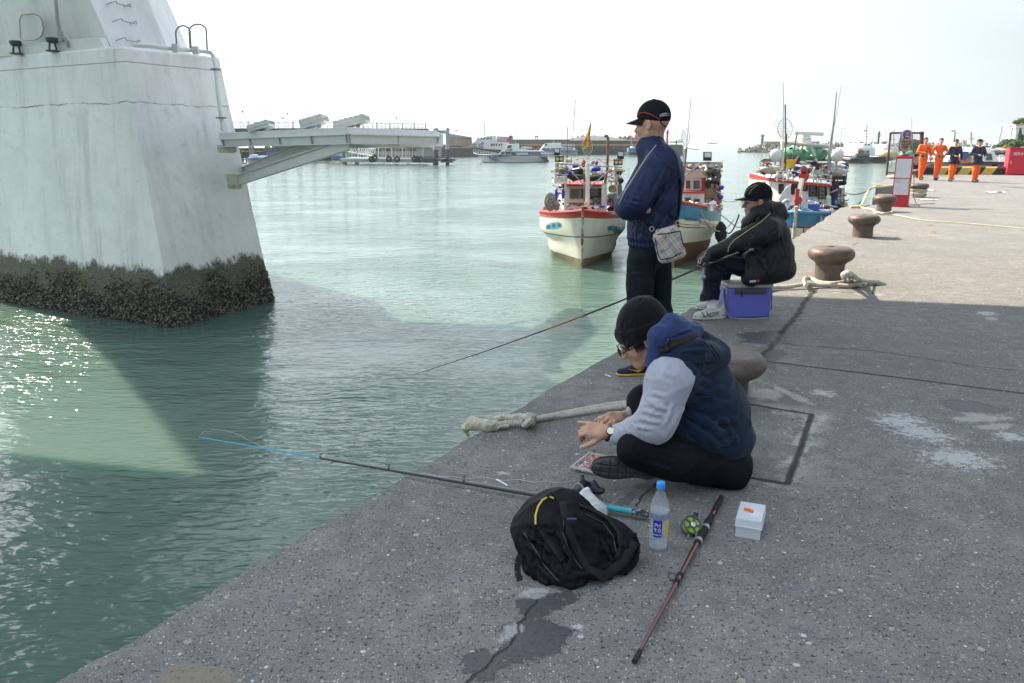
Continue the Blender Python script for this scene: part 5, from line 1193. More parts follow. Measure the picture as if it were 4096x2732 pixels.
rr_=B(245,1075,-.28);k=MB();k.tube([B(262,985,-.28),B(268,1030,-.28),B(262,1060,-.28)],.008,8);k.lathe([(0,-.02),(.019,-.02),(.019,.0),(.014,.004),(.014,.016),(.020,.018),(.020,.024),(0,.026)],B(258,1072,-.28),20,Vector((0,0,1)).rotation_difference(Vector((-1,-.3,0))).to_matrix());k.tube([B(262,1030,-.28),B(225,1022,-.3),B(207,1020,-.3)],.004,6);k.tube([B(255,1095,-.28),B(235,1100,-.3),B(250,1112,-.3)],.004,6);obj('reel',k,M_galv,rod3)
def rope_mesh(mb,pts,r,lay=.05,strands=3,n=6):
 """a laid rope: three strands twisted round the path"""
 P_=[Vector(p)for p in pts];fine=[]
 L_=[0]
 for a,b in zip(P_[:-1],P_[1:]):L_.append(L_[-1]+(b-a).length)
 tot=L_[-1];m=max(6,int(tot/(lay/6)));j=0
 for i in range(m+1):
  s=tot*i/m
  while j<len(L_)-2 and s>L_[j+1]:j+=1
  t=(s-L_[j])/max(L_[j+1]-L_[j],1e-6);p0,p1,p2,p3=P_[max(j-1,0)],P_[j],P_[j+1],P_[min(j+2,len(P_)-1)]
  fine.append(.5*((2*p1)+(p2-p0)*t+(2*p0-5*p1+4*p2-p3)*t*t+(3*p1-p0-3*p2+p3)*t**3))
 x=None;fr_=[]
 for i,p in enumerate(fine):
  t=(fine[min(i+1,m)]-fine[max(i-1,0)]).normalized()
  if x is None:x=t.orthogonal().normalized()
  x=(x-t*x.dot(t)).normalized();fr_.append((p,x,t.cross(x)))
 for s in range(strands):
  q=[]
  for i,(p,x_,y_)in enumerate(fr_):
   a=2*math.pi*(s/strands+tot*i/m/lay);q.append(p+(x_*math.cos(a)+y_*math.sin(a))*r*.5)
  mb.tube(q,r*.56,n)
 return mb
M_rope=pm('old_grey_rope',(.54,.50,.43),.95,.25,40,.5,bscale=300);M_rope2=pm('pale_rope',(.52,.46,.36),.95,.2,40,.5,bscale=250)
rp=MB();H=.02
def G4(x,y,z=H):return Z4B.P(x,y,QZ+z)
bb_=Z7.P(1062,806);rope_mesh(rp,[bb_+Vector((.05,.19,.05)),bb_+Vector((-.14,.14,.06)),bb_+Vector((-.5,.0,.07)),G4(2500,105,.06),G4(2170,148,.03),G4(1900,185),G4(1600,240),G4(1350,290),G4(1210,318),G4(1150,330,.04)],.019)
rope_mesh(rp,[bb_+Vector((.12,-.15,.04)),bb_+Vector((-.06,-.19,.04)),bb_+Vector((-.5,-.10,.05)),G4(2500,150,.05),G4(2170,180,.02),G4(1900,215,.014),G4(1600,262,.014),G4(1400,290,.014)],.019)
rope_mesh(rp,[G4(1200,330,.03),G4(1195,290,.07),G4(1140,282,.075),G4(1090,330,.03),G4(1110,372,.02),G4(1160,330,.075),G4(1180,360,.02)],.019)
rope_mesh(rp,[G4(1190,350,.03),G4(1150,310,.06),G4(1100,290,.06),G4(1080,350,.03),G4(1140,365,.02)],.019)
rope_mesh(rp,[G4(1100,320,.04),G4(1000,300,.05),G4(900,325,.03),G4(830,330,.03),G4(870,295,.05),G4(980,300,.05),G4(1050,285,.06),G4(1130,300,.06)],.019)
rope_mesh(rp,[G4(1080,355,.025),G4(950,355,.03),G4(850,368,.03),G4(720,375,.04)],.019)
ro=solo('mooring_rope',rp,M_rope,'doubled grey rope with a big knot leading to the quay edge by the young man','rope')
fd=uni([cap(G4(930,382,.02),G4(760,385,.025),.015,.026),cap(G4(760,385,.025),G4(600,355,.03),.026,.034),cap(G4(600,355,.03),G4(535,400,-.02),.030,.020),cap(G4(535,400,-.02),G4(545,480,-.07),.020,.008)],.03)
fd=sub(fd,cap(G4(585,420,-.03),G4(620,480,-.03),.03,.02),.01);fd_o=sobj('chafe_guard',wrinkle(fd,.005,48,(1,1,1),3),*bounds([G4(500,280,-.12),G4(960,520,.12)],.05),.004,pm('yellowed_rubber',(.50,.45,.33),.5,.25,14,.2,sss=.2),None)
recenter(tag(fd_o,'yellowish rubber sleeve lashed to the rope end at the quay edge','rope guard'))
k=MB()
for i in range(7):p=lerp(G4(735,380,.03),G4(850,384,.025),i/6);k.torus(p,.030-.0012*i,.0025,(G4(850,384)-G4(735,380)),16,5)
obj('twine_lashing',k,M_rope2,fd_o,local=False)
for c_ in fd_o.children:c_.location=-fd_o.location
ty=thing('bait_tray','clear plastic tray of pink shrimp beside the young man\'s shoe','bait tray',Z7.P(250,1180))
c4=[Z7.P(125,1205,QZ+.02),Z7.P(250,1108,QZ+.02),Z7.P(400,1140,QZ+.02)];t3=Z7.P(285,1238,QZ+.02);c4=[c4[0],c4[1],c4[2],c4[0]+(c4[2]-c4[1])]
cc_=sum(c4,Vector())/4;k=MB();ins=[lerp(p,cc_,.14)for p in c4];bt_=[lerp(p,cc_,.2)-Vector((0,0,.017))for p in c4];dn=Vector((0,0,.003))
M_pet=pm('clear_pet',(.86,.86,.9),.12,.05,20,trans=.55,ior=1.3,alpha=.75)
k.tube([c4[0],c4[1],c4[2],c4[3],c4[0]],.0028,5);k.grid([[p for p in c4+[c4[0]]],[p+dn for p in ins+[ins[0]]],[p for p in bt_+[bt_[0]]]]);k.poly(bt_);obj('tray',k,M_pet,ty,smooth=10)
k=MB();k.tube([p+Vector((.012,-.012,.012))for p in c4+[c4[0]]],.0022,5);obj('lid_rim',k,M_pet,ty)
rn=random.Random(8);M_shr=pm('shrimp_pink',(.62,.28,.22),.35,.3,60,.2,sss=.2,col2=(.75,.45,.38),mix=.5,mscale=50,sharp=.4)
e1,e2=(ins[1]-ins[0]),(ins[3]-ins[0]);k=MB()
for i in range(95):
 p=ins[0]+e1*rn.uniform(.04,.96)+e2*rn.uniform(.04,.96)+Vector((0,0,rn.uniform(-.012,.002)));a=rn.uniform(0,6.28);r=rn.uniform(.007,.012);q=[]
 for j in range(6):t=j/5*2.6;q.append(p+Vector((math.cos(a+t)*r,math.sin(a+t)*r,.001*j)))
 k.tube(q,[.0018,.0036,.0040,.0034,.0024,.001],6)
s_=obj('shrimp',k,M_shr,ty);s_['kind']='stuff'
bp_=Z8.P(1231,655);bot=thing('water_bottle','clear plastic bottle of water with blue cap and blue label on the concrete','bottle',bp_);bw=.0365;BH=Vector((bp_.x,bp_.y,QZ))
prof=[(.0,.002),(.028,.0),(bw*.97,.006),(bw,.02),(bw*.96,.03),(bw,.04),(bw*.97,.052),(bw,.062),(bw,.150),(bw*1.03,.158),(bw*1.03,.165),(bw*.98,.170),(bw*.95,.180),(bw*.80,.200),(bw*.55,.222),(.0145,.236),(.0135,.240),(.0135,.252)]
k=MB();k.lathe(prof,BH,28);obj('bottle_body',k,pm('bottle_pet',(.80,.86,.90),.06,.02,30,alpha=.13,spec=.9),bot,smooth=60)
k=MB();k.lathe([(0,.006),(bw*.9,.010),(bw*.9,.158),(0,.158)],BH,24);obj('water_inside',k,pm('bottled_water',(.55,.68,.82),.04,.02,9,alpha=.17,spec=.9),bot,smooth=60)
k=MB();k.lathe([(.0155,.243),(.0165,.245),(.0165,.266),(.0150,.270),(0,.270)],BH,28);obj('bottle_cap',k,pm('bright_blue_cap',(.04,.30,.80),.35,.05,30),bot,smooth=40)
def wrap(x,z,r):a=x/r-math.pi/2;return BH+Vector((math.cos(a)*r,math.sin(a)*r,z))
lr=bw*1.012
def label(name,x0,x1,z0,z1,mat,r=lr,par=bot):
 k=MB();k.grid([[wrap(lerp(x0,x1,i/14),z,r)for i in range(15)]for z in(z0,z1)]);return obj(name,k,mat,par,smooth=60)
lb=label('label',-.030,.0045,.060,.128,pm('label_blue',(.02,.03,.35),.35,.05,30));label('label',.0175,.037,.064,.122,pm('label_yellow',(.75,.52,.05),.35,.2,30,col2=(.35,.10,.02),mix=.4,mscale=60))
label('water_line_band',-.056,.056,.128,.152,pm('blue_tint_band',(.05,.13,.42),.2,.1,20,trans=.5,alpha=.45))
for s,z,h in(('PH',.108,.021),('9.0',.088,.024),('鹼性離子水',.069,.0075)):
 me=text_mesh(s,h,extrude=.0002);inv=basis(bot).inverted()
 for v in me.vertices:v.co=inv@wrap(v.co.x*.92-.0128,z+v.co.y,lr+.0007+v.co.z)
 me.materials.append(M_wht);o_=bpy.data.objects.new('lettering',me);C.objects.link(o_);o_.parent=lb
tb=thing('tackle_box','small translucent plastic box with hinged lid on the quay','plastic box',Z8.P(1840,600));q0,q1=Z8.P(1745,582),Z8.P(1915,612);X=(q1-q0);wx_=X.length*1.03;X.normalize();Yt=Vector((-X.y,X.x,0));dy_=.165;hz_=.075
cb=q0+X*wx_/2+Yt*dy_/2;Mt=Matrix((X,Yt,Vector((0,0,1)))).transposed()
M_pp=pm('translucent_pp',(.84,.88,.92),.3,.05,20,alpha=.36)
def openbox(c_,w_,d_,h_,t_,floor_z=0,top=False):
 k=MB();z0=c_.z
 for s in(-1,1):k.box(c_+Mt@Vector((s*(w_/2-t_/2),0,h_/2)),(t_,d_-2*t_,h_),Mt);k.box(c_+Mt@Vector((0,s*(d_/2-t_/2),h_/2)),(w_,t_,h_),Mt)
 k.box(c_+Vector((0,0,h_-t_/2 if top else t_/2)),(w_-2*t_-.0005,d_-2*t_-.0005,t_),Mt);return k
obj('box_base',openbox(cb,wx_*.95,dy_*.95,hz_*.62,.002),M_pp,tb,smooth=10);kl=openbox(cb+Vector((0,0,hz_*.64)),wx_,dy_,hz_*.42,.002,top=True);kl.box(cb+Vector((0,0,hz_*.64)),(wx_*1.06,dy_*1.05,.003),Mt);obj('box_lid',kl,M_pp,tb,smooth=10)
k=MB();rn=random.Random(2)
for i in range(9):p=cb+Mt@Vector((rn.uniform(-.03,.03),rn.uniform(-.03,.03),.004+rn.random()*.03));k.tube([p,p+Vector((rn.uniform(-.02,.02),rn.uniform(-.02,.02),.008)),p+Vector((rn.uniform(-.03,.03),rn.uniform(-.02,.02),0))],rn.uniform(.002,.006),7)
o_=obj('tackle_contents',k,M_galv,tb);o_['kind']='stuff'
k=MB();k.box(cb+Mt@Vector((.012,-.01,.078)),(.035,.05,.001),Mt@Matrix.Rotation(.5,3,'Z'));obj('paper_slip',k,M_wht,tb,smooth=5)
cz_=cb.z+hz_*.64+hz_*.42+.004;oc=Vector((cb.x-.008,cb.y+.002,cz_));k=MB();d1=Vector((.7,-.7,0));n1_=Vector((.7,.7,0))
k.bar(oc-d1*.018+n1_*.005,oc+d1*.018+n1_*.003,.005,.007);k.bar(oc-d1*.018-n1_*.005,oc+d1*.018-n1_*.003,.005,.007);k.box(oc-d1*.012,(.014,.014,.008),Matrix.Rotation(-.78,3,'Z'));k.torus(oc+d1*.002+Vector((0,0,.004)),.005,.0015)
solo('orange_clip',k,pm('orange_plastic',(.85,.13,.01),.4,.05,30),'tiny orange plastic line clip on the lid of the clear box','clip')
bg0=Z8.P(830,440);YG=bg0.y+.01
def Gd(x,y,d=0):return Z8.D(x,y,YG+d)
wb=uni([cap(Gd(740,290,.03),Gd(745,330,.02),.018,.03),cap(Gd(745,330,.02),Gd(800,400,0),.034,.045),cap(Gd(800,400,0),Gd(862,425,-.01),.042,.022),cap(Gd(720,370,0),Gd(800,420,-.02),.03,.03)],.03)
wbo=sobj('plastic_bag',wrinkle(wb,.006,45,(1,1,.5),21,[(Gd(740,290,-.01),Gd(860,420,-.05),.004,.006),(Gd(735,300,-.01),Gd(800,430,-.06),.004,.006),(Gd(750,300,-.01),Gd(890,440,-.04),.004,-.005)]),*bounds([Gd(660,250,-.1),Gd(910,470,.1)],.03),.003,pm('white_film',(.62,.66,.66),.35,.1,20,sss=.3,alpha=.93),None)
recenter(tag(wbo,'small white plastic bag standing between the backpack and the reel','plastic bag'))
bk0=Z8.P(640,950);YP=2.60
def K(x,y,d=0):return Z8.D(x,y,YP+d)
M_pack=pm('black_nylon',(.0045,.0045,.006),.62,.25,12,.3,bscale=350,spec=.22);M_web=pm('black_webbing',(.007,.007,.008),.8,.2,90,.4,bscale=500)
bpk=thing('backpack','black rucksack lying on the quay with a yellow zip edge at its top','backpack',(bk0.x,YP,QZ))
body=uni([cap(K(520,520,.05),K(640,830,.0),.10,.115),cap(K(640,830,0),K(860,760,.05),.11,.10),cap(K(560,420,.12),K(680,560,.08),.085,.11),cap(K(430,440,.14),K(640,390,.16),.035,.05),cap(K(380,570,.05),K(480,850,-.02),.06,.065),cap(K(900,620,.1),K(980,700,.08),.09,.06),cap(K(345,520,.08),K(420,470,.10),.035,.05),cap(K(1000,640,.05),K(900,860,.0),.05,.035),cap(K(640,900,-.03),K(900,850,0),.06,.03)],.07)
body=inter(body,half(Vector((0,0,QZ+.003)),(0,0,-1)),.02)
pan=[(K(300,620,0),K(420,900,-.05),.012,.014),(K(420,560,0),K(540,560,0),.010,.012),(K(440,620,0),K(520,700,0),.010,.012),(K(480,740,-.1),K(560,850,-.1),.010,.012),(K(700,560,-.1),K(840,740,-.1),.012,.012),(K(860,600,-.1),K(930,760,-.1),.010,.014),(K(620,500,-.05),K(920,680,-.05),.016,.0),(K(575,470,-.04),K(640,800,-.1),.014,.016),(K(640,800,-.1),K(960,880,-.02),.014,.018),(K(700,440,0),K(980,600,0),.013,.016),(K(330,560,0),K(460,640,-.05),.014,.016),(K(360,640,-.02),K(500,760,-.08),.014,.014),(K(400,760,-.04),K(560,900,-.08),.012,.014),(K(470,520,0),K(600,700,-.08),.012,-.012),(K(600,860,-.1),K(780,830,-.1),.012,.014),(K(980,560,0),K(1040,720,0),.012,.012)]
bf=wrinkle(body,.0065,17,(1,1,1),31,onto(body,pan))
cav=ell(K(790,640,-.10),(.115,.055,.085),Matrix.Rotation(R(-28),3,'Y'));bf=sub(bf,cav,.03)
po=sobj('pack_body',bf,*bounds([K(270,290,-.3),K(1130,1000,.3)],.04),.0042,M_pack,bpk)
def kstrap(pts,w_,name='strap',mat=M_web,off=.005,fl=.28):
 l_=surf_line(Z8,pts,bf,YP,off)
 if len(l_)>2:k=MB();k.tube(l_,w_,8,flat=fl);return obj(name,k,mat,po,smooth=60)
k=MB();l_=surf_line(Z8,[(408,500),(408,440),(425,380),(455,335),(500,312),(530,325)],bf,YP,.003);k.tube(l_,.0036,8);obj('yellow_zip_edge',k,pm('yellow_plastic',(.60,.48,.04),.45,.1,30),po)
kstrap([(600,640),(650,720),(625,820)],.022,'side_strap');kstrap([(430,520),(520,640),(590,740)],.012);kstrap([(590,350),(600,420),(640,560),(700,700),(760,800),(860,840),(960,800)],.013,'shoulder_strap',fl=.4);kstrap([(700,370),(800,410),(900,470),(970,560),(985,640),(960,720)],.014,'shoulder_strap',fl=.4)
kstrap([(780,800),(860,860),(990,760),(1080,620)],.016,'compression_strap');kstrap([(625,420),(640,460)],.016,'buckle_webbing')
bc_=hit(Z8,648,490,uni([bf],.01),YP,.012);k=MB();Mr2=Matrix.Rotation(R(-55),3,'X')
k.box(bc_,(.030,.034,.007),Mr2);k.box(bc_+Mr2@Vector((0,-.024,0)),(.034,.012,.007),Mr2);k.box(bc_+Mr2@Vector((-.014,-.012,0)),(.005,.02,.006),Mr2);k.box(bc_+Mr2@Vector((.014,-.012,0)),(.005,.02,.006),Mr2)
obj('side_release_buckle',k,pm('buckle_grey_blue',(.04,.05,.07),.4,.1,30),po,bevel=.0015)
k=MB();dg=[K(330,735,-.02),K(300,715,-.04),K(288,760,-.06),K(285,820,-.08),K(305,880,-.1)]
for a_,b2 in zip(dg[:-1],dg[1:]):k.bar(a_,b2,.022,.002,up=(0,1,0))
obj('loose_strap',k,M_web,po,smooth=60);k=MB();k.box(K(340,735,-.03),(.034,.012,.018));obj('strap_slider',k,M_web,po,bevel=.003)
k=MB();k.tube([K(1045,760,.0),K(1100,690,.0),K(1105,640,.02),K(1078,565,.04),K(1085,620,.03),K(1070,700,.0),K(1010,800,-.02)],.015,8,flat=.25);obj('hip_strap',k,M_web,po,smooth=60)
k=MB();hp0=hit(Z8,470,345,bf,YP,-.01);hp1=hit(Z8,560,345,bf,YP,-.01)
if hp0 and hp1:m0=(hp0+hp1)/2;k.tube([hp0,lerp(hp0,m0,.5)+Vector((0,.01,.022)),m0+Vector((0,.012,.03)),lerp(hp1,m0,.5)+Vector((0,.01,.022)),hp1],.009,8,flat=.5);obj('carry_loop',k,M_web,po,smooth=60)
for pts in([(330,560),(400,660),(470,780),(560,880)],[(600,470),(590,560),(640,700),(720,800)],[(740,430),(860,490),(930,580),(950,680)]):
 l_=surf_line(Z8,pts,bf,YP,.001)
 if len(l_)>2:k=MB();k.tube(l_,.0028,6);obj('zip',k,pm('zip_grey',(.035,.035,.038),.5,.3,200),po,smooth=60)
for fr,x0,y0,x1,y1,wv,nm,lab in((Z7,347,625,380,637,.009,'paper_stub','small white paper stub beside the standing man\'s trainer'),(Z4B,830,908,940,970,.007,'white_straw','flattened white straw lying between rod and bait tray')):
 k=MB();k.bar(fr.P(x0,y0,QZ+.006),fr.P(x1,y1,QZ+.006),wv,.004);solo(nm,k,M_wht,lab,'litter')
k=MB();k.ell(Z4B.P(1812,517,QZ+.008),.012,.008,.007);solo('shrimp_piece',k,M_shr,'single piece of shrimp bait on the concrete under the watch','bait')
# ===== moored fishing boats
from mathutils.bvhtree import BVHTree
def bx(k,fr,x0,y0,x1,y1,Y,dep=.1):
 """box whose near face fills a measured rectangle at distance Y"""
 q=[fr.D(x0,y1,Y),fr.D(x1,y1,Y),fr.D(x1,y0,Y),fr.D(x0,y0,Y)];k.prism(q,Vector((0,dep,0)));return k
def ln(k,fr,pts,Y,r,n=6,Y2=None):
 m=len(pts)-1;k.tube([fr.D(x,y,Y if Y2 is None else lerp(Y,Y2,i/m))for i,(x,y)in enumerate(pts)],r,n);return k
def heap(k,c,rx,ry,rz,seed=0,n=16,m=9):
 c=Vector(c);o=len(k.v);k.ell((0,0,0),1,1,1,n,m)
 for i in range(o,len(k.v)):
  v=Vector(k.v[i]);q=1+.28*noise.noise(v*2.1+Vector((seed,0,0)))+.14*noise.noise(v*5+Vector((0,seed,0)));k.v[i]=tuple(c+Vector((v.x*rx,v.y*ry,v.z*rz))*q)
 return k
def paint(fr,name,pts,bvh,mat,parent,off=.012):
 """patch of paint or a plate lying on a hull"""
 me=MB();out=[];cx=sum(p[0]for p in pts)/len(pts);cy=sum(p[1]for p in pts)/len(pts)
 rings=[[(cx+(x-cx)*s,cy+(y-cy)*s)for x,y in pts]for s in(1,.66,.33,.01)];rows=[]
 for r in rings:
  row=[]
  for x,y in r+[r[0]]:
   d=ray(*fr.full(x,y)).normalized();h=bvh.ray_cast(Vector((0,0,CAMZ)),d)
   if h[0]is None:h=bvh.ray_cast(Vector((0,0,CAMZ)),ray(*fr.full(lerp(x,cx,.25),lerp(y,cy,.25))).normalized())
   if h[0]is None:return None
   row.append(h[0]-d*off)
  rows.append(row)
 me.grid(rows);return obj(name,me,mat,parent,smooth=60)
def paint_text(fr,s,x,y,size,bvh,mat,parent,sx=1.0,skew=0.0,off=.02,rot=0.0):
 me=text_mesh(s,size);inv=basis(rootof(parent)).inverted();bad=False;cr_,sr_=math.cos(rot),math.sin(rot)
 for v in me.vertices:
  a,b=v.co.x*sx,v.co.y;px,py=x+a*cr_-b*sr_*-1+b*skew*0,y-(b*cr_)+a*sr_*1
  px=x+a*cr_+b*sr_+b*skew;d=ray(*fr.full(px,py)).normalized();h=bvh.ray_cast(Vector((0,0,CAMZ)),d)
  if h[0]is None:bad=True;continue
  v.co=inv@(h[0]-d*off)
 if bad:bpy.data.meshes.remove(me);return None
 me.materials.append(mat);o=bpy.data.objects.new('lettering',me);C.objects.link(o);o.parent=parent;return o
def hull(bow,aft,L_,B_,zb,zm,rake,bands,mats,parent,chine=.0,fine=.34,name='hull',draft=.5,bot=.80,mbo=None):
 """bow point at the waterline, direction to the stern, length, beam, sheer height at bow and amidships"""
 bow=Vector((bow[0],bow[1],0));aft=Vector((aft[0],aft[1],0)).normalized();side=Vector((aft.y,-aft.x,0));k=mbo or MB();T=[i/14 for i in range(15)];S=[(i/20)**1.5 for i in range(21)]
 def pt(s,t,sg):
  zt=lerp(zb,zm,min(1,s*2.2)**.7)+max(0,s-.7)*.5;z=lerp(-draft,zt,t);hb=B_/2*min(1,(s/fine))**.54 if s<fine else B_/2*(1-.12*max(0,s-.7)/.3)
  g=lerp(t**1.25 if s<.3 else t**.6,1,.0);low=bot*min(1,(t/.40))**.33;up=lerp(bot,1,max(0,(t-.45-chine)/(.55-chine)))**1.0
  q=min(1,max(0,(t-.50)/.24));up=bot+(1-bot)*q*q*(3-2*q);w_=low if t<.5 else up;w_=lerp(lerp(.15,1,t)*w_,w_,min(1,s/.25))
  x0=s*L_-rake*(t-.2)*(1-min(1,s*3));return bow+aft*x0+side*(sg*hb*w_)+Vector((0,0,z))
 idx=[]
 for sg in(-1,1):
  for bi in range(len(bands)):
   t0=0 if bi==0 else bands[bi-1];t1=bands[bi];k.cur=bi;tt=[t0]+[t for t in T if t0<t<t1]+[t1]
   k.grid([[pt(s,t,sg)for t in tt]for s in S])
 k.cur=len(bands)-1
 for s in(1.0,):k.poly([pt(s,t,-1)for t in T]+[pt(s,t,1)for t in reversed(T)])
 o=obj(name,k,mats,parent,smooth=50);bv=BVHTree.FromPolygons([Vector(v)for v in k.v],k.f)
 d=MB();d.grid([[pt(s,.86,-1)+Vector((0,0,.0)),pt(s,.86,1)]for s in S]);obj('deck',d,M_deck,parent,smooth=20)
 for sg in(-1,1):r=MB();r.tube([pt(s,1,sg)for s in S],.05,8);obj('gunwale',r,mats[-1],parent)
 st=MB();st.tube([pt(0,t,1)-aft*.02 for t in(0,.3,.6,.9,1.06)],.045,6);obj('stem',st,M_stem,parent)
 return o,bv,pt
W_=dict(var=.12,scale=5,bump=.1)
M_deck=pm('worn_deck',(.25,.24,.22),.8,.3,8,.2);M_stem=pm('stem_paint',(.50,.47,.42),.6,.2,6,.1,col2=(.30,.05,.04),mix=.5,mscale=2,sharp=.1)
M_hw=pm('hull_white',(.62,.62,.54),.5,.1,3,.1,col2=(.28,.27,.20),mix=.30,mscale=2.4,sharp=.12,streak=3);M_boot=pm('hull_foul',(.23,.19,.12),.8,.3,6,.3,col2=(.06,.10,.04),mix=.45,mscale=3)
M_red2=pm('gunwale_red',(.42,.035,.03),.5,.15,6,.1,col2=(.35,.15,.10),mix=.35,mscale=5);M_lblu=pm('hull_blue',(.035,.20,.36),.5,.15,5,.1,col2=(.30,.32,.32),mix=.30,mscale=6,sharp=.06);M_brn=pm('antifoul_brown',(.11,.042,.028),.8,.25,5,.2,col2=(.16,.12,.08),mix=.36,mscale=4)
M_blkp=pm('black_paint',(.015,.017,.022),.5,.2,9);M_cab=pm('cabin_white',(.66,.65,.60),.5,.1,5,.1,col2=(.36,.27,.17),mix=.28,mscale=5,sharp=.1,streak=2.5);M_glass=pm('dark_cabin_glass',(.02,.028,.03),.08,.3,4,spec=.8);M_cream=pm('cream_frame',(.50,.44,.28),.6,.1,7)
M_yel=pm('yellow_paint',(.70,.45,.03),.5,.1,9);M_cyan=pm('name_plate_blue',(.08,.30,.42),.5,.15,8);M_net=pm('black_net',(.02,.022,.025),.95,.5,30,.8);M_gnet=pm('green_net',(.10,.32,.20),.9,.4,12,.6,col2=(.25,.48,.36),mix=.5,mscale=9);M_bluet=pm('blue_tarpaulin',(.03,.05,.40),.6,.3,8,.2)
M_flag=pm('yellow_flag',(.80,.48,.04),.7,.05,9,col2=(.60,.05,.02),mix=.42,mscale=9,sharp=.05);M_wood=pm('weathered_wood',(.18,.14,.095),.85,.35,14,.3,streak=4);M_lampg=pm('lamp_glass',(.60,.62,.58),.15,.1,9,spec=.8);M_pole=pm('bamboo_pole',(.30,.24,.14),.7,.3,20)
M_steel=pm('stainless',(.55,.55,.53),.25,.1,9,metal=.9);M_cloth=pm('checked_cloth',(.60,.62,.66),.8,.1,9,col2=(.20,.26,.42),mix=.42,mscale=28,sharp=.05);M_shirt=pm('patterned_shirt',(.62,.58,.60),.8,.1,9,col2=(.30,.18,.28),mix=.42,mscale=35,sharp=.08);M_buoy=pm('pale_green_float',(.45,.62,.50),.5,.15,9)
def window(parent,fr,x0,y0,x1,y1,Y,mat_f,w_=8,deep=.04):
 k=MB();a=[(x0,y0,x1,y0+w_),(x0,y1-w_,x1,y1),(x0,y0+w_,x0+w_,y1-w_),(x1-w_,y0+w_,x1,y1-w_)]
 for q in a:bx(k,fr,*q,Y-.03,deep)
 f=obj('window',k,mat_f,parent,smooth=10);k=MB();bx(k,fr,x0+w_*.5,y0+w_*.5,x1-w_*.5,y1-w_*.5,Y-.012,.01);obj('pane',k,M_glass,f,smooth=10);return f
def floodbox(parent,fr,x0,y0,x1,y1,Y,twin=False):
 k=MB();bx(k,fr,x0,y0,x1,y1,Y,.12);o=obj('lamp',k,M_blkp,parent,smooth=10,bevel=.01);w_,h_=x1-x0,y1-y0
 if twin:
  for s in(.28,.72):
   c=fr.D(x0+w_*s,y0+h_*.5,Y-.01);k=MB();k.lathe([(0,0),(.030,0),(.030,.01),(0,.012)],c,14,Matrix.Rotation(R(90),3,'X'));d_=obj('lens',k,M_lampg,o);k=MB();k.torus(c+Vector((0,-.012,0)),.045,.013,(0,1,0),16,6);obj('yellow_ring',k,M_yel,d_)
 else:k=MB();bx(k,fr,x0+w_*.12,y0+h_*.08,x1-w_*.12,y0+h_*.60,Y-.008,.01);obj('lens',k,M_lampg,o,smooth=10)
 return o
def landing_net(parent,fr,cx,cy,rx,ry,Y,seed=1):
 k=MB();pts=[(cx+rx*math.cos(a),cy+ry*math.sin(a))for a in[2*math.pi*i/20 for i in range(20)]];k.tube([fr.D(x,y,Y)for x,y in pts],.009,5,closed=True)
 for i in range(-3,4):
  t=i/4;h_=math.sqrt(1-t*t)
  k.tube([fr.D(cx+rx*t-rx*.2*j,cy+ry*h_*(1-2*j/5),Y+.02)for j in range(6)],.004,4);k.tube([fr.D(cx+rx*h_*(1-2*j/5),cy+ry*t,Y+.02)for j in range(6)],.004,4)
 return obj('landing_net',k,M_galv,parent)
def bow_boat(fr,xb,yb,label,B_,zb,zm,L_,bands,mats,Y=None,**k):
 Y=Y or fr.P(xb,yb,0).y;p=fr.D(xb,yb,Y);t=thing('fishing_boat',label,'fishing boat',(p.x,Y+2,0),group='fishing boats moored bow on');o,bv,pt=hull((p.x,Y),(p.x/Y,1),L_,B_,zb,zm,.75,bands,mats,t,**k);return t,o,bv,pt,Y
# -------- boat with the red gunwale
t1,h1,bv1,pt1,Y1=bow_boat(Z3,602,1500,'fishing boat with cream hull, red gunwale and a yellow flag over its cabin',2.95,1.78,1.38,9,(.34,.64,.655,.91,1.0),(M_boot,M_hw,M_blkp,M_hw,M_red2))
Yc=Y1+2.3
k=MB();bx(k,Z3,445,790,800,1010,Yc,2.6);cb1=obj('cabin',k,M_cab,t1,smooth=10,bevel=.03);k=MB();bx(k,Z3,436,779,812,797,Yc-.12,2.8);obj('roof',k,M_red2,t1,smooth=10,bevel=.02)
window(cb1,Z3,494,806,636,912,Yc,M_cream);window(cb1,Z3,650,806,782,918,Yc,M_cream)
k=MB();bx(k,Z3,436,940,800,958,Yc-.06,.1);obj('red_rail',k,M_red2,t1,smooth=10)
k=MB();bx(k,Z3,640,592,672,955,Yc-1.3,.1);obj('bow_post',k,M_cab,t1,smooth=10,bevel=.01);k=MB();k.lathe([(0,-.03),(.06,-.03),(.06,.03),(0,.03)],Z3.D(642,945,Yc-1.35),18,Matrix.Rotation(R(90),3,'X'));obj('fairlead',k,M_cream,t1)
k=MB();ln(k,Z3,[(372,598),(955,630)],Yc-.6,.022);ln(k,Z3,[(462,612),(648,812)],Yc-.6,.02);ln(k,Z3,[(872,636),(664,808)],Yc-.6,.02);obj('lamp_frame',k,M_grey,t1)
for q in((362,462,412,526),(915,492,972,558)):floodbox(t1,Z3,*q,Yc-.65)
for q in((370,532,448,584),(883,560,960,612)):floodbox(t1,Z3,*q,Yc-.68,True)
k=MB();ln(k,Z3,[(822,1010),(822,770)],Yc-.5,.085,12);
for i in range(9):k.torus(Z3.D(822-24,780+i*27,Yc-.5)+Vector((.0,0,0)),.088,.008,(0,0,1),12,5)
k=MB();ln(k,Z3,[(798,1010),(798,772)],Yc-.5,.085,12)
for i in range(9):k.torus(Z3.D(798,782+i*27,Yc-.5),.086,.010,(0,0,1),12,5)
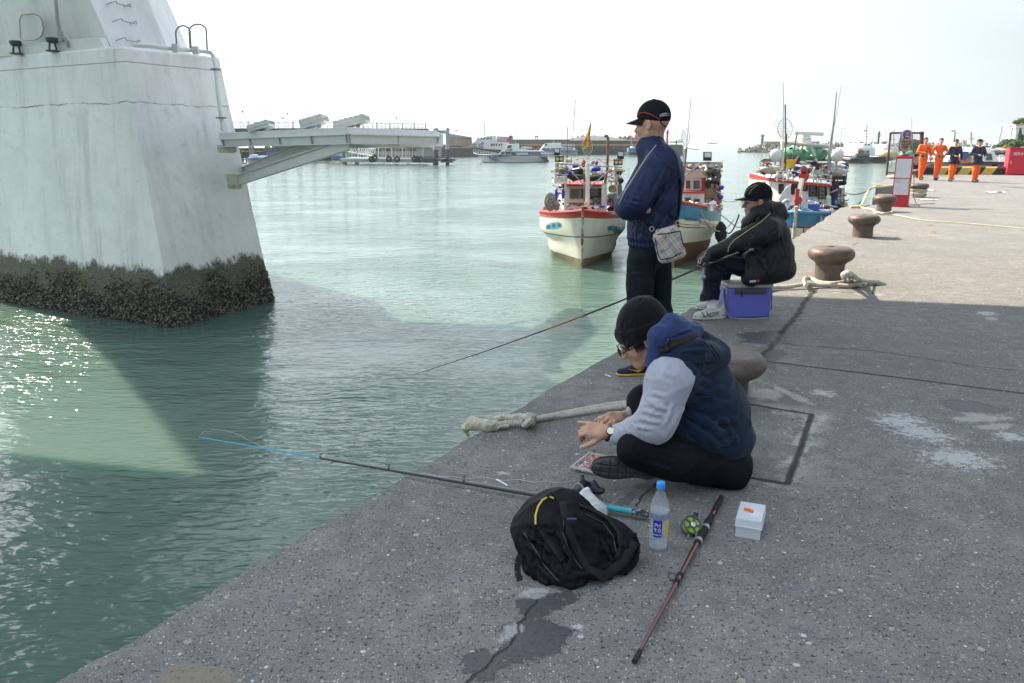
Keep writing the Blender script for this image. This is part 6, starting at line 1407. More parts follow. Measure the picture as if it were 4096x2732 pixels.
obj('lagged_pipe',k,pm('pipe_lagging',(.60,.58,.52),.8,.2,8,.3),t1);k=MB();ln(k,Z3,[(806,772),(826,640),(832,380),(826,358),(812,352),(802,366)],Yc-.5,.045,10);obj('exhaust_pipe',k,pm('rusty_pipe',(.17,.11,.08),.7,.3,9,.2),t1)
k=MB();q_=Vector((0,0,1)).rotation_difference(Vector((-.35,-1,-.35))).to_matrix();k.lathe([(0,.05),(.07,.06),(.10,.14),(.135,.20),(.125,.205),(.09,.14),(0,.10)],Z3.D(882,800,Yc-.5),18,q_);k.ell(Z3.D(882,800,Yc-.5),.10,.12,.13);obj('horn_lamp',k,pm('brass_lamp',(.40,.33,.20),.4,.2,9,metal=.4),t1)
k=MB();k.tube([Z3.D(685,228,Yc-1.1),Z3.D(650,640,Yc-1.1)],.011,6);fs=obj('flag_staff',k,M_wood,t1);k=MB()
fl=[[Z3.D(lerp(a[0],b[0],j/6)+4*math.sin(j+i),lerp(a[1],b[1],j/6),Yc-1.1+.05*math.sin(j*1.3+i*.9))for j in range(7)]for i,(a,b)in enumerate((((684,236),(684,238)),((679,285),(655,290)),((674,350),(632,375)),((668,410),(622,440)),((664,450),(614,480))))]
k.grid(fl);obj('flag',k,M_flag,fs,smooth=80)
for nm,pts,r_ in(('antenna',[(549,38),(530,280),(512,600)],.010),('antenna',[(478,280),(475,600)],.014),('bamboo_pole',[(632,600),(628,980)],.016),('bamboo_pole',[(618,640),(622,960)],.012)):k=MB();ln(k,Z3,pts,Yc-.4,r_);obj(nm,k,M_wood if nm[0]=='a' else M_pole,t1)
landing_net(t1,Z3,652,450,44,75,Yc-.9)
k=MB();heap(k,Z3.D(575,668,Yc),.17,.3,.16,1);heap(k,Z3.D(560,712,Yc-.2),.34,.4,.09,2);heap(k,Z3.D(715,722,Yc-.2),.32,.4,.1,3);obj('net_heap',k,M_net,t1,smooth=80)
for x,y,r_,m_ in((690,664,.05,M_buoy),(716,684,.09,M_cab),(745,690,.085,M_cab),(410,655,.10,M_cab),(430,600,.06,M_buoy)):k=MB();k.ell(Z3.D(x,y,Yc),r_*1.2,r_,r_);obj('float',k,m_,t1)
for q,m_ in(((598,562,640,632),M_red2),((684,568,712,610),M_gnet),((716,570,748,612),M_red2)):k=MB();heap(k,Z3.D((q[0]+q[2])/2,(q[1]+q[3])/2,Yc+.1),(q[2]-q[0])/560,.06,(q[3]-q[1])/560,q[0]);obj('oilskin',k,m_,t1,smooth=80)
for xs_,s in(((362,480),-1),((880,925),1)):
 k=MB();bx(k,Z3,xs_[0]+4,600,xs_[0]+22,770,Yc-.3,.06);bx(k,Z3,xs_[1]-28,605,xs_[1]-8,1000,Yc-.2,.06);bx(k,Z3,xs_[0],725 if s<0 else 640,xs_[1],765 if s<0 else 655,Yc-.35,.9)
 ln(k,Z3,[(xs_[0],640),(xs_[1],650)],Yc-.33,.02);ln(k,Z3,[(xs_[0],690),(xs_[1],696)],Yc-.33,.016);obj('side_rack',k,M_cab,t1,smooth=20)
k=MB();ln(k,Z3,[(400,655),(960,660)],Yc+.2,.03);ln(k,Z3,[(500,540),(880,565)],Yc+.6,.025);ln(k,Z3,[(500,560),(500,790)],Yc+.6,.025);ln(k,Z3,[(860,560),(860,790)],Yc+.6,.025);ln(k,Z3,[(400,650),(400,1000)],Yc+.9,.03);obj('roof_rack',k,M_cab,t1)
k=MB()
for x in range(420,860,36):ln(k,Z3,[(x,650+(x*7)%9),(x+8,700),(x+2,770)],Yc+.25,.008,5)
o_=obj('hanging_lines',k,M_rope,t1);o_['kind']='stuff'
for x,y,a,b in((328,930,.19,.30),(386,968,.09,.17)):k=MB();k.ell(Z3.D(x,y,Yc-.9),a,.05,b,20,10);k.torus(Z3.D(x,y,Yc-.96),a*.55,.02,(0,1,0));obj('line_hauler',k,pm('cast_grey',(.24,.23,.20),.6,.25,9,.1),t1)
for x,y,a,b in((440,860,.06,.17),(378,880,.06,.22),(410,690,.06,.04)):k=MB();heap(k,Z3.D(x,y,Yc-.2),a,.08,b,x);obj('blue_sheet',k,M_bluet,t1,smooth=80)
k=MB();bx(k,Z3,706,895,772,950,Yc-.4,.2);obj('crate',k,pm('mixed_boxes',(.08,.09,.12),.6,.5,22,col2=(.35,.28,.25),mix=.4,mscale=14),t1,smooth=10);k=MB();heap(k,Z3.D(890,910,Yc-.3),.08,.1,.22,7);heap(k,Z3.D(935,830,Yc),.08,.1,.28,8);obj('fender_bundle',k,pm('grey_green_bundle',(.20,.22,.19),.9,.4,14,.4),t1,smooth=80)
k=MB();rope_mesh(k,[Z3.D(660,985,Yc-2.1),Z3.D(740,1018,Yc-2),Z3.D(830,1030,Yc-1.8),Z3.D(930,1042,Yc-1.2)],.02,.1);rope_mesh(k,[Z3.D(600,975,Yc-2.1),Z3.D(640,968,Yc-2.2),Z3.D(680,978,Yc-2.1)],.02,.1);obj('bow_rope',k,M_rope2,t1)
for pts in([(290,1140),(330,1112),(390,1104),(430,1122),(430,1150),(390,1166),(330,1172),(292,1168)],[(826,1150),(860,1136),(900,1140),(940,1160),(950,1190),(936,1222),(890,1212),(830,1180)]):paint(Z3,'name_plate',pts,bv1,M_cyan,h1)
for s,x,y,rt in(('號',310,1150,.18),('邑',357,1140,.1),('永',404,1134,0),('永',852,1162,.15),('邑',893,1176,.25),('號',930,1190,.3)):paint_text(Z3,s,x,y,40,bv1,M_blkp,h1,off=.03,rot=rt)
# -------- blue boat
t2_,h2,bv2,pt2,Y2=bow_boat(Z3,1398,1498,'fishing boat with blue bow band, brown bottom and tall superstructure behind the standing man',3.1,2.05,1.45,10,(.50,.70,.712,.735,.745,.80,.985,1.0),(M_brn,M_hw,M_blkp,M_hw,M_red2,M_hw,M_lblu,M_red2))
Yd2=Y2+2.2
def part_box(parent,name,fr,q,Y,dep,mat,bev=.015):k=MB();bx(k,fr,*q,Y,dep);return obj(name,k,mat,parent,smooth=10,bevel=bev)
lo=part_box(t2_,'lower_cabin',Z3,(1440,850,1672,975),Yd2,2.2,M_cab);part_box(t2_,'cabin_roof',Z3,(1430,840,1682,858),Yd2-.1,2.4,M_red2);up2=part_box(t2_,'wheelhouse',Z3,(1470,665,1690,842),Yd2+.4,1.8,M_cab);part_box(t2_,'wheelhouse_roof',Z3,(1460,655,1700,722),Yd2+.3,2.0,pm('faded_pink_white',(.62,.55,.53),.6,.15,8));part_box(t2_,'red_post',Z3,(1656,722,1688,842),Yd2+.3,.12,M_red2)
for q in((1502,735,1560,826),(1566,735,1645,828)):window(up2,Z3,*q,Yd2+.4,M_cab,9)
for q in((1500,888,1556,940),(1576,900,1636,950)):window(lo,Z3,*q,Yd2,M_grey,7)
part_box(t2_,'side_panel',Z3,(1672,762,1792,918),Yd2+.6,.06,pm('stained_panel',(.36,.30,.19),.8,.3,5,.1,col2=(.2,.14,.08),mix=.4,mscale=4));part_box(t2_,'rear_frame',Z3,(1792,640,1816,960),Yd2+.5,.12,M_wood)
k=MB();bx(k,Z3,1440,583,1816,606,Yd2+.1,.08);ln(k,Z3,[(1640,590),(1490,720)],Yd2,.03);ln(k,Z3,[(1500,640),(1800,650)],Yd2+.8,.03);ln(k,Z3,[(1806,600),(1806,780)],Yd2+.2,.035);ln(k,Z3,[(1700,600),(1700,760)],Yd2+1.2,.03);obj('roof_rack',k,M_grey,t2_)
floodbox(t2_,Z3,1666,495,1736,574,Yd2)
k=MB();ln(k,Z3,[(1515,462),(1500,620),(1484,760)],Yd2-.1,.035,8);obj('mast',k,M_wood,t2_);k=MB();ln(k,Z3,[(1515,452),(1514,470)],Yd2-.1,.045,8);obj('mast_band',k,M_yel,t2_);k=MB();ln(k,Z3,[(1557,25),(1538,210),(1516,450)],Yd2-.1,.012);obj('antenna',k,M_grey,t2_);k=MB();ln(k,Z3,[(1516,466),(1620,476)],Yd2-.1,.011);obj('yard',k,M_wood,t2_);k=MB();ln(k,Z3,[(1500,470),(1476,640)],Yd2-.2,.018);obj('blue_pole',k,M_lblu,t2_)
landing_net(t2_,Z3,1510,368,34,76,Yd2-.15)
for i,(x,y)in enumerate(((1700,670),(1722,700),(1745,665),(1770,690),(1792,665),(1750,735),(1785,735),(1800,705),(1712,640))):k=MB();heap(k,Z3.D(x,y,Yd2+.2),.075,.08,.085,i);obj('net_float',k,pm('grey_float',(.10,.095,.09),.8,.3,12),t2_,smooth=80)
k=MB();heap(k,Z3.D(1705,775,Yd2+.2),.10,.1,.15,3);obj('net_bag',k,M_net,t2_,smooth=80);k=MB();heap(k,Z3.D(1565,625,Yd2+.3),.20,.3,.08,5);heap(k,Z3.D(1640,632,Yd2+.6),.15,.2,.06,6);obj('orange_sacking',k,pm('orange_sack',(.42,.20,.08),.9,.4,14,.3,col2=(.5,.45,.38),mix=.5,mscale=8),t2_,smooth=80)
k=MB();c_=Z3.D(1706,1006,Yd2-1.2);k.lathe([(.20,0),(.23,.2),(.24,.21),(.22,.2),(.19,.01)],c_,24);obj('steel_tub',k,M_steel,t2_)
k=MB();k.cyl(Z3.D(1610,985,Yd2-1.6),Z3.D(1610,945,Yd2-1.6),.05);k.ell(Z3.D(1610,940,Yd2-1.6),.065,.065,.03);obj('mooring_post',k,M_galv,t2_)
k=MB();heap(k,Z3.D(1815,1200,Y2+1.3),.17,.25,.36,12);obj('net_fender',k,M_net,t2_,smooth=80)
for pts in([(1640,1010),(1700,1120),(1780,1185),(1860,1165),(1925,1090)],[(1800,1036),(1850,1070),(1945,1145),(1990,1150)]):k=MB();rope_mesh(k,[Z3.D(x,y,Y2+.4+i*.3)for i,(x,y)in enumerate(pts)],.018,.1);obj('mooring_line',k,M_rope2,t2_)
paint(Z3,'name_board',[(1612,1110),(1635,1075),(1700,1090),(1732,1115),(1712,1160),(1650,1150)],bv2,M_cab,h2)
paint_text(Z3,'NO.6',1553,1086,46,bv2,M_blkp,h2,off=.03,rot=.05)
for s,x,y in(('金',1636,1106),('玉',1670,1116),('順',1704,1128)):paint_text(Z3,s,x,y,38,bv2,M_blkp,h2,off=.035,rot=.2)
# -------- boat with radar, partly behind the quay
Y3=21.6;t3_,h3,bv3,pt3,_=bow_boat(Z4,612,1500,'fishing boat with radar bar, green nets and washing on its foredeck',2.75,1.98,1.7,9.5,(.3,.83,.845,.99,1.0),(M_brn,M_hw,M_blkp,M_lblu,M_lblu),Y=Y3,bot=.82)
Yk=Y3+2.4;cabm=MB();n_=12;rows=[]
def arc(x,y,bulge=.75):t=(x-695)/270.;return Z4.D(x,y,Yk+bulge*t*t)
for yt,yb,nm,mt in((945,1240,'cabin',M_cab),(932,956,'cabin_roof_rim',M_red2)):
 k=MB();xs_=[428+i*(968-428)/n_ for i in range(n_+1)];tilt=lambda x:(x-428)/540*52
 f0_=[arc(x,yt+tilt(x)*(1 if nm!='cabin' else 1)-(.06 if nm=='cabin' else 0))for x in xs_];f1_=[arc(x,yb+(tilt(x)if nm!='cabin' else 0))for x in xs_]
 if nm!='cabin':f0_=[p-Vector((0,.1,0))for p in f0_];f1_=[p-Vector((0,.1,0))for p in f1_]
 k.grid([f0_,f1_]);rt_=MB();rt_.grid([[p+Vector((0,2.6,.1))for p in f0_],f0_]);obj('roof',rt_,M_cab,t3_,smooth=50)if nm!='cabin' else None;k.grid([f0_[:1]+[f0_[0]+Vector((0,2.6,.1))],f1_[:1]+[f1_[0]+Vector((0,2.6,0))]]);k.grid([[f0_[-1]+Vector((0,2.6,.1)),f0_[-1]],[f1_[-1]+Vector((0,2.6,0)),f1_[-1]]])
 if nm!='cabin':k.grid([f1_,[p+Vector((0,.3,0))for p in f1_]])
 oc_=obj(nm,k,mt,t3_,smooth=50)
 if nm=='cabin':cab3=oc_
for x0,y0,x1,y1 in((476,975,522,1062),(588,970,642,1070),(692,972,736,1040),(748,980,824,1088),(832,1000,910,1112)):
 k=MB();w_=9
 for a,b,c,d in((x0,y0,x1,y0+w_),(x0,y1-w_,x1,y1),(x0,y0,x0+w_,y1),(x1-w_,y0,x1,y1)):k.prism([arc(a,d)-Vector((0,.05,0)),arc(c,d)-Vector((0,.05,0)),arc(c,b)-Vector((0,.05,0)),arc(a,b)-Vector((0,.05,0))],Vector((0,.035,0)))
 f=obj('window',k,M_blkp,cab3,smooth=10);k=MB();k.prism([p-Vector((0,.028,0))for p in(arc(x0+4,y1-4),arc(x1-4,y1-4),arc(x1-4,y0+4),arc(x0+4,y0+4))],Vector((0,.01,0)));obj('pane',k,M_glass,f,smooth=10)
k=MB();k.grid([[arc(745+i*16,y+i*4.6)-Vector((0,.03,0))for i in range(11)]for y in(1088,1124)]);obj('painted_wave_band',k,pm('wave_band',(.10,.38,.50),.5,.1,9,col2=(.62,.62,.58),mix=.5,mscale=12,sharp=.06),cab3,smooth=50);k=MB();k.tube([arc(742,1128)-Vector((0,.04,0)),arc(830,1150)-Vector((0,.04,0)),arc(908,1170)-Vector((0,.04,0)),arc(912,1140)-Vector((0,.04,0))],.018,6);obj('red_moulding',k,M_red2,cab3)
k=MB()
for y in(862,905):ln(k,Z4,[(462,y+6),(600,y),(700,y),(960,y+38)],Yk+.2,.018)
for x in(465,520,610,795,860,950):ln(k,Z4,[(x,860+(x-462)*.05),(x,950+(x-462)*.08)],Yk+.2,.022)
obj('roof_rail',k,M_cab,t3_);k=MB();
for y,r_ in((857,.085),(912,.15)):k.lathe([(0,-.02),(r_,-.02),(r_,.02),(0,.02)],Z4.D(706,y,Yk-.1),20,Matrix.Rotation(R(90),3,'X'))
k.box(Z4.D(690,845,Yk-.1),(.06,.03,.06));k.box(Z4.D(720,842,Yk-.1),(.05,.03,.05));obj('red_gourd_board',k,M_red2,t3_)
k=MB();a,b=Z4.D(616,516,Yk+.8),Z4.D(880,528,Yk+.8);k.bar(a,b,.16,.11);rd=obj('radar_bar',k,M_white2,t3_,bevel=.03);k=MB();bx(k,Z4,712,535,770,560,Yk+.7,.25);bx(k,Z4,702,556,776,592,Yk+.65,.35);bx(k,Z4,696,600,775,612,Yk+.6,.4);obj('radar_pedestal',k,M_cab,t3_,bevel=.02)
k=MB();ln(k,Z4,[(708,612),(592,836)],Yk+.6,.045,8);ln(k,Z4,[(764,612),(850,862)],Yk+.6,.045,8);ln(k,Z4,[(736,600),(740,700)],Yk+.9,.04,8);obj('radar_frame',k,M_cab,t3_)
k=MB();ln(k,Z4,[(500,606),(736,626),(962,638)],Yk+.5,.05,8);ln(k,Z4,[(504,690),(500,860)],Yk+.5,.04);obj('cross_beam',k,pm('grey_white_beam',(.48,.48,.46),.6,.2,9),t3_)
k=MB();ln(k,Z4,[(320,772),(1052,762)],Yk+.9,.03);ln(k,Z4,[(336,758),(900,752)],Yk+1.3,.03);ln(k,Z4,[(560,790),(960,798)],Yk+1.1,.035);obj('pole_rack',k,M_wood,t3_)
for nm,pts,r_,mt in(('antenna',[(520,66),(524,300),(520,600)],.011,M_grey),('fishing_pole',[(540,264),(544,640),(535,1010)],.022,M_wood),('post',[(516,600),(512,850)],.05,M_cab),('mast',[(1000,152),(975,420),(944,640),(926,960)],[.016,.028,.05,.055],M_grey),('antenna',[(1040,100),(1010,300),(975,480)],.007,M_grey),('antenna',[(553,530),(553,620)],.015,M_wood),('boat_hook',[(648,516),(610,720),(555,1010)],.018,M_wood),('post',[(480,640),(500,850)],.03,M_galv)):
 k=MB();k.tube([Z4.D(x,y,Yk+.4)for x,y in pts],r_,7);obj(nm,k,mt,t3_)
landing_net(t3_,Z4,538,482,66,92,Yk+.5)
for x in(455,1005):k=MB();c_=Z4.D(x,718,Yk+.2);k.ell(c_,.19,.15,.19,20,12);o_=obj('glass_lamp',k,M_lampg,t3_);k=MB();k.torus(c_+Vector((0,0,0)),.19,.015,(0,1,.1),22,6);k.bar(c_+Vector((0,0,-.19)),c_+Vector((0,0,-.3)),.05);obj('lamp_rim',k,M_galv,o_)
k=MB();heap(k,Z4.D(610,700,Yk+.9),.36,.4,.21,1);heap(k,Z4.D(740,715,Yk+.95),.34,.4,.22,2);heap(k,Z4.D(830,705,Yk+.9),.28,.35,.19,3);obj('green_net_heap',k,M_gnet,t3_,smooth=80)
k=MB();k.lathe([(.11,0),(.14,.24),(.13,.24),(0,.2)],Z4.D(584,832,Yk+.3),16);obj('yellow_bucket',k,M_yel,t3_)
for x,y,dy,a,b,c in((410,845,.8,.38,.3,.12),(980,868,.8,.42,.3,.14),(1040,830,1,.2,.2,.1)):k=MB();heap(k,Z4.D(x,y,Yk+dy),a,b,c,x);obj('folded_canvas',k,pm('grey_canvas',(.44,.43,.40),.9,.3,8,.3),t3_,smooth=80)
for q in((324,855,500,885),(855,905,1075,940)):k=MB();bx(k,Z4,*q,Yk+.8,.5);obj('side_shelf',k,M_wood,t3_)
k=MB();k.tube([Z4.D(350,780,Yk+.8),Z4.D(345,830,Yk+.8)],.05);k.tube([Z4.D(1075,815,Yk+.8),Z4.D(1078,925,Yk+.8),Z4.D(1065,970,Yk+.8)],.06);obj('blue_rope_coil',k,pm('blue_rope',(.08,.16,.26),.9,.3,30,.4),t3_)
for x,y,a,b,m_ in((968,1010,.07,.3,pm('maroon_cloth',(.14,.02,.035),.9,.2,9)),(1000,1050,.06,.36,pm('slate_cloth',(.06,.09,.14),.9,.2,9)),(970,1130,.05,.30,M_bluet),(995,1140,.14,.10,M_gnet)):k=MB();heap(k,Z4.D(x,y,Yk+.6),a,.08,b,x);obj('hung_clothing',k,m_,t3_,smooth=80)
k=MB();bx(k,Z4,924,1082,956,1212,Yk-.3,.2);obj('green_cylinder',k,M_buoy,t3_,smooth=10,bevel=.04);k=MB();bx(k,Z4,1042,1012,1078,1180,Yk+.8,.2);bx(k,Z4,1050,1140,1100,1180,Yk+.7,.3);obj('rope_bitts',k,M_hw,t3_,smooth=10,bevel=.02)
k=MB();bx(k,Z4,960,1150,1100,1230,Yk+.9,1.6);obj('stern_bulwark',k,pm('dark_maroon_paint',(.10,.03,.03),.6,.2,9),t3_,smooth=10)
k=MB();ln(k,Z4,[(690,925),(655,1130)],Y3+.2,.07,4);obj('white_bow_post',k,M_cab,t3_);k=MB();ln(k,Z4,[(650,1020),(620,1480)],Y3-.02,.06,6);obj('red_stem_post',k,M_red2,t3_);k=MB();k.lathe([(0,-.04),(.1,-.04),(.1,.04),(0,.04)],Z4.D(655,1122,Y3-.02),18,Matrix.Rotation(R(90),3,'X'));obj('bow_roller',k,M_red2,t3_)
for q,m_,nm in((((596,975),(560,1100),(520,1210),(480,1110),(545,1010)),M_cloth,'hung_cloth'),(((575,1000),(604,1120),(560,1210),(540,1150)),M_cloth,'hung_cloth'),(((690,1050),(745,1060),(744,1190),(712,1200),(688,1140)),M_shirt,'hung_shirt')):
 k=MB();k.prism([Z4.D(x,y,Y3+.6+.05*(i%2))for i,(x,y)in enumerate(q)],Vector((0,.02,0)));obj(nm,k,m_,t3_,smooth=10)
k=MB();c_=Z4.D(757,1262,Y3+.9);k.lathe([(.22,0),(.25,.28),(.24,.34),(.2,.34),(0,.3)],c_,20);obj('blue_drum',k,pm('blue_drum_plastic',(.04,.10,.32),.5,.2,9),t3_);k=MB();k.lathe([(.26,0),(.27,.22),(.29,.23),(.25,.22),(0,.05)],Z4.D(898,1282,Y3+1),24);obj('steel_pot',k,M_steel,t3_)
k=MB();rope_mesh(k,[Z4.D(700,1190,Y3+.3),Z4.D(780,1225,Y3+.3),Z4.D(850,1262,Y3+.2),Z4.D(862,1310,Y3)],.035,.15);rope_mesh(k,[Z4.D(640,1180,Y3),Z4.D(560,1240,Y3+.2),Z4.D(520,1230,Y3+.3)],.03,.15);obj('bow_rope',k,M_rope2,t3_)
k=MB();k.tube([arc_ for arc_ in(Z4.D(510,1180,Y3+.4),Z4.D(520,1145,Y3+.4),Z4.D(548,1125,Y3+.4),Z4.D(570,1128,Y3+.4))],.05,8);obj('cowl',k,M_galv,t3_)
for pts in([(700,1395),(704,1378),(722,1366),(760,1362),(800,1366)],[(702,1400),(715,1412),(745,1412)]):
 q=[]
 for x,y in pts:
  d=ray(*Z4.full(x,y)).normalized();h=bv3.ray_cast(Vector((0,0,CAMZ)),d)
  if h[0]is not None:q.append(h[0]-d*.01)
 if len(q)>2:k=MB();k.tube(q,.022,6);obj('red_scroll',k,M_red2,h3)
k=MB();k.tube([Z4.D(350,958,Yk+.3),Z4.D(352,985,Yk+.3)],.05);k.tube([Z4.D(352,985,Yk+.3),Z4.D(400,1090,Yk+.3)],.03);obj('side_light',k,M_red2,t3_)
def clutter(t,fr,regs,Y,seed):
 """the ropes, floats, boxes and rods heaped on the racks of a working boat"""
 rn=random.Random(seed);k=MB();ms=[M_cab,M_wood,M_net,M_rope,M_galv,M_bluet,M_red2,M_gnet,M_blkp]
 for x0,y0,x1,y1,dy,n in regs:
  for i in range(n):
   x,y=rn.uniform(x0,x1),rn.uniform(y0,y1);Yq=Y+dy+rn.uniform(-.15,.5);q=rn.random()
   if q<.40:k.cur=rn.choice([3,3,2,4,0,1]);l=rn.uniform(15,60);k.tube([fr.D(x,y,Yq),fr.D(x+rn.uniform(-14,14),y+l*.5,Yq-.03),fr.D(x+rn.uniform(-22,22),y+l,Yq)],rn.uniform(.007,.018),4)
   elif q<.62:k.cur=rn.choice([1,0,4,0]);l=rn.uniform(30,110);s_=rn.uniform(-.6,.6);k.tube([fr.D(x-l*.5,y-l*.5*s_,Yq),fr.D(x+l*.5,y+l*.5*s_,Yq+rn.uniform(-.3,.3))],rn.uniform(.008,.022),5)
   elif q<.82:k.cur=rn.choice([2,7,3,5,0,2]);r=rn.uniform(.03,.10);heap(k,fr.D(x,y,Yq),r*rn.uniform(1,2),r,r,i,9,6)
   else:k.cur=rn.choice([0,1,5,6,8,4]);k.box(fr.D(x,y,Yq),(rn.uniform(.06,.2),rn.uniform(.05,.2),rn.uniform(.05,.14)),rn.uniform(0,1))
 o=obj('deck_gear',k,ms,t,smooth=50);o['kind']='stuff';return o
clutter(t1,Z3,[(375,610,470,760,-.3,34),(860,640,950,790,-.3,34),(480,640,870,745,.0,44),(380,780,450,980,.1,26),(840,880,960,1010,-.2,34),(470,950,800,1000,-1.2,26),(440,540,860,620,.5,16)],Yc,5)
clutter(t2_,Z3,[(1470,590,1810,660,.2,60),(1690,650,1810,770,.3,40),(1690,900,1800,1000,.0,24),(1480,930,1680,1000,-.8,24),(1770,780,1820,960,.4,20)],Yd2,6)
clutter(t3_,Z4,[(330,780,500,880,.8,50),(850,800,1070,900,.8,60),(500,760,880,860,.5,70),(560,640,880,740,.7,30),(460,860,960,930,.2,40),(640,1150,960,1260,-.9,40),(940,960,1080,1180,.6,40),(480,1160,620,1240,-1.6,20)],Yk,7)
for(a,b,sag,lab,r_)in((Z2B.D(480,650,Y2+1.5),Z2B.D(600,490,Y3+.8),.22,'black mooring line sagging between the blue boat and the radar boat',.022),(Z5.D(90,915,Y3+4),Z5.D(380,870,22.5),.10,'thin mooring line from the radar boat to the quay steps',.014),(Z5.D(130,1072,Y3+3.5),Z5.D(285,1005,21.5),.08,'dark mooring line running from the radar boat stern to the hose at the steps',.018),(Z2B.D(430,350,25),Z2B.D(640,325,24),.1,'faint thin line strung across the water behind the seated man',.008)):
 k=MB();k.tube([lerp(a,b,i/12)-Vector((0,0,sag*4*(i/12)*(1-i/12)))for i in range(13)],r_,6);solo('mooring_line',k,M_black,lab,'mooring line')
# ===== quay furniture
M_boll=pm('rusty_brown_paint',(.105,.082,.068),.5,.4,9,.8,bscale=16,col2=(.17,.095,.060),mix=.45,mscale=7,sharp=.12,bdist=.010)
def bollard(fr,x,y,label,s=1.0,zs=.88):
 p=fr.P(x,y);t=thing('bollard',label,'bollard',(p.x,p.y,QZ),group='rusty mooring bollards along the quay edge')
 k=MB();k.lathe([(.170,0),(.162,.02),(.158,.12),(.160,.20),(.170,.235)],(0,0,0),36);o=obj('neck',k,M_boll,t,local=True)
 k=MB();k.lathe([(.165,.215),(.19,.24),(.225,.265),(.248,.30),(.255,.335),(.248,.37),(.225,.40),(.19,.418),(.10,.428),(.045,.428),(.042,.415),(0,.413)],(0,0,0),40);obj('head',k,M_boll,t,local=True)
 t.scale=(s,s,s*zs);return p
b0=bollard(Z7,1062,806,'big rusty bollard directly behind the young man in the hoodie',1.0,.76)
b1=bollard(Z3C,508,985,'rusty bollard with thick rope round its foot behind the cooler');b2=bollard(Z3C,824,585,'plain rusty bollard, second one beyond the seated man')
b3=bollard(Z3C,1026,345,'rusty bollard with thin pale rope looped at its foot, left of the red map box');b4=bollard(Z5,912,965,'rusty bollard wound with rope just behind the red map box',1.08);b5=bollard(Z5,905,742,'farthest small bollard behind the officers\' legs')
k=MB();T=lambda x,y,z=.03:Z3C.P(x,y,QZ+z)
rope_mesh(k,[ZD.P(1745,672,QZ+.02),T(0,1062),T(130,1055),T(290,1028,.05),T(420,1040),T(560,1040),T(700,1045),T(820,1030),T(850,1035)],.025,.075)
rope_mesh(k,[T(290,1045,.06),T(280,985,.05),T(340,975,.04),T(420,1012,.04),T(560,1022,.05),T(700,1000,.05),T(770,985,.05),T(790,1000,.05)],.023,.075)
rope_mesh(k,[T(660,985,.05),T(640,940,.16),T(690,920,.24),T(740,950,.18),T(780,990,.08),T(740,1010,.05)],.023,.075);rope_mesh(k,[T(650,960,.20),T(700,945,.28),T(760,970,.16),T(820,1000,.05),T(900,1010,.04),T(985,1012,.03)],.023,.075);rope_mesh(k,[T(690,995,.06),T(720,950,.26),T(745,965,.14),T(700,1000,.05)],.022,.075)
solo('mooring_rope',k,M_rope,'thick pale rope wound round the foot of the bollard behind the cooler','rope')
k=MB();T5=lambda x,y,z=.02:Z5.P(x,y,QZ+z)
rope_mesh(k,[T5(225,1076),T5(330,1095),T5(415,1112),T5(430,1140),T5(520,1152),T5(612,1146),T5(620,1130)],.028,.1);rope_mesh(k,[T5(420,1125,.05),T5(520,1148,.05),T5(610,1140,.05)],.02,.1);rope_mesh(k,[T5(610,1158),T5(760,1186),T5(920,1218),T5(1150,1242),T5(1450,1262),T5(1800,1292),T5(2160,1325),T5(2400,1340)],.009,.08)
solo('mooring_rope',k,M_rope2,'thin pale rope looped round a bollard and stretched away across the sunlit quay','rope')
k=MB()
for i in range(6):k.torus(b4+Vector((0,0,.03+i*.035)),.20+.015*((i*7)%3),.022,(.05*((i%3)-1),.05,1),28,6)
solo('coiled_rope',k,M_rope,'rope turns wound round the bollard behind the red map box','rope')
k=MB();a_,b_=EDGE[-1],E2[0];d=(b_-a_);L_=d.length;d.normalize();n_=5
for i in range(n_):
 t0=L_*i/n_;z=.85+i*.26;c_=a_+d*(t0+L_/n_/2)+nrmE*.62;k.box((c_.x,c_.y,z/2-.25),(1.14,L_/n_-.004,z+.5),math.atan2(nrmE.y,nrmE.x))
struct(obj('steps',k,pm('worn_step_concrete',(.20,.19,.165),.9,.3,6,.4,col2=(.07,.07,.06),mix=.42,mscale=3,sharp=.3),smooth=10,bevel=.03),'worn concrete steps let into the quay edge beside the map box')
k=MB();k.tube([T5(150,1078,.03),T5(235,1074,.04),T5(272,1062,.04),Z5.D(300,1000,20.5),Z5.D(345,905,22.5),Z5.D(375,870,23.6),Z5.D(430,850,24.2),Z5.D(520,846,24.5),Z5.D(640,830,25)],.030,8);solo('yellow_hose',k,pm('yellow_hose_rubber',(.62,.50,.24),.6,.1,9),'yellow hose running over the quay steps','hose')
mp_=Z5.P(702,1078);mb=thing('map_box','red metal cabinet with a harbour map and a blank sheet on its front','map box',(mp_.x,mp_.y,QZ),rz=-.52);w_,h_,d_=.375,1.22,.34
def LB(k,c,s):k.box(c,s);return k
M_redp=pm('red_cabinet_paint',(.50,.022,.045),.45,.1,5,.05,col2=(.38,.03,.05),mix=.4,mscale=4)
obj('cabinet',LB(MB(),(0,d_/2,h_/2),(w_,d_,h_)),M_redp,mb,local=True,smooth=10,bevel=.006)
obj('sheet',LB(MB(),(0,-.004,.93),(w_-.04,.008,.46)),pm('grey_white_sheet',(.60,.59,.62),.6,.15,3,.1),mb,label='blank weathered white sheet',local=True,smooth=10);ms=obj('map_sheet',LB(MB(),(0,-.004,.49),(w_-.045,.008,.385)),pm('map_paper',(.62,.60,.66),.5,.05,6),mb,label='printed outline map of the harbour',local=True,smooth=10)
k=MB();M_ink=pm('grey_ink',(.22,.22,.26),.6,.1,9)
def mapln(pts,r=.0022):
 for(a,b),(c,d2)in zip(pts[:-1],pts[1:]):k.bar((a-.0,-.0105,b),(c,-.0105,d2),r,.002,up=(0,1,0))
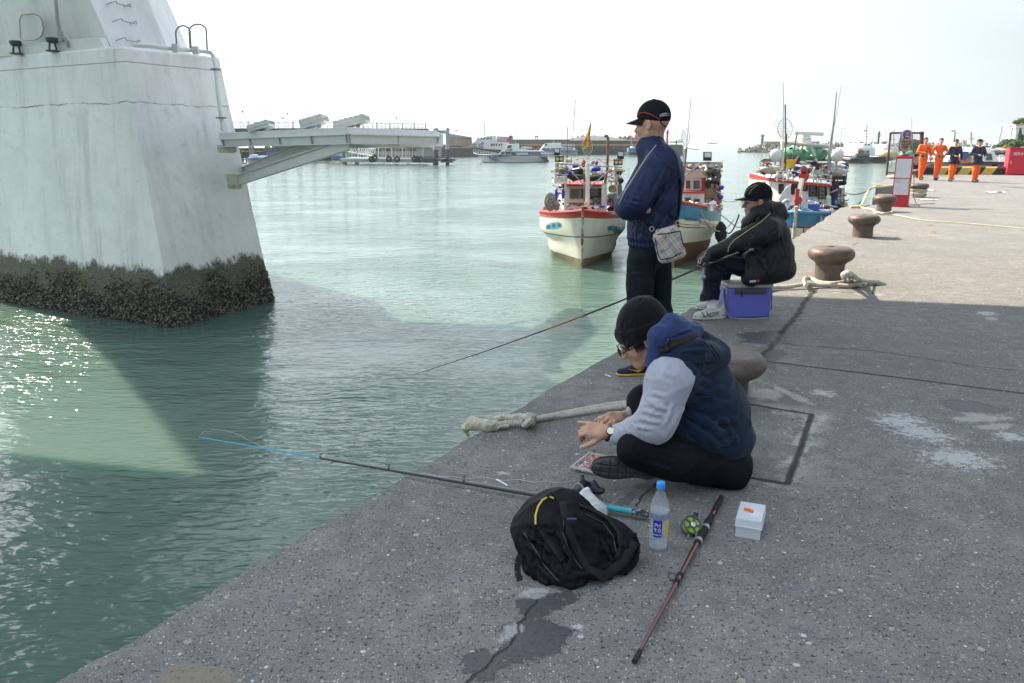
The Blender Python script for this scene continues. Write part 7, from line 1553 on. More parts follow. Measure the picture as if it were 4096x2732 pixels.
mapln([(.10,.67),(.04,.62),(-.02,.54),(-.06,.45),(-.11,.42),(-.08,.37),(-.03,.34),(.04,.33),(.10,.36),(.12,.45),(.13,.55),(.15,.66)],.003);mapln([(.06,.63),(.05,.55),(.0,.50),(.02,.46),(-.03,.44),(-.01,.40),(.03,.38)]);mapln([(.13,.60),(.16,.55),(.15,.40)]);mapln([(-.10,.39),(-.05,.42),(-.02,.36)]);mapln([(-.15,.675),(-.02,.672)],.0015)
for i in range(4):k.box((-.13+i*.028,-.0105,.625),(.018,.002,.012));k.box((-.12+i*.028,-.0105,.60),(.02,.002,.010))
o_=obj('map_drawing',k,M_ink,ms,local=True,smooth=5);o_['kind']='stuff'
obj('front_frame',LB(LB(MB(),(-w_/2+.011,-.007,.72),(.018,.012,.92)),(w_/2-.011,-.007,.72),(.018,.012,.92)),M_redp,mb,local=True,smooth=10);k=MB();k.box((0,-.007,.69),(w_-.042,.012,.014));k.box((0,-.007,1.18),(w_-.042,.012,.02));k.box((0,-.007,.285),(w_-.042,.012,.014));obj('cross_rail',k,M_redp,mb,local=True,smooth=10)
obj('yellow_side_strip',LB(MB(),(w_/2+.006,.10,.55),(.01,.1,.26)),M_yel,mb,local=True,smooth=10)
k=MB();c_=Vector((mp_.x+.16,mp_.y+.2,QZ+h_));k.lathe([(0,0),(.09,0),(.12,.02),(.10,.05),(0,.06)],Vector((mp_.x+.05,mp_.y+.16,QZ+h_+.004)),20);solo('brown_float',k,M_boll,'flat brown float lying on top of the red map box','float')
k=MB();k.tube([Z5.D(870,560,20),Z5.D(872,800,20),Z5.D(868,960,19.9),T5(900,1040),T5(940,1066),T5(860,1062),T5(800,1075),T5(820,1050),T5(900,1048),T5(1020,1040),T5(1110,1038)],.007,5);solo('black_cable',k,M_black,'loose black cable hanging from the map box and coiled on the concrete','cable')
sp0=Z5.D(783,325,20.3);sg=thing('oval_sign','beige oval notice with blue rim and Chinese lettering on a blue pole','sign',(sp0.x,20.3,QZ));q0=Z5.D(715,325,20.3);q1=Z5.D(861,325,20.3);sw=(q1-q0).length/2;t0=Z5.D(783,198,20.3).z;b0_=Z5.D(783,450,20.3).z;sh=(t0-b0_)/2;zc=(t0+b0_)/2;tl=.03
def oval(w_,h_,y):return[Vector((sp0.x+w_*math.cos(a)+((h_-w_)*(1 if math.sin(a)>0 else-1)+w_*math.sin(a))*tl,20.3+y,zc+(h_-w_)*(1 if math.sin(a)>0 else-1)+w_*math.sin(a)))for a in[2*math.pi*(i+.5)/36 for i in range(36)]]
M_sblue=pm('sign_blue',(.03,.05,.26),.4,.08,9);M_sbei=pm('sign_beige',(.58,.46,.31),.5,.08,6);M_sink=pm('sign_ink',(.07,.055,.045),.6,.1,9)
k=MB();k.prism(oval(sw,sh,0),(0,.03,0));bo_=obj('sign_rim',k,M_sblue,sg,smooth=20);k=MB();k.prism(oval(sw*.91,sh-sw*.09,-.004),(0,.012,0));fc_=obj('sign_face',k,M_sbei,sg,smooth=20)
cz2=Z5.D(792,253,20.3);r_=sw*.60;k=MB();k.prism([cz2+Vector((r_*math.cos(a),-.007,r_*math.sin(a)))for a in[2*math.pi*i/32 for i in range(32)]],(0,.006,0));em=obj('emblem_disc',k,M_sblue,fc_,smooth=20)
k=MB();k.prism([cz2+Vector((x*r_,-.010,y*r_))for x,y in((-.95,-.06),(.95,-.06),(.95,.02),(-.95,.02))],(0,.004,0));k.prism([cz2+Vector((x*r_,-.010,y*r_))for x,y in((-.65,.38),(-.2,.28),(.3,.26),(.75,.44),(.6,.5),(.2,.5),(.0,.72),(-.12,.5),(-.4,.52))],(0,.004,0));k.prism([cz2+Vector((x*r_,-.010,y*r_))for x,y in((-.62,-.6),(.66,-.6),(.62,-.34),(.1,-.22),(-.2,-.22),(-.36,-.42))],(0,.004,0));obj('emblem_shapes',k,M_sbei,em,smooth=5)
for cx,s in((820,'非漁民、'),(782,'工作車輛'),(745,'請勿進入')):
 for i,ch_ in enumerate(s):y=320+i*31;lettering(ch_,.115,Z5.D(cx-i*1.6,y,20.3)+Vector((0,-.008,0)),(1,0,0),(0,0,1),M_sink,fc_)
k=MB();k.cyl((sp0.x-.02,20.33,QZ),(sp0.x-.01,20.33,b0_+.05),.03);obj('sign_pole',k,pm('pole_blue',(.03,.06,.35),.4,.1,9),sg)
fr_=thing('netting_stand','rusty steel frame strung with torn netting at the quay corner','netting stand',Z5.D(600,715,40));M_rfr=pm('dark_rust_steel',(.085,.035,.03),.7,.3,9,.2)
for nm,pts,r_ in(('post',[(606,228),(560,716)],.05),('post',[(966,218),(950,480),(934,700)],.09),('top_bar',[(604,233),(970,233)],.045),('bottom_bar',[(562,686),(700,690)],.035)):k=MB();k.tube([Z5.D(x,y,40.3)for x,y in pts],r_,8);obj(nm,k,M_rfr,fr_)
k=MB();rn=random.Random(4)
for i in range(17):
 x=612+i*20;k.tube([Z5.D(x+(j%2)*10+rn.uniform(-2,2),238+j*22+rn.uniform(-3,3),40.35+.1*math.sin(i))for j in range(11 if x>740 else 19)],.006,4);k.tube([Z5.D(x+((j+1)%2)*10+rn.uniform(-2,2),238+j*22+rn.uniform(-3,3),40.36+.1*math.sin(i))for j in range(11 if x>740 else 19)],.006,4)
o_=obj('torn_netting',k,pm('grey_netting',(.36,.42,.40),.9,.2,9),fr_);o_['kind']='stuff'
k=MB();rn=random.Random(9)
for i in range(7):x=560+i*14;rope_mesh(k,[T5(x,735+rn.uniform(-4,4),.05),T5(x+30,728,.10),T5(x+60,740,.06),T5(x+20,745,.04)],.035,.12)
solo('rope_pile',k,M_rope,'heap of old rope on the quay corner under the net frame','rope')
k0,k1=Z5.P(1000,706),Z5.P(1930,712);dK=(k1-k0).normalized();kb=thing('striped_kerb','long black and yellow striped kerb at the end of the quay','kerb',(*((k0+k1)/2)[:2],QZ));
def kprof(p):n=Vector((-dK.y,dK.x,0));return[p+n*.0,p+n*.03+Vector((0,0,.33)),p+n*.10+Vector((0,0,.39)),p+n*.38+Vector((0,0,.39)),p+n*.42]
k=MB();k.grid([kprof(k0),kprof(k1)]);k.poly(kprof(k0));k.poly(kprof(k1));obj('kerb_body',k,pm('kerb_black',(.02,.022,.022),.6,.2,6,.1),kb,smooth=30)
L_=(k1-k0).length;n_=int(L_/1.1)
for i in range(n_):
 p=k0+dK*(i+.35)*1.1;k=MB();n=Vector((-dK.y,dK.x,0));r0_,r1_=[],[]
 for j,(nn,z,sh_)in enumerate(((-.004,.0,0),(.026,.33,.22),(.098,.394,.27),(.38,.394,.32))):r0_.append(p+n*nn+dK*sh_+Vector((0,0,z+(.004 if j>1 else 0))));r1_.append(p+dK*.52+n*nn+dK*sh_+Vector((0,0,z+(.004 if j>1 else 0))))
 k.grid([r0_,r1_]);obj('yellow_stripe',k,pm('kerb_yellow',(.55,.36,.08),.6,.15,5),kb,smooth=30)
cq=Z5.P(1924,714);hy=thing('hydrant_cabinet','red fire hydrant cabinet with white lettering at the end of the striped kerb','hydrant cabinet',(cq.x,cq.y,QZ),rz=-.36);w_=(Z5.P(2150,714)-cq).length
k=MB();k.box((w_/2,.45,.66),(w_,.9,1.30));obj('cabinet_body',k,M_redp,hy,local=True,smooth=10,bevel=.02);k=MB();k.box((w_/2,-.012,.66),(w_*.93,.03,1.20));dr_=obj('door',k,M_redp,hy,local=True,smooth=10,bevel=.006);k=MB();k.box((w_*.12,-.035,.62),(.05,.03,.16));obj('door_handle',k,M_galv,dr_,local=True)
k=MB();k.box((w_/2,.45,1.325),(w_*1.03,.96,.03));obj('cabinet_top',k,M_redp,hy,local=True,smooth=10);lettering('消防水帶箱',.16,cq+Matrix.Rotation(-.36,3,'Z')@Vector((w_*.55,-.04,1.03)),Matrix.Rotation(-.36,3,'Z')@Vector((1,0,0)),(0,0,1),M_white2,dr_)
for x,y,sc_,lab in((1030,895,1,'crumpled white paper lying by the rope wound bollard'),(1040,1005,.8,'scrap of white paper on the quay right of the map box'),(1800,917,1,'flattened pale litter on the sunlit quay')):
 k=MB();p=T5(x,y,.0);rn=random.Random(x);k.grid([[p+Vector((dx*.09*sc_,dy*.05,.015+rn.random()*.03))for dx in range(-3,4)]for dy in range(-2,3)]);solo('litter',k,M_cloth,lab,'litter')
for x,y in((920,1220),(1050,1288),(1090,1378),(424,1390),(1930,893),(670,1440)):
 k=MB();p=T5(x,y,.0);rn=random.Random(y);k.grid([[p+Vector((dx*.03,dy*.022,.008+rn.random()*.03*(1-abs(dx)/3)))for dx in range(-2,3)]for dy in range(-1,2)]);solo('dry_leaf',k,pm('dry_leaf',(.30,.20,.10),.8,.3,40),'small curled dry leaf on the sunlit quay','leaf','dry leaves on the sunlit quay',smooth=80)
# ===== four officers walking
M_or=pm('orange_overall',(.88,.135,.008),.7,.12,5,.1,bscale=40,sheen=.2);M_nvy=pm('navy_parka',(.018,.026,.055),.6,.15,5,.1);M_boot2=pm('black_boot',(.012,.012,.013),.5,.2,20)
def officer(fx,fy,label,jacket,stride,face,arms,hat,ln_=(0,0),s=1.0,turn=0,held=False):
 """arms: two lists of (x, y, z) elbow and hand offsets in metres from the shoulder line; the man faces the camera"""
 p=Z5.P(fx,fy);t=thing('person',label,'person',(p.x,p.y,QZ),rz=turn,group='officers walking along the quay');y_=lambda x,y,z:Vector((x,y,z))*s
 (l0,l1),(r0,r1)=stride;G=Matrix()
 legs=uni([ell(y_(0,0,.97),(.165*s,.12*s,.13*s)),cap(y_(-.09,0,.92),y_(-.11+l0*.5,l1*.5-.02,.50),.098*s,.080*s),cap(y_(-.11+l0*.5,l1*.5-.02,.50),y_(-.12+l0,l1,.12+max(0,l1)*.2),.080*s,.070*s),cap(y_(.09,0,.92),y_(.11+r0*.5,r1*.5-.02,.50),.098*s,.080*s),cap(y_(.11+r0*.5,r1*.5-.02,.50),y_(.12+r0,r1,.12+max(0,r1)*.2),.080*s,.070*s)],.03)
 legs=inter(legs,lambda q:(.085*s-q[:,2]),.01);lo_,hi_=Vector((-.6,-.5,-.02)),Vector((.6,.6,1.95))
 def put(nm,f,mt,res=.017,par=t):me=sdf_mesh(nm,f,lo_,hi_,res);me.materials.append(mt);o=bpy.data.objects.new(nm,me);C.objects.link(o);o.parent=par;return o
 put('trousers',wrinkle(legs,.008,16,(1,1,.6),int(fx)),M_or)
 top=[ell(y_(0,0,1.30),(.185*s,.125*s,.20*s)),ell(y_(0,0,1.08),(.165*s,.12*s,.14*s)),cap(y_(-.14,0,1.43),y_(.14,0,1.43),.07*s)]
 if jacket:top+=[ell(y_(0,0,.98),(.195*s,.145*s,.20*s)),cap(y_(-.13,0,.80),y_(.13,0,.80),.13*s),ell(y_(0,0,1.25),(.21*s,.14*s,.22*s))]
 for sg,(e,h)in zip((-1,1),arms):top+=[cap(y_(sg*.195,0,1.42),y_(*e),.075*s,.06*s),cap(y_(*e),y_(*h),.058*s,.044*s)]
 tp=inter(uni(top,.04),lambda q:((.74 if jacket else .99)*s-q[:,2]),.015);to_=put('parka' if jacket else 'overall_top',wrinkle(tp,.008,16,(1,1,.6),int(fx)+3),M_nvy if jacket else M_or)
 if jacket:k=MB();k.torus(y_(0,-.02,1.49),.075*s,.022*s,(0,-.3,1),16,6);obj('orange_collar',k,M_or,to_,local=True);k=MB();k.box(y_(.0,-.139,1.12),(.014,.02,.6));obj('zip',k,M_boot2,to_,local=True)
 else:
  k=MB();k.lathe([(.158*s,-.025),(.166*s,-.02),(.166*s,.02),(.158*s,.025)],y_(0,0,1.0),20,Matrix.Diagonal((1,.76,1)));bl=obj('belt',k,M_boot2,t,local=True);k=MB();k.box(y_(0,-.131,1.0),(.05,.015,.04));obj('belt_buckle',k,M_galv,bl,local=True)
  k=MB();k.box(y_(.09,-.124,1.33),(.12,.012,.026));obj('name_tape',k,M_boot2,to_,local=True)
  for dx in(-.08,.09):k=MB();k.box(y_(dx,-.128,1.25),(.11,.012,.10));obj('chest_pocket',k,M_or,to_,local=True,bevel=.004)
 for sg,(e,h)in zip((-1,1),arms):
  d=(Vector(h)-Vector(e)).normalized();put('hand',uni([cap(y_(*h),y_(*(Vector(h)+d*.07)),.036*s,.040*s),cap(y_(*(Vector(h)+d*.07)),y_(*(Vector(h)+d*.14+Vector((-sg*.01,-.01,0)))),.032*s,.018*s),cap(y_(*(Vector(h)+d*.05)),y_(*(Vector(h)+d*.10+Vector((-sg*.035,-.02,.0)))),.014*s,.011*s)],.012),M_skin,.011)
 for dx,dy,dz in((-.12+l0,l1,max(0,l1)*.2),(.12+r0,r1,max(0,r1)*.2)):put('boot',inter(uni([ell(y_(dx,dy-.10,.05+dz),(.048*s,.13*s,.05*s)),cap(y_(dx,dy,.06+dz),y_(dx,dy,.14+dz),.05*s,.055*s)],.03),lambda q:-q[:,2]+.003,.004),M_boot2,.014)
 hc=y_(0,-.02,1.66);M_=frame3(face,(0,-.05,1));hd_=put('head',uni([local(head_fn(False),hc,M_,1.0*s),cap(hc,y_(0,.01,1.44),.055,.062)],.02),M_skin,.0085)
 if hat=='hair':put('hair',local(inter(ell((0,-.014,.04),(.085,.108,.095)),lambda q:-q[:,2]+.02+q[:,1]*.45,.01),hc,M_,s),M_hair,.009)
 else:
  cp_=put('cap',local(uni([inter(ell((0,-.008,.04),(.092,.115,.10)),lambda q:.035-q[:,2],.006),inter(ell((0,.10,.04),(.07,.085,.014)),lambda q:.02-q[:,1],.01)],.008),hc,M_,s),M_capk,.009)
  if hat=='gold':k=MB();k.tube([hc+M_@Vector((.088*math.sin(a),.112*math.cos(a),.050))for a in(-.9,-.45,0,.45,.9)],.008,6);k.tube([hc+M_@Vector((.06*math.sin(a)*1.1,.10+.07*math.cos(a),.056))for a in(-1.2,-.6,0,.6,1.2)],.008,6);obj('gold_braid',k,M_yel,cp_,local=True)
 if hat=='hair' and fx<1000:k=MB();[k.torus(hc+M_@Vector((sx*.034,.118,-.003)),.02,.0025,M_@Vector((0,1,0)),14,5)for sx in(-1,1)];k.bar(hc+M_@Vector((-.015,.12,0)),hc+M_@Vector((.015,.12,0)),.004);obj('spectacles',k,M_boot2,hd_,local=True)
 return t
officer(952,772,'officer in orange overall and glasses holding a phone, leftmost of the four',False,((.10,.05),(-.02,.25)),(.1,-1,0),(((-.30,-.02,1.17),(-.10,-.17,1.15)),((.27,.0,1.15),(.29,-.03,.90))),'hair',s=1.0)
officer(1128,773,'officer in orange overall with hands at his hips, second from left',False,((.02,-.05),(.0,.30)),(-.25,-1,-.05),(((-.34,.02,1.20),(-.21,-.07,1.06)),((.34,.03,1.20),(.20,-.07,1.04))),'hair',s=.985)
officer(1298,786,'officer in navy parka and gold trimmed cap, third from left',True,((.0,-.05),(.05,.32)),(-.5,-1,-.05),(((-.31,.02,1.18),(-.12,-.18,1.10)),((.31,.02,1.16),(.29,-.05,.93))),'gold',s=.95)
officer(1562,797,'officer in navy parka gesturing with both hands, rightmost of the four',True,((.03,-.03),(-.03,.10)),(.75,-.8,0),(((-.31,.0,1.18),(-.13,-.20,1.14)),((.31,.0,1.17),(.20,-.22,1.08))),'plain',s=.95)
k=MB();c_=Z5.P(952,772)+Vector((-.03,-.24,1.17));k.box(c_,(.05,.02,.11),Matrix.Rotation(.6,3,'Y'));solo('mobile_phone',k,M_boot2,'dark phone in the hand of the bespectacled officer','phone')
# ===== far side of the harbour
M_conc=pm('old_concrete',(.30,.285,.25),.9,.2,.6,.2,col2=(.18,.17,.15),mix=.45,mscale=.5,sharp=.4,bscale=2);M_dconc=pm('dark_sea_wall',(.10,.10,.10),.9,.3,.8,.3,bscale=2);M_tetra=pm('tetrapod_concrete',(.15,.14,.12),.9,.3,2,.3,bscale=4,col2=(.26,.23,.18),mix=.5,mscale=.7)
M_tan=pm('tan_coping',(.42,.30,.12),.8,.2,1,.1);M_wb=pm('boat_white',(.74,.75,.76),.35,.06,2,.0);M_blueh=pm('boat_blue',(.05,.12,.30),.4,.1,2);M_dkblue=pm('boat_dark_navy',(.03,.04,.07),.5,.2,2);M_dglass=pm('boat_glass',(.10,.11,.12),.1,.2,3);M_grn=pm('beacon_green',(.02,.14,.07),.5,.1,3);M_rbe=pm('beacon_red',(.40,.03,.04),.5,.1,3)
def wall_thing(name,label,cat,pts,z0,z1,dep,mat,cap_=None):
 k=MB()
 for a,b in zip(pts[:-1],pts[1:]):n=Vector((-(b-a).y,(b-a).x,0)).normalized();n=n if n.y>0 else-n;k.prism([Vector((a.x,a.y,z0)),Vector((b.x,b.y,z0)),Vector((b.x,b.y,z1)),Vector((a.x,a.y,z1))],n*dep)
 c=sum(pts,Vector())/len(pts);t=thing(name,label,cat,(c.x,c.y,0));obj('wall',k,mat,t,smooth=10)
 if cap_:
  k=MB()
  for a,b in zip(pts[:-1],pts[1:]):k.bar(Vector((a.x,a.y-.2,z1+cap_[1]/2)),Vector((b.x,b.y-.2,z1+cap_[1]/2)),.6,cap_[1])
  obj('coping',k,cap_[0],t,smooth=10)
 return t
def fx(x,Y):p=ZF.D(x,HOR,Y);return Vector((p.x,Y,0))
wall_thing('harbour_quay_wall','dark harbour quay wall hung with tyres behind the ferries','quay wall',[fx(1500,300),fx(2050,300),fx(2728,285)],-1,3.3,14,M_dconc,(M_tan,.35))
wall_thing('sea_wall','long dark sea wall on the horizon behind the ferries','sea wall',[fx(1960,345),fx(2090,345),fx(2560,340)],-1,5.7,5,M_dconc)
k=MB();a,b=fx(2280,343),fx(2560,338);rows=[[lerp(a,b,i/12)+Vector((0,-2,5.2))for i in range(13)],[lerp(a,b,i/12)+Vector((0,3,5.6+1.5*math.sin(math.pi*min(1,i/12*1.1+.1))))for i in range(13)],[lerp(a,b,i/12)+Vector((0,9,5.2))for i in range(13)]];k.grid(rows);struct(obj('earth_mound',k,M_dconc,smooth=60),'low dark mound rising behind the sea wall')
ty=thing('tyre_fender','old tyre hung on the dark harbour quay wall','tyre',(0,0,0),group='tyres hung on the harbour quay walls');k=MB();k.torus((0,0,0),.42,.17,(0,1,0),16,8);obj('tyre',k,M_black,ty,local=True);first=True
for i in range(46):
 x=(2290+i*6.9)if i<30 else(1930+(i-30)*7.0);Y=lerp(299.2,285,max(0,(x-2050)/678));p=fx(x,Y-.35);p.z=1.5+.5*math.sin(i*2.1)
 if i==0:ty.location=p;ty.scale=(1.25,)*3
 else:dup(ty,p,.1*math.sin(i),scale=1.25)
wall_thing('jetty_head','dark concrete jetty head at the end of the middle quay','jetty',[fx(2680,270),fx(2728,270)],-1,3.5,10,M_dconc)
wall_thing('breakwater','long tan breakwater wall on the right behind the boats','breakwater',[fx(3190,400),fx(3277,398),fx(3430,396),fx(4300,390)],-1,3.55,6,M_conc);wall_thing('breakwater_parapet','raised tan parapet of the breakwater beside the green lighthouse','breakwater',[fx(3058,402),fx(3120,402),fx(3278,401)],1,5.0,4,M_conc)
struct(obj('breakwater_bank',(lambda k:k.prism([fx(2945,398)+Vector((0,0,-1)),fx(3060,396)+Vector((0,0,2.0)),fx(4300,385)+Vector((0,0,1.6)),fx(4300,382)+Vector((0,0,-1))],(0,12,0)))(MB()),M_dconc,smooth=10),'dark rubble bank under the breakwater')
def tetra():
 k=MB();c=Vector((0,0,.9))
 for d in((0,0,1),(.94,0,-.33),(-.47,.82,-.33),(-.47,-.82,-.33)):d=Vector(d);k.tube([c,c+d*1.25],[.52,.30],9)
 return k
tt=tag(obj('tetrapod',tetra(),M_tetra),'grey concrete tetrapod heaped along the breakwater','tetrapod','tetrapods along the breakwater');rn=random.Random(11);n_=0
for row in range(3):
 for i in range(95 if row<2 else 90):
  x=2942+i*(9.0 if row else 9.2)+rn.uniform(-3,3)+row*4
  if x<2960+row*28:continue
  o=tt if n_==0 else tt.copy()
  if n_:C.objects.link(o)
  p=fx(x,lerp(386,378,(x-2942)/900)+row*3.5);ht=min(1,(x-2935)/110);o.location=(p.x,p.y,-.5+row*1.35*ht+rn.uniform(-.2,.3));o.rotation_euler=(rn.uniform(-.8,.8),rn.uniform(-.8,.8),rn.uniform(0,6));s_=rn.uniform(.95,1.35);o.scale=(s_,)*3;n_+=1
for i in range(26):
 x=2255+i*12.2+rn.uniform(-6,6)
 if rn.random()<.45:continue
 o=tt.copy();C.objects.link(o);p=fx(x,346);o.location=(p.x,p.y,4.9+rn.uniform(-.3,.5));o.rotation_euler=(rn.uniform(-.8,.8),rn.uniform(-.8,.8),rn.uniform(0,6));o.scale=(1.2,)*3;o['label']='grey concrete tetrapod poking up behind the dark sea wall';o['group']='tetrapods behind the sea wall'
def beacon(name,label,x,Y,ztop,zbase,r,mat):
 p=fx(x,Y);t=thing(name,label,'beacon',(p.x,Y,zbase));h=ztop-zbase;k=MB();k.lathe([(r*1.3,0),(r*1.3,.03*h),(r,.05*h),(r*.72,.78*h)],p+Vector((0,0,zbase)),14);obj('tower',k,mat,t);k=MB();k.lathe([(r*1.7,.78*h),(r*1.7,.80*h)],p+Vector((0,0,zbase)),14)
 for i in range(8):a=i*math.pi/4;q=p+Vector((math.cos(a)*r*1.6,math.sin(a)*r*1.6,zbase+.8*h));k.cyl(q,q+Vector((0,0,.09*h)),r*.07,n=5)
 k.torus(p+Vector((0,0,zbase+.89*h)),r*1.6,r*.07,n=14,m=5);obj('gallery',k,mat,t);k=MB();k.lathe([(r*.7,.80*h),(r*.7,.9*h),(r*.85,.91*h),(0,1.0*h)],p+Vector((0,0,zbase)),12);obj('lantern',k,mat,t);return t
beacon('lighthouse','small dark green lighthouse on the breakwater tip',3048,402,ZF.D(3048,535,402).z,3.0,.75,M_grn);beacon('beacon','tall green beacon column behind the two patrol boats',3512,200,ZF.D(3512,521,200).z,.5,.30,M_grn)
beacon('beacon','slim red beacon between the standing man\'s cap and the jetty',2545,340,ZF.D(2545,527,340).z,4,.45,M_rbe);beacon('beacon','red beacon tower right behind the standing man\'s collar',2668,300,ZF.D(2668,514,300).z,1,.50,M_rbe)
k=MB();p=fx(3350,225);q=fx(3500,222);k.prism([Vector((p.x,p.y,-1)),Vector((q.x,q.y,-1)),Vector((q.x,q.y,2.3)),Vector((p.x,p.y,2.3))],(4,60,0));solo('mole',k,M_conc,'pale concrete mole end left of the patrol boats','mole',smooth=10)
def post(name,label,cat,x,Y,ztop,zb,r=.06,arm=0,grp=None,mat=None):
 p=fx(x,Y);t=thing(name,label,cat,(p.x,Y,zb),group=grp);k=MB();k.tube([p+Vector((0,0,zb)),p+Vector((0,0,ztop))],[r*1.4,r],7);obj('post',k,mat or M_galv,t)
 k=MB();c=p+Vector((arm,0,ztop))
 if arm:k.tube([p+Vector((0,0,ztop)),p+Vector((arm*.5,0,ztop+.25)),c+Vector((0,0,.2))],r*.8,6);k.box(c+Vector((0,0,.15)),(.45,.2,.10))
 else:k.lathe([(.06,0),(.22,.05),(.24,.35),(.10,.5),(0,.55)],c,10)
 obj('lamp_head',k,mat or M_grey,t);return t
gp='lamp posts round the harbour'
for x,Y,y0,zb,arm,lab in((3362,230,516,2.2,1.2,'curved grey lamp post on the mole beside the patrol boats'),(2061,300,530,3.3,0,'thin pale lamp post behind the striped ferry'),(2215,300,530,3.3,0,'thin pale lamp post above the second ferry'),(2525,290,534,3.3,0,'thin lamp post left of the standing man\'s chin'),(980,178,450,6,0,'lamp post on the promenade nearest the bridge pier'),(1158,185,458,6,0,'lamp post on the promenade above the middle tilted box'),(1138,190,476,6,0,'short lamp post just left of the middle tilted box'),(1590,215,474,6,0,'lamp post on the promenade right of the last tilted box'),(1825,240,526,4,0,'lamp post by the far ramp railing'),(1945,280,524,3,0,'thin post beside the big ferry mast')):post('lamp_post',lab,'lamp post',x,Y,ZF.D(x,y0,Y).z,zb,.05,arm*.6,gp)
pa,pb_,pc=[Vector((fx(x,Y).x,Y,0))for x,Y in((905,172),(1340,190),(1705,222))];zd=[ZF.D(1000,y,Y).z for y,Y in((513,172),(512,190),(514,222))]
pr=thing('promenade','raised promenade on dark piers with a white post balustrade across the water','promenade',(pb_.x,pb_.y,0));k=MB();segs2=[(pa,zd[0],pb_,zd[1]),(pb_,zd[1],pc,zd[2])]
for a,za,b,zb in segs2:k.prism([a+Vector((0,0,za)),b+Vector((0,0,zb)),b+Vector((0,0,zb-.7)),a+Vector((0,0,za-.7))],(0,8,0))
obj('deck',k,M_dconc,pr,smooth=10)
for a,za,b,zb in segs2:
 for i in range(7):p=lerp(a,b,(i+.3)/7);k=MB();k.box((p.x,p.y+2,za/2-.5),(.9,.9,za));obj('pier',k,M_conc,pr,smooth=10)
for a,za,b,zb in segs2:
 k=MB();L_=(b-a).length;n_=int(L_/1.7);A_,B_=a+Vector((0,.1,za)),b+Vector((0,.1,zb));k.bar(A_+Vector((0,0,1.2)),B_+Vector((0,0,1.2)),.10);k.bar(A_+Vector((0,0,.25)),B_+Vector((0,0,.25)),.07)
 for i in range(n_):
  p,q=lerp(A_,B_,i/n_),lerp(A_,B_,(i+1)/n_);k.bar(p+Vector((0,0,.25)),q+Vector((0,0,1.2)),.05);k.bar(p+Vector((0,0,1.2)),q+Vector((0,0,.25)),.05)
  if i%3:k.bar(p,p+Vector((0,0,1.3)),.09)
 bl_=obj('balustrade',k,M_dkgrey,pr,smooth=10)
 for i in range(0,n_+1,3):p=lerp(A_,B_,i/n_);k=MB();k.box(p+Vector((0,0,.75)),(.34,.34,1.5));obj('white_post',k,M_wb,bl_,smooth=10)
wall_thing('harbour_quay_wall','dark quay wall with tyres below the promenade, left of the pontoon','quay wall',[fx(700,196),fx(1330,200),fx(1920,250)],-1,2.6,20,M_dconc,(M_tan,.3))
for i in range(16):
 x=958+i*(15 if i<10 else 17)+(0 if i<10 else 380);Y=195.2 if x<1330 else lerp(199,250,(x-1330)/590)-1;p=fx(x,Y);p.z=1.3;dup(ty,p,.1,label='big tyre hung on the quay wall below the promenade',group='tyres below the promenade',scale=1.5)
bd=thing('ramp_building','pale brown ramp building with railings behind the pontoon piles','building',(fx(1840,262).x,262,0));k=MB();f=lambda x,y:ZF.D(x,y,262);k.prism([f(1795,580),f(1883,580),f(1883,552),f(1795,548),f(1790,560)],(0,10,0));obj('wall',k,pm('pink_brown_render',(.30,.22,.18),.8,.1,1),bd,smooth=10);k=MB();k.prism([f(1785,548),f(1885,556),f(1885,549),f(1785,532)],(0,6,0));obj('ramp',k,M_grey,bd,smooth=10)
k=MB()
for i in range(14):t=i/13;p=lerp(f(1785,532),f(1885,549),t);k.bar(p,p+Vector((0,0,1.3)),.10)
k.bar(f(1785,532)+Vector((0,0,1.3)),f(1885,549)+Vector((0,0,1.3)),.12);obj('railing',k,M_dkgrey,bd,smooth=10)
pk=thing('kiosk','pale pink flat roofed kiosk with a red lower box behind the big ferry','building',(fx(2018,322).x,322,2));g=lambda x,y:Z8B.D(x,y,322);k=MB();k.prism([g(812,420),g(1155,420),g(1155,285),g(812,275)],(0,6,0));obj('wall',k,pm('pink_wall',(.50,.36,.36),.7,.1,1),pk,smooth=10);k=MB();k.prism([g(805,280),g(1160,290),g(1160,276),g(805,266)],(0,7,0));obj('roof',k,M_grey,pk,smooth=10);k=MB();k.prism([g(1045,420),g(1162,420),g(1162,328),g(1045,328)],(0,-.5,0));obj('red_box',k,M_rbe,pk,smooth=10);k=MB();k.lathe([(0,0),(.9,0),(.9,.1),(0,.1)],g(1135,298)+Vector((0,-.2,0)),16,Matrix.Rotation(R(90),3,'X'));obj('blue_disc',k,M_blueh,pk)
YP_=151;pt_=thing('pontoon','floating landing pontoon with white railings, canopy and tyres round its hull','pontoon',(Z2.D(1600,600,YP_).x,YP_,0));z2=lambda x,y,d=0:Z2.D(x,y,YP_+d)
k=MB();k.prism([z2(1132,572),z2(1165,600),z2(1905,606),z2(1900,572),z2(1190,562)],(0,7,0));obj('pontoon_hull',k,pm('pontoon_grey',(.36,.38,.37),.6,.15,1),pt_,smooth=10);k=MB();bx(k,Z2,1150,566,1905,576,YP_-.15,.2);obj('rubbing_strake',k,M_wb,pt_,smooth=10)
k=MB()
for x in range(1195,1820,26):k.bar(z2(x,566),z2(x,508),.06)
for y in(508,522,536,551):k.bar(z2(1192,y),z2(1820,y),.06)
for x in range(1250,1820,60):k.bar(z2(x,560,5),z2(x,470,5),.08);k.bar(z2(x,520,5),z2(x+60,520,5),.06)
obj('railing',k,M_wb,pt_,smooth=10);k=MB();q=[z2(1330,446,1),z2(1960,470,1),z2(1960,440,1),z2(1420,436,1)];k.prism(q,(0,4.5,0));obj('canopy',k,M_wb,pt_,smooth=10)
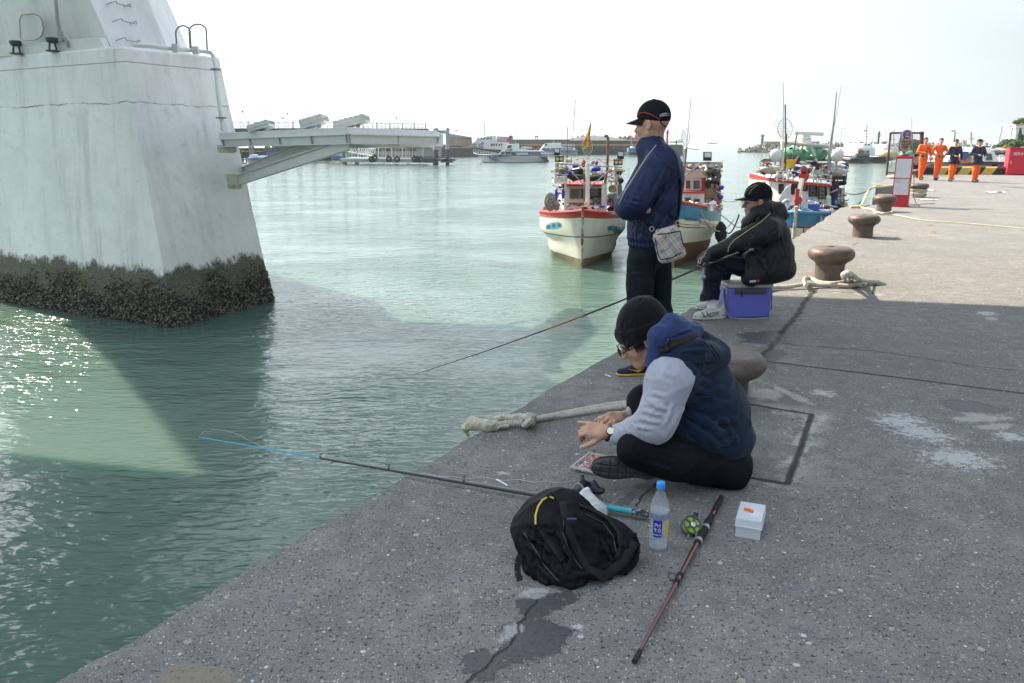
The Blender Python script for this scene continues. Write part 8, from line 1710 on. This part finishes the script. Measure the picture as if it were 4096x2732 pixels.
for x in(1388,1486,1600,1700,1885):k=MB();k.bar(z2(x,560,1.2),z2(x,450,1.2),.14);obj('canopy_post',k,M_wb,pt_,smooth=10)
k=MB();k=MB();bx(k,Z2,1822,470,2050,552,YP_+2,.1);bx(k,Z2,1824,478,1885,545,YP_+1.8,.1);bx(k,Z2,1895,478,1960,545,YP_+1.8,.1);obj('screen',k,pm('grey_screen',(.42,.42,.40),.6,.15,1),pt_,smooth=10)
k=MB();A_,B_=Z2.D(890,452,170),z2(1450,548,3);
for s in(0,1.3):
 k.bar(A_+Vector((0,s*1.6,0)),B_+Vector((0,s*1.6,0)),.16);k.bar(A_+Vector((0,s*1.6,1.3)),B_+Vector((0,s*1.6,1.3)),.12)
 for i in range(18):p,q=lerp(A_,B_,i/18)+Vector((0,s*1.6,0)),lerp(A_,B_,(i+1)/18)+Vector((0,s*1.6,0));k.bar(p,q+Vector((0,0,1.3)),.07);k.bar(p,p+Vector((0,0,1.3)),.07)
gw=obj('gangway',k,M_wb,smooth=10);recenter(tag(gw,'white truss gangway sloping down to the pontoon','gangway'))
for i,x in enumerate((1425,1450,1580,1652,1810,1835,1862)):dup(ty,z2(x,575 if i!=1 else 562,-.35),0,label='small black tyre on the pontoon side',group='tyres on the pontoon',scale=.98)
for j,(x0,x1,y0,y1,d,lab)in enumerate(((1975,2022,305,604,-1,'tall grey mooring pile at the pontoon end, left one of the pair'),(2088,2120,302,602,-1,'tall grey mooring pile at the pontoon end, right one of the pair'),(1160,1200,452,562,6,'dark pile at the left end of the pontoon'),(1268,1305,446,500,9,'dark pile behind the pontoon canopy'))):
 a,b=z2((x0+x1)/2,y1,d),z2((x0+x1)/2,y0,d);r_=(x1-x0)/2/2.239/3186*155;t=thing('mooring_pile',lab,'pile',(a.x,a.y,0),group='mooring piles');k=MB();m_=lerp(a,b,.38);k.cyl(Vector((a.x,a.y,-1)),m_,r_,n=14);obj('stained_foot',k,M_dkgrey,t);k=MB();k.cyl(m_,b,r_,n=14);k.ell(b,r_,r_,r_*.6);obj('pile_top',k,pm('pile_grey',(.30,.33,.36),.5,.1,1)if j<2 else M_dkblue,t)
k=MB();bx(k,Z2,2010,316,2100,346,YP_-.8,.6);solo('pile_crossbeam',k,M_grey,'grey crossbeam joining the two tall mooring piles','beam',smooth=10)
k=MB();[k.box(z2(x,y,-1.2),(2.2,1.6,.35))for x,y in((1925,585),(1960,598),(2060,582),(2125,580),(2100,596),(1940,570))];solo('fender_float',k,M_dkgrey,'stack of dark fender floats round the foot of the tall piles','fender',smooth=10)
def vessel(label,fr,Y,hullp,mats,dep,decks=(),wins=(),masts=(),extra=None,cat='boat',name='boat',grp=None):
 xs_=[p[0]for p in hullp];c=fr.D(sum(xs_)/len(xs_),max(p[1]for p in hullp),Y);t=thing(name,label,cat,(c.x,Y+dep/2,0),group=grp);n=len(hullp)
 base=[fr.D(x,y,Y)for x,y in hullp];k=MB();cy=Vector((0,dep,0));xm=(base[0].x+base[-1].x)/2;hw=max(abs(p.x-c.x)for p in base)
 def side(v):u=(v.x-c.x)/hw;return dep*.5*max(.04,1-abs(u)**5)
 rows=[[Vector((p.x,Y+dep/2+s*side(p),p.z))for p in base+[base[0]]]for s in(-1,-.6,.6,1)];k.grid(rows);k.poly(rows[0][:-1]);k.poly(rows[-1][:-1]);ho=obj('hull',k,mats[0],t,smooth=25)
 for i,(pts,m_,inset,nm)in enumerate(decks):k=MB();k.prism([fr.D(x,y,Y+inset)for x,y in pts],(0,dep-2*inset,0));obj(nm,k,m_,t,smooth=20,bevel=.04)
 for pts,inset in wins:k=MB();k.prism([fr.D(x,y,Y+inset-.05)for x,y in pts],(0,.06,0));obj('window',k,M_dglass,t,smooth=10)
 for pts,r_,m_ in masts:k=MB();k.tube([fr.D(x,y,Y+dep/2)for x,y in pts],r_,6);obj('mast',k,m_,t)
 return t,ho
def rect(a,b,c,d):return[(a,d),(c,d),(c,b),(a,b)]
def rails(t,fr,x0,x1,yb,yt,Y,n,r=.03,yb1=None,yt1=None,mat=None):
 k=MB();yb1=yb if yb1 is None else yb1;yt1=yt if yt1 is None else yt1
 for i in range(n+1):u=i/n;k.bar(fr.D(lerp(x0,x1,u),lerp(yb,yb1,u),Y),fr.D(lerp(x0,x1,u),lerp(yt,yt1,u),Y),r*1.6)
 for s in(0,.5):k.bar(fr.D(x0,lerp(yt,yb,s),Y),fr.D(x1,lerp(yt1,yb1,s),Y),r*1.6)
 obj('railing',k,mat or M_wb,t,smooth=10)
fg='passenger ferries in the harbour'
tf,hf=vessel('white passenger ferry with a blue wave on its hull crossing the harbour',Z8B,171,[(245,655),(310,668),(480,868),(1960,885),(2060,855),(1930,735),(820,712),(330,690)],(M_wb,),4.2,[([(800,716),(900,630),(1270,628),(1540,628),(1540,722)],M_wb,.5,'cabin'),([(880,632),(1010,560),(1060,445),(1330,438),(1340,560),(1640,600),(1900,600),(1945,636)],M_wb,.3,'upper_deck'),([(875,640),(1945,640),(1945,626),(885,622)],M_blueh,.2,'blue_deck_edge'),([(1820,740),(1930,740),(2055,856),(1940,852)],M_dkblue,.1,'stern_recess')],[([(885,688),(985,688),(985,642),(930,642)],.5),(rect(1008,642,1128,695),.5),([(1148,708),(1280,708),(1240,645),(1148,645)],.5),([(1042,540),(1140,545),(1165,478),(1070,474)],.3)],[([(1350,560),(1345,480),(1370,430),(1400,425)],.10,M_dkgrey),([(1480,560),(1440,500)],.06,M_wb)],grp=fg,cat='ferry',name='ferry')
k=MB();f=lambda x,y:Z8B.D(x,y,170.94);k.prism([f(x,y)for x,y in((580,735),(640,742),(690,775),(760,742),(900,728),(1120,726),(1120,734),(920,740),(830,752),(775,775),(800,800),(900,842),(760,835),(690,815),(640,775))],(0,.05,0));obj('blue_wave',k,M_blueh,hf,smooth=10);k=MB();bx(k,Z8B,330,702,1930,720,170.9,.2);bx(k,Z8B,480,868,1960,888,170.9,.2);obj('dark_strake',k,M_dkblue,hf,smooth=10);rails(tf,Z8B,250,800,690,570,172,9,.03,690,660);rails(tf,Z8B,1380,1620,560,515,172,8,.05);rails(tf,Z8B,1560,1900,735,650,172,5)
for i,x in enumerate((1660,1770)):k=MB();k.torus(Z8B.D(x,560,171.4),.28,.08,(0,1,0),14,6);obj('lifebuoy',k,M_rbe,tf)
k=MB();k.ell(Z8B.D(875,705,170.8),.5,.3,.25);obj('fender',k,M_dkgrey,tf);k=MB();k.ell(Z8B.D(1965,785,170.9),.35,.3,.5);obj('fender',k,M_dkgrey,tf)
for s,x,y,sz in(('五福輪',1085,588,.35),('TAMSUI',450,742,.28)):lettering(s,sz*1.6,Z8B.D(x,y,170.9 if y>700 else 171.2),(1,0,0),(0,0,1),M_dkblue,tf)if s!='TAMSUI' else None
tb,hb=vessel('big white catamaran ferry with dark lower hull behind the striped ferry',Z8B,268,[(0,500),(60,600),(170,700),(1000,715),(1000,560),(170,490)],(M_wb,),7,[([(30,540),(1000,590),(1000,718),(180,705),(60,600)],M_dkblue,-.06,'dark_hull'),([(150,500),(330,350),(560,265),(770,240),(800,300),(800,400),(1100,410),(1000,590),(480,560)],M_wb,.6,'superstructure')],[([(330,345),(380,345),(405,295),(370,295)],.55),([(400,345),(440,345),(470,292),(435,292)],.55),([(460,345),(510,345),(545,290),(500,290)],.55),([(545,335),(625,335),(625,290),(580,290)],.55),(rect(640,292,690,325),.55)]+[(rect(x,437,x+w_,492),.55)for x,w_ in((662,28),(698,28),(734,30),(782,34),(846,34),(902,34))]+[([(430,440),(505,440),(475,400)],.55)],[([(508,260),(508,-60)],.16,M_dkgrey),([(562,250),(560,140)],.08,M_galv),([(680,240),(690,110)],.12,M_galv),([(620,205),(700,210)],.08,M_galv),([(770,270),(778,245)],.2,M_dkgrey)],grp=fg,cat='ferry',name='ferry');rails(tb,Z8B,640,780,390,350,268.5,6,.05);rails(tb,Z8B,810,1120,405,360,268.5,9,.05,mat=M_rbe)
lettering('天星',2.2,Z8B.D(355,532,267.9),(1,0,0),(0,0,1),M_dkblue,tb)
t_,h_=vessel('white double deck ferry moored behind the striped ferry',Z3,262,[(225,470),(262,516),(570,520),(575,480),(240,478)],(M_wb,),6,[([(240,482),(262,452),(290,420),(420,415),(430,452),(545,460),(550,482)],M_wb,.5,'cabin'),([(240,487),(575,490),(575,481),(240,478)],M_blueh,-.05,'blue_strake')],[(rect(278,422,302,440),.45),(rect(258,464,288,478),.45),(rect(294,464,326,478),.45),(rect(334,464,360,478),.45)]+[(rect(x,462,x+22,474),.45)for x in(380,410,440,470,500)],[([(360,420),(360,330)],.1,M_galv)],grp=fg,cat='ferry',name='ferry');rails(t_,Z3,370,540,450,430,262.5,10,.06)
t_,h_=vessel('small pale blue workboat with tyres beside the jetty, behind the standing man',Z3,262,[(975,500),(1000,525),(1100,525),(1110,495)],(M_dkblue,),5,[(rect(1012,462,1085,500),M_lblu,.6,'cabin'),(rect(1040,448,1066,464),M_wb,.8,'wheelhouse')],[(rect(1020,470,1040,486),.55),(rect(1050,470,1072,486),.55)],[([(1045,450),(1030,360)],.08,M_galv)])
t_,h_=vessel('small blue and white workboat with an A frame below the steel walkway',Z2,150,[(250,570),(262,612),(400,612),(470,596),(470,560)],(M_wb,),4,[([(300,580),(345,533),(385,533),(355,580)],M_wb,1.2,'a_frame'),(rect(400,545,465,572),M_wb,.8,'console'),([(380,578),(470,574),(470,560),(260,568)],M_blueh,-.05,'blue_band')],[],[]);k=MB();k.torus(Z2.D(288,596,149.8),.35,.12,(0,1,0),14,6);obj('tyre',k,M_black,t_)
t_,h_=vessel('long dark blue tug with grey wheelhouse seen under the steel walkway',Z2,172,[(430,555),(450,594),(1040,590),(1058,540),(700,548)],(M_dkblue,),6,[(rect(440,480,560,556),M_dkblue,.6,'deckhouse'),(rect(480,510,620,556),M_blueh,.4,'side_house'),(rect(650,520,760,552),M_grey,.5,'hatch')],[(rect(x,490,x+18,505),.55)for x in(455,485,515)],[([(500,480),(500,440)],.08,M_galv)])
t_,h_=vessel('white hulled workboat with blue waterline left of the pontoon',Z2,165,[(1045,510),(1060,572),(1165,575),(1165,508)],(M_wb,),5,[([(1048,545),(1060,573),(1166,576),(1166,545)],M_blueh,-.06,'blue_band'),(rect(1065,490,1140,512),M_wb,.8,'cabin')],[(rect(1080,495,1125,505),.7)],[])
pg='white patrol boats'
def patrol(x0,x1,yt,yb,Y,text,lab,cab,upper,mast,fr=Z7B):
 t,h=vessel(lab,fr,Y,[(x0,yt+8),(x0+25,yb),(x1-10,yb),(x1,yt)],(M_wb,),14,[(rect(*cab),M_wb,1.5,'cabin'),(upper,M_wb,2.5,'bridge'),([(x0+2,yt+22),(x1,yt+18),(x1,yt+10),(x0,yt+14)],M_dkblue,-.05,'dark_strake'),([(x0+12,yt+55),(x1-4,yt+52),(x1-3,yt+45),(x0+10,yt+48)],M_dkblue,-.05,'dark_strake')],[(rect(lerp(cab[0],cab[2],u),lerp(cab[1],cab[3],.35),lerp(cab[0],cab[2],u+.15),lerp(cab[1],cab[3],.85)),1.4)for u in(.25,.50)]+[(rect(lerp(upper[0][0],upper[1][0],u),upper[2][1]+10,lerp(upper[0][0],upper[1][0],u+.15),upper[2][1]+40),2.4)for u in(.3,.55)],[(m_,r_,M_galv)for m_,r_ in mast],cat='patrol boat',name='patrol_boat',grp=pg)
 if text:lettering(text,.92,fr.D((x0+x1)/2-8,(yt+yb)/2+24,Y-.1),(1,0,0),(0,0,1),M_dkblue,h)
 rails(t,fr,x0+40,x1-20,yt+5,yt-55,Y+1.2,9,.035);k=MB();k.tube([fr.D(cab[0]-40,cab[3]-10,Y+1),fr.D(cab[2]-140,cab[3]-15,Y+1)],.45,12);obj('rolled_boat_cover',k,pm('olive_cover',(.10,.12,.10),.8,.2,3),t);return t
tp=patrol(8,490,842,955,162,'PP-5030','white patrol boat seen from its stern, leftmost of the patrol boats',(160,630,530,800),[(230,640),(500,640),(470,545),(275,545)],[([(350,560),(345,440),(355,150)],.10),([(318,400),(392,400)],.06),([(175,700),(205,440)],.03),([(470,560),(462,430)],.05)])
def flag(parent,fr,x,y,w_,h_,Y,mat,mat2=None):
 k=MB();k.grid([[fr.D(x+w_*i/5,y+h_*j+8*math.sin(i*1.3),Y+.1*math.sin(i))for i in range(6)]for j in(0,1)]);f=obj('flag',k,mat,parent,smooth=60)
 if mat2:k=MB();k.grid([[fr.D(x+w_*(.5+.1*i),y+h_*.5*j+8*math.sin((2.5+i*.5)*1.3),Y-.08+.1*math.sin(2.5+i*.5))for i in range(6)]for j in(0,1)]);obj('canton',k,mat2,f,smooth=60)
flag(tp,Z7B,208,512,64,34,166,M_rbe,M_blueh);flag(tp,Z7B,295,262,40,32,168,pm('orange_flag',(.70,.18,.03),.6,.1,3));k=MB();k.ell(Z7B.D(207,700,163),.4,.3,.4);obj('red_bin',k,M_rbe,tp)
tp2=patrol(530,905,812,972,165,'','white patrol boat with bow railings, right of the stern facing one',(700,630,1010,790),[(720,640),(1010,640),(960,560),(760,560)],[([(915,560),(910,420),(925,260)],.12),([(860,460),(960,455)],.07),([(775,560),(750,240)],.03),([(1290,640),(1292,0)],.05)]);lettering('PP-5051',.62,Z7B.D(800,860,164.8),(1,0,0),(0,0,1),M_dkgrey,tp2);flag(tp2,Z7B,725,505,55,30,168,M_rbe,M_blueh)
k=MB();k.ell(Z7B.D(815,795,166),2.0,1.2,1.1);obj('tan_cover',k,pm('tan_cover',(.45,.36,.20),.8,.2,3),tp2)
tq,hq=vessel('long white and blue patrol boat behind the striped kerb and the officers',Z5,62,[(1000,582),(1020,640),(1990,660),(2140,600),(2140,575),(1930,562),(1100,560)],(M_wb,),5,[([(1400,566),(1400,440),(1790,448),(1840,560)],M_wb,.5,'cabin'),([(1000,606),(2140,592),(2140,580),(1000,594)],M_dkblue,-.06,'dark_strake'),([(1820,622),(1860,622),(1880,592),(1840,592)],M_rbe,-.08,'red_slash'),([(1868,622),(1888,622),(1906,592),(1886,592)],M_blueh,-.08,'blue_slash'),([(1560,448),(1560,395),(1740,400),(1750,448)],M_wb,1.0,'bridge')],[([(1700,540),(1770,545),(1760,470),(1705,466)],.45),(rect(1560,470,1640,505),.45),([(1600,430),(1680,432),(1676,408),(1604,405)],.95)],[([(1430,440),(1432,300)],.04,M_galv),([(1525,440),(1525,225)],.07,M_galv),([(1495,300),(1555,300)],.05,M_galv),([(1590,395),(1592,325)],.06,M_galv),([(1570,325),(1612,322)],.08,M_wb),([(1700,400),(1700,350)],.10,M_dkgrey),([(1640,372),(1740,372)],.09,M_wb)],cat='patrol boat',name='patrol_boat',grp=pg)
rails(tq,Z5,1060,1400,562,520,63,10,.03);rails(tq,Z5,1850,2130,562,505,63,8,.03)
for x in(1430,1475):k=MB();k.torus(Z5.D(x,530,62.4),.30,.08,(0,1,0),16,6);obj('lifebuoy',k,pm('lifebuoy_orange',(.75,.22,.10),.5,.1,4),tq)
k=MB();k.lathe([(0,0),(.32,0),(.32,.03),(0,.03)],Z5.D(1452,490,62.35),18,Matrix.Rotation(R(90),3,'X'));obj('crest',k,M_blueh,tq)
tr,hr=vessel('grey and white harbour craft with an orange pennant behind the officers',Z5,78,[(1010,560),(1030,590),(1500,590),(1500,540)],(M_wb,),5,[(rect(1375,340,1480,430),pm('pale_grey_house',(.55,.55,.52),.6,.1,3),1,'wheelhouse'),(rect(1040,500,1380,560),M_wb,.5,'cabin')],[(rect(x,512,x+40,535),.45)for x in(1060,1140,1220)],[([(1050,400),(1050,368),(1130,368),(1130,400)],.05,M_galv)]);flag(tr,Z5,1440,318,36,22,78,pm('orange_flag',(.70,.18,.03),.6,.1,3))
k=MB();k.tube([Z5.D(985,682,43.4),Z5.D(1040,650,43.6),Z5.D(1095,618,43.8)],[.12,.28,.22],10);solo('black_boom',k,M_black,'black padded spar lying over the quay end between two officers','spar')
for x,y,a,b_,m_,lab in((880,430,.5,.5,M_net,'dark net bundle piled on the quay corner'),(850,480,.6,.35,M_gnet,'green net bundle beside the oval sign'),(895,520,.35,.55,pm('tan_sacking',(.36,.32,.25),.9,.2,5),'tan canvas bundle behind the map box'),(905,640,.4,.7,M_net,'black net heap by the officers\' legs')):
 k=MB();heap(k,Z5.D(x,y,41.5),a,.4,b_,x);o=solo('net_bundle',k,m_,lab,'net bundle',smooth=80)
post('lamp_post','leaning dark lamp post by the trees at the right edge','lamp post',4040,120,ZF.D(4040,512,120).z,2.2,.06,-.55,gp,M_dkgrey);post('lamp_post','wooden pole with a lamp behind the officers','lamp post',3815,150,ZF.D(3815,528,150).z,2.2,.10,-.6,gp,M_wood)
k=MB();k.tube([Z5.D(1830,400,130),Z5.D(1878,160,130)],.07,6);solo('flag_pole',k,M_galv,'thin leaning pole left of the trees','pole');k=MB();k.tube([Z5.D(1740,420,130),Z5.D(1860,215,130)],.03,5);solo('stay_wire',k,M_galv,'slanting wire stay left of the trees','wire')
M_leaf=pm('foliage',(.035,.075,.022),.6,.5,2.5,.2,col2=(.075,.13,.035),mix=.5,mscale=1.2,sharp=.5);M_leafy=pm('yellow_green_hedge',(.22,.26,.03),.6,.4,2.5,.2,col2=(.35,.32,.03),mix=.5,mscale=1.5);M_bark=pm('bark',(.10,.07,.05),.9,.3,5,.3)
def crown(k,c,rx,ry,rz,n,seed,leaf=.28):
 rn=random.Random(seed);cl=[(Vector((rn.uniform(-1,1)*rx*.6,rn.uniform(-1,1)*ry*.6,rn.uniform(-.5,.8)*rz*.7)),rn.uniform(.3,.55))for _ in range(12)]
 for i in range(n):
  q,s_=rn.choice(cl);d=Vector((rn.gauss(0,1),rn.gauss(0,1),rn.gauss(0,1))).normalized();p=Vector(c)+q+Vector((d.x*rx,d.y*ry,d.z*rz))*s_*rn.uniform(.7,1.05);a=Vector((rn.gauss(0,1),rn.gauss(0,1),rn.gauss(0,1))).normalized()*leaf*rn.uniform(.6,1.3);b=a.cross(d).normalized()*leaf*.5;k.add([p-a*.5,p+b,p+a*.5,p-b],[(0,1,2,3)])
 return k
for nm,x,y,w_,h_,Y,n,mt,lab in(('tree',1915,385,170,150,118,2600,M_leaf,'broad green tree left of the leaning lamp post'),('tree',2035,385,130,120,112,2600,M_leaf,'rounded dark green tree right of the leaning lamp post'),('tree',2085,300,60,160,150,1500,M_leaf,'tree seen through the opening of the white gateway'),('shrub',1830,428,60,30,112,500,M_leafy,'yellow green shrub at the left foot of the trees'),('shrub',2000,430,80,34,106,600,M_leafy,'yellow green shrub between tree and cabinet'),('shrub',2100,436,100,36,100,700,M_leafy,'yellow flowering shrub above the red cabinet'),('shrub',1930,400,70,60,110,700,M_leafy,'lighter green bush before the broad tree')):
 c=Z5.D(x,y,Y);s_=Y/(3186*2.851);p=Z5.D(x,440,Y);t=thing(nm,lab,nm,(c.x,Y,QZ),group='trees and shrubs by the gateway');k=MB();crown(k,c,w_*s_*.62,w_*s_*.62,h_*s_*.55,n,int(x),.22 if nm=='tree' else .14);obj('crown',k,mt,t,smooth=0,recalc=False)
 k=MB()
 for q in((0,0),(-.25,.3),(.3,.35)):k.tube([Vector((c.x,Y,QZ-.1)),Vector((c.x+q[0]*w_*s_*.4,Y,lerp(QZ,c.z,.7))),Vector((c.x+q[0]*w_*s_*1.2,Y,c.z+q[1]*h_*s_*.5))],[.14,.09,.04],7)
 obj('trunk',k,M_bark,t)
gt=thing('gateway','tall white gateway structure with square openings at the right edge','gateway',(Z5.D(2080,430,150).x,150,QZ))
for nm,q in(('pillar',((2012,440),(2060,440),(2072,175),(2034,175))),('pillar',((2085,440),(2160,440),(2160,165),(2108,170)))):k=MB();k.prism([Z5.D(x,y,150)for x,y in q],(0,3,0));obj(nm,k,M_white2,gt,smooth=10)
k=MB();k.prism([Z5.D(x,y,149.8)for x,y in((2030,180),(2170,168),(2170,90),(2048,118))],(0,3.4,0));obj('lintel',k,M_white2,gt,smooth=10);k=MB();k.prism([Z5.D(x,y,149.6)for x,y in((2055,150),(2160,135),(2160,118),(2058,135))],(0,.2,0));obj('tan_frieze',k,M_tan,gt,smooth=10)
k=MB();heap(k,Z5.D(2040,110,150),.8,.5,.4,4);heap(k,Z5.D(2115,92,150),1.2,.5,.5,5);obj('roof_planting',k,M_leaf,gt,smooth=80)
for i,(x,y,w_)in enumerate(((1760,445,60),(1830,450,70),(1900,446,60),(1850,432,40))):k=MB();heap(k,Z5.D(x,y,104+i),1.0*w_/60,1,.35,i,12,7);solo('garden_rock',k,M_conc,'tan landscaping rock below the trees','rock','landscaping rocks',smooth=80)
k=MB();k.prism([Z5.D(x,y,120)for x,y in((1240,398),(1400,398),(1390,376),(1360,362),(1275,364),(1255,380))],(0,2,0));solo('parked_van',k,M_dkgrey,'dark van parked far behind the third officer','van',smooth=10,bevel=.2)
for x0,x1,yb,yt,lab,hs in((1372,1480,418,403,'large grey cargo ship on the horizon behind the blue boat\'s net',((1440,1475,385),(1376,1392,396))),(1715,1783,425,416,'small hazy ship on the horizon right of the jetty',((1722,1742,408),(1768,1778,412)))):
 Y=1500;t=thing('cargo_ship',lab,'ship',(Z3.D((x0+x1)/2,yb,Y).x,Y,0),group='ships on the horizon');k=MB();b=[Z3.D(x,y,Y)for x,y in((x0,yt),(x0+6,yb+2),(x1-3,yb+2),(x1,yt-1))];b=[Vector((p.x,p.y,max(p.z,-1)))for p in b];k.prism(b,(0,20,0));obj('hull',k,pm('ship_grey',(.16,.19,.24),.6,.1,.1),t,smooth=10)
 for a,c,y in hs:k=MB();k.prism([Z3.D(a,yt+1,Y+3),Z3.D(c,yt+1,Y+3),Z3.D(c-3,y,Y+3),Z3.D(a+3,y,Y+3)],(0,12,0));obj('superstructure',k,pm('ship_pale',(.4,.43,.46),.6,.1,.1),t,smooth=10)
def tiny(label,x,y,Y,mt,grp):
 p=ZF.D(x,y,Y);t=thing('person',label,'person',p,group=grp);k=MB();k.tube([(-.10,0,0),(-.08,0,.8)],[.07,.10],6);k.tube([(.12,.05,0),(.08,0,.8)],[.07,.10],6);k.tube([(0,0,.75),(0,0,1.1),(0,0,1.42),(0,0,1.5)],[.17,.18,.22,.1],8);k.tube([(-.22,0,1.4),(-.27,.05,1.0),(-.2,-.1,.8)],.06,6);k.tube([(.22,0,1.4),(.27,.05,1.05),(.15,-.12,.95)],.06,6);obj('body',k,mt,t,local=True);k=MB();k.ell((0,0,1.64),.10,.11,.13,10,6);obj('head',k,M_hair,t,local=True);return t
a=tiny('dark silhouetted person standing on the sea wall, left of two',2142.5,560,342,M_boot2,'people far across the harbour');a.location.z=5.7;b=dup(a,Vector((fx(2149,342).x,342,5.7)),.4,label='dark silhouetted person standing on the sea wall, right of two')
jp=dup(a,Vector((fx(2705,272).x,272,3.5)),.2,label='lone dark figure on the end of the jetty')
rn=random.Random(6)
for i in range(12):x=2064+i*17+rn.uniform(-5,5);c_=dup(a,Vector((fx(x,304).x,304,3.6)),rn.uniform(0,6),label='tiny angler standing on the far quay behind the ferries',group='anglers on the far quay')
# ===== air: faint sea haze
hz=MB();hz.box((350,950,20),(3600,2100,46));ho_=bpy.data.objects.new('haze',hz.mesh('haze'));C.objects.link(ho_)
hm_=bpy.data.materials.new('sea_haze');hm_.use_nodes=True;hn=hm_.node_tree.nodes;hn.remove(hn['Principled BSDF']);pv=hn.new('ShaderNodeVolumePrincipled');pv.inputs['Color'].default_value=(.93,.96,1,1);pv.inputs['Density'].default_value=.0002;pv.inputs['Anisotropy'].default_value=.3
hm_.node_tree.links.new(pv.outputs[0],hn['Material Output'].inputs['Volume']);ho_.data.materials.append(hm_);tag(ho_,'thin pale sea haze over the harbour','haze',kind='stuff')
sc.cycles.volume_bounces=0
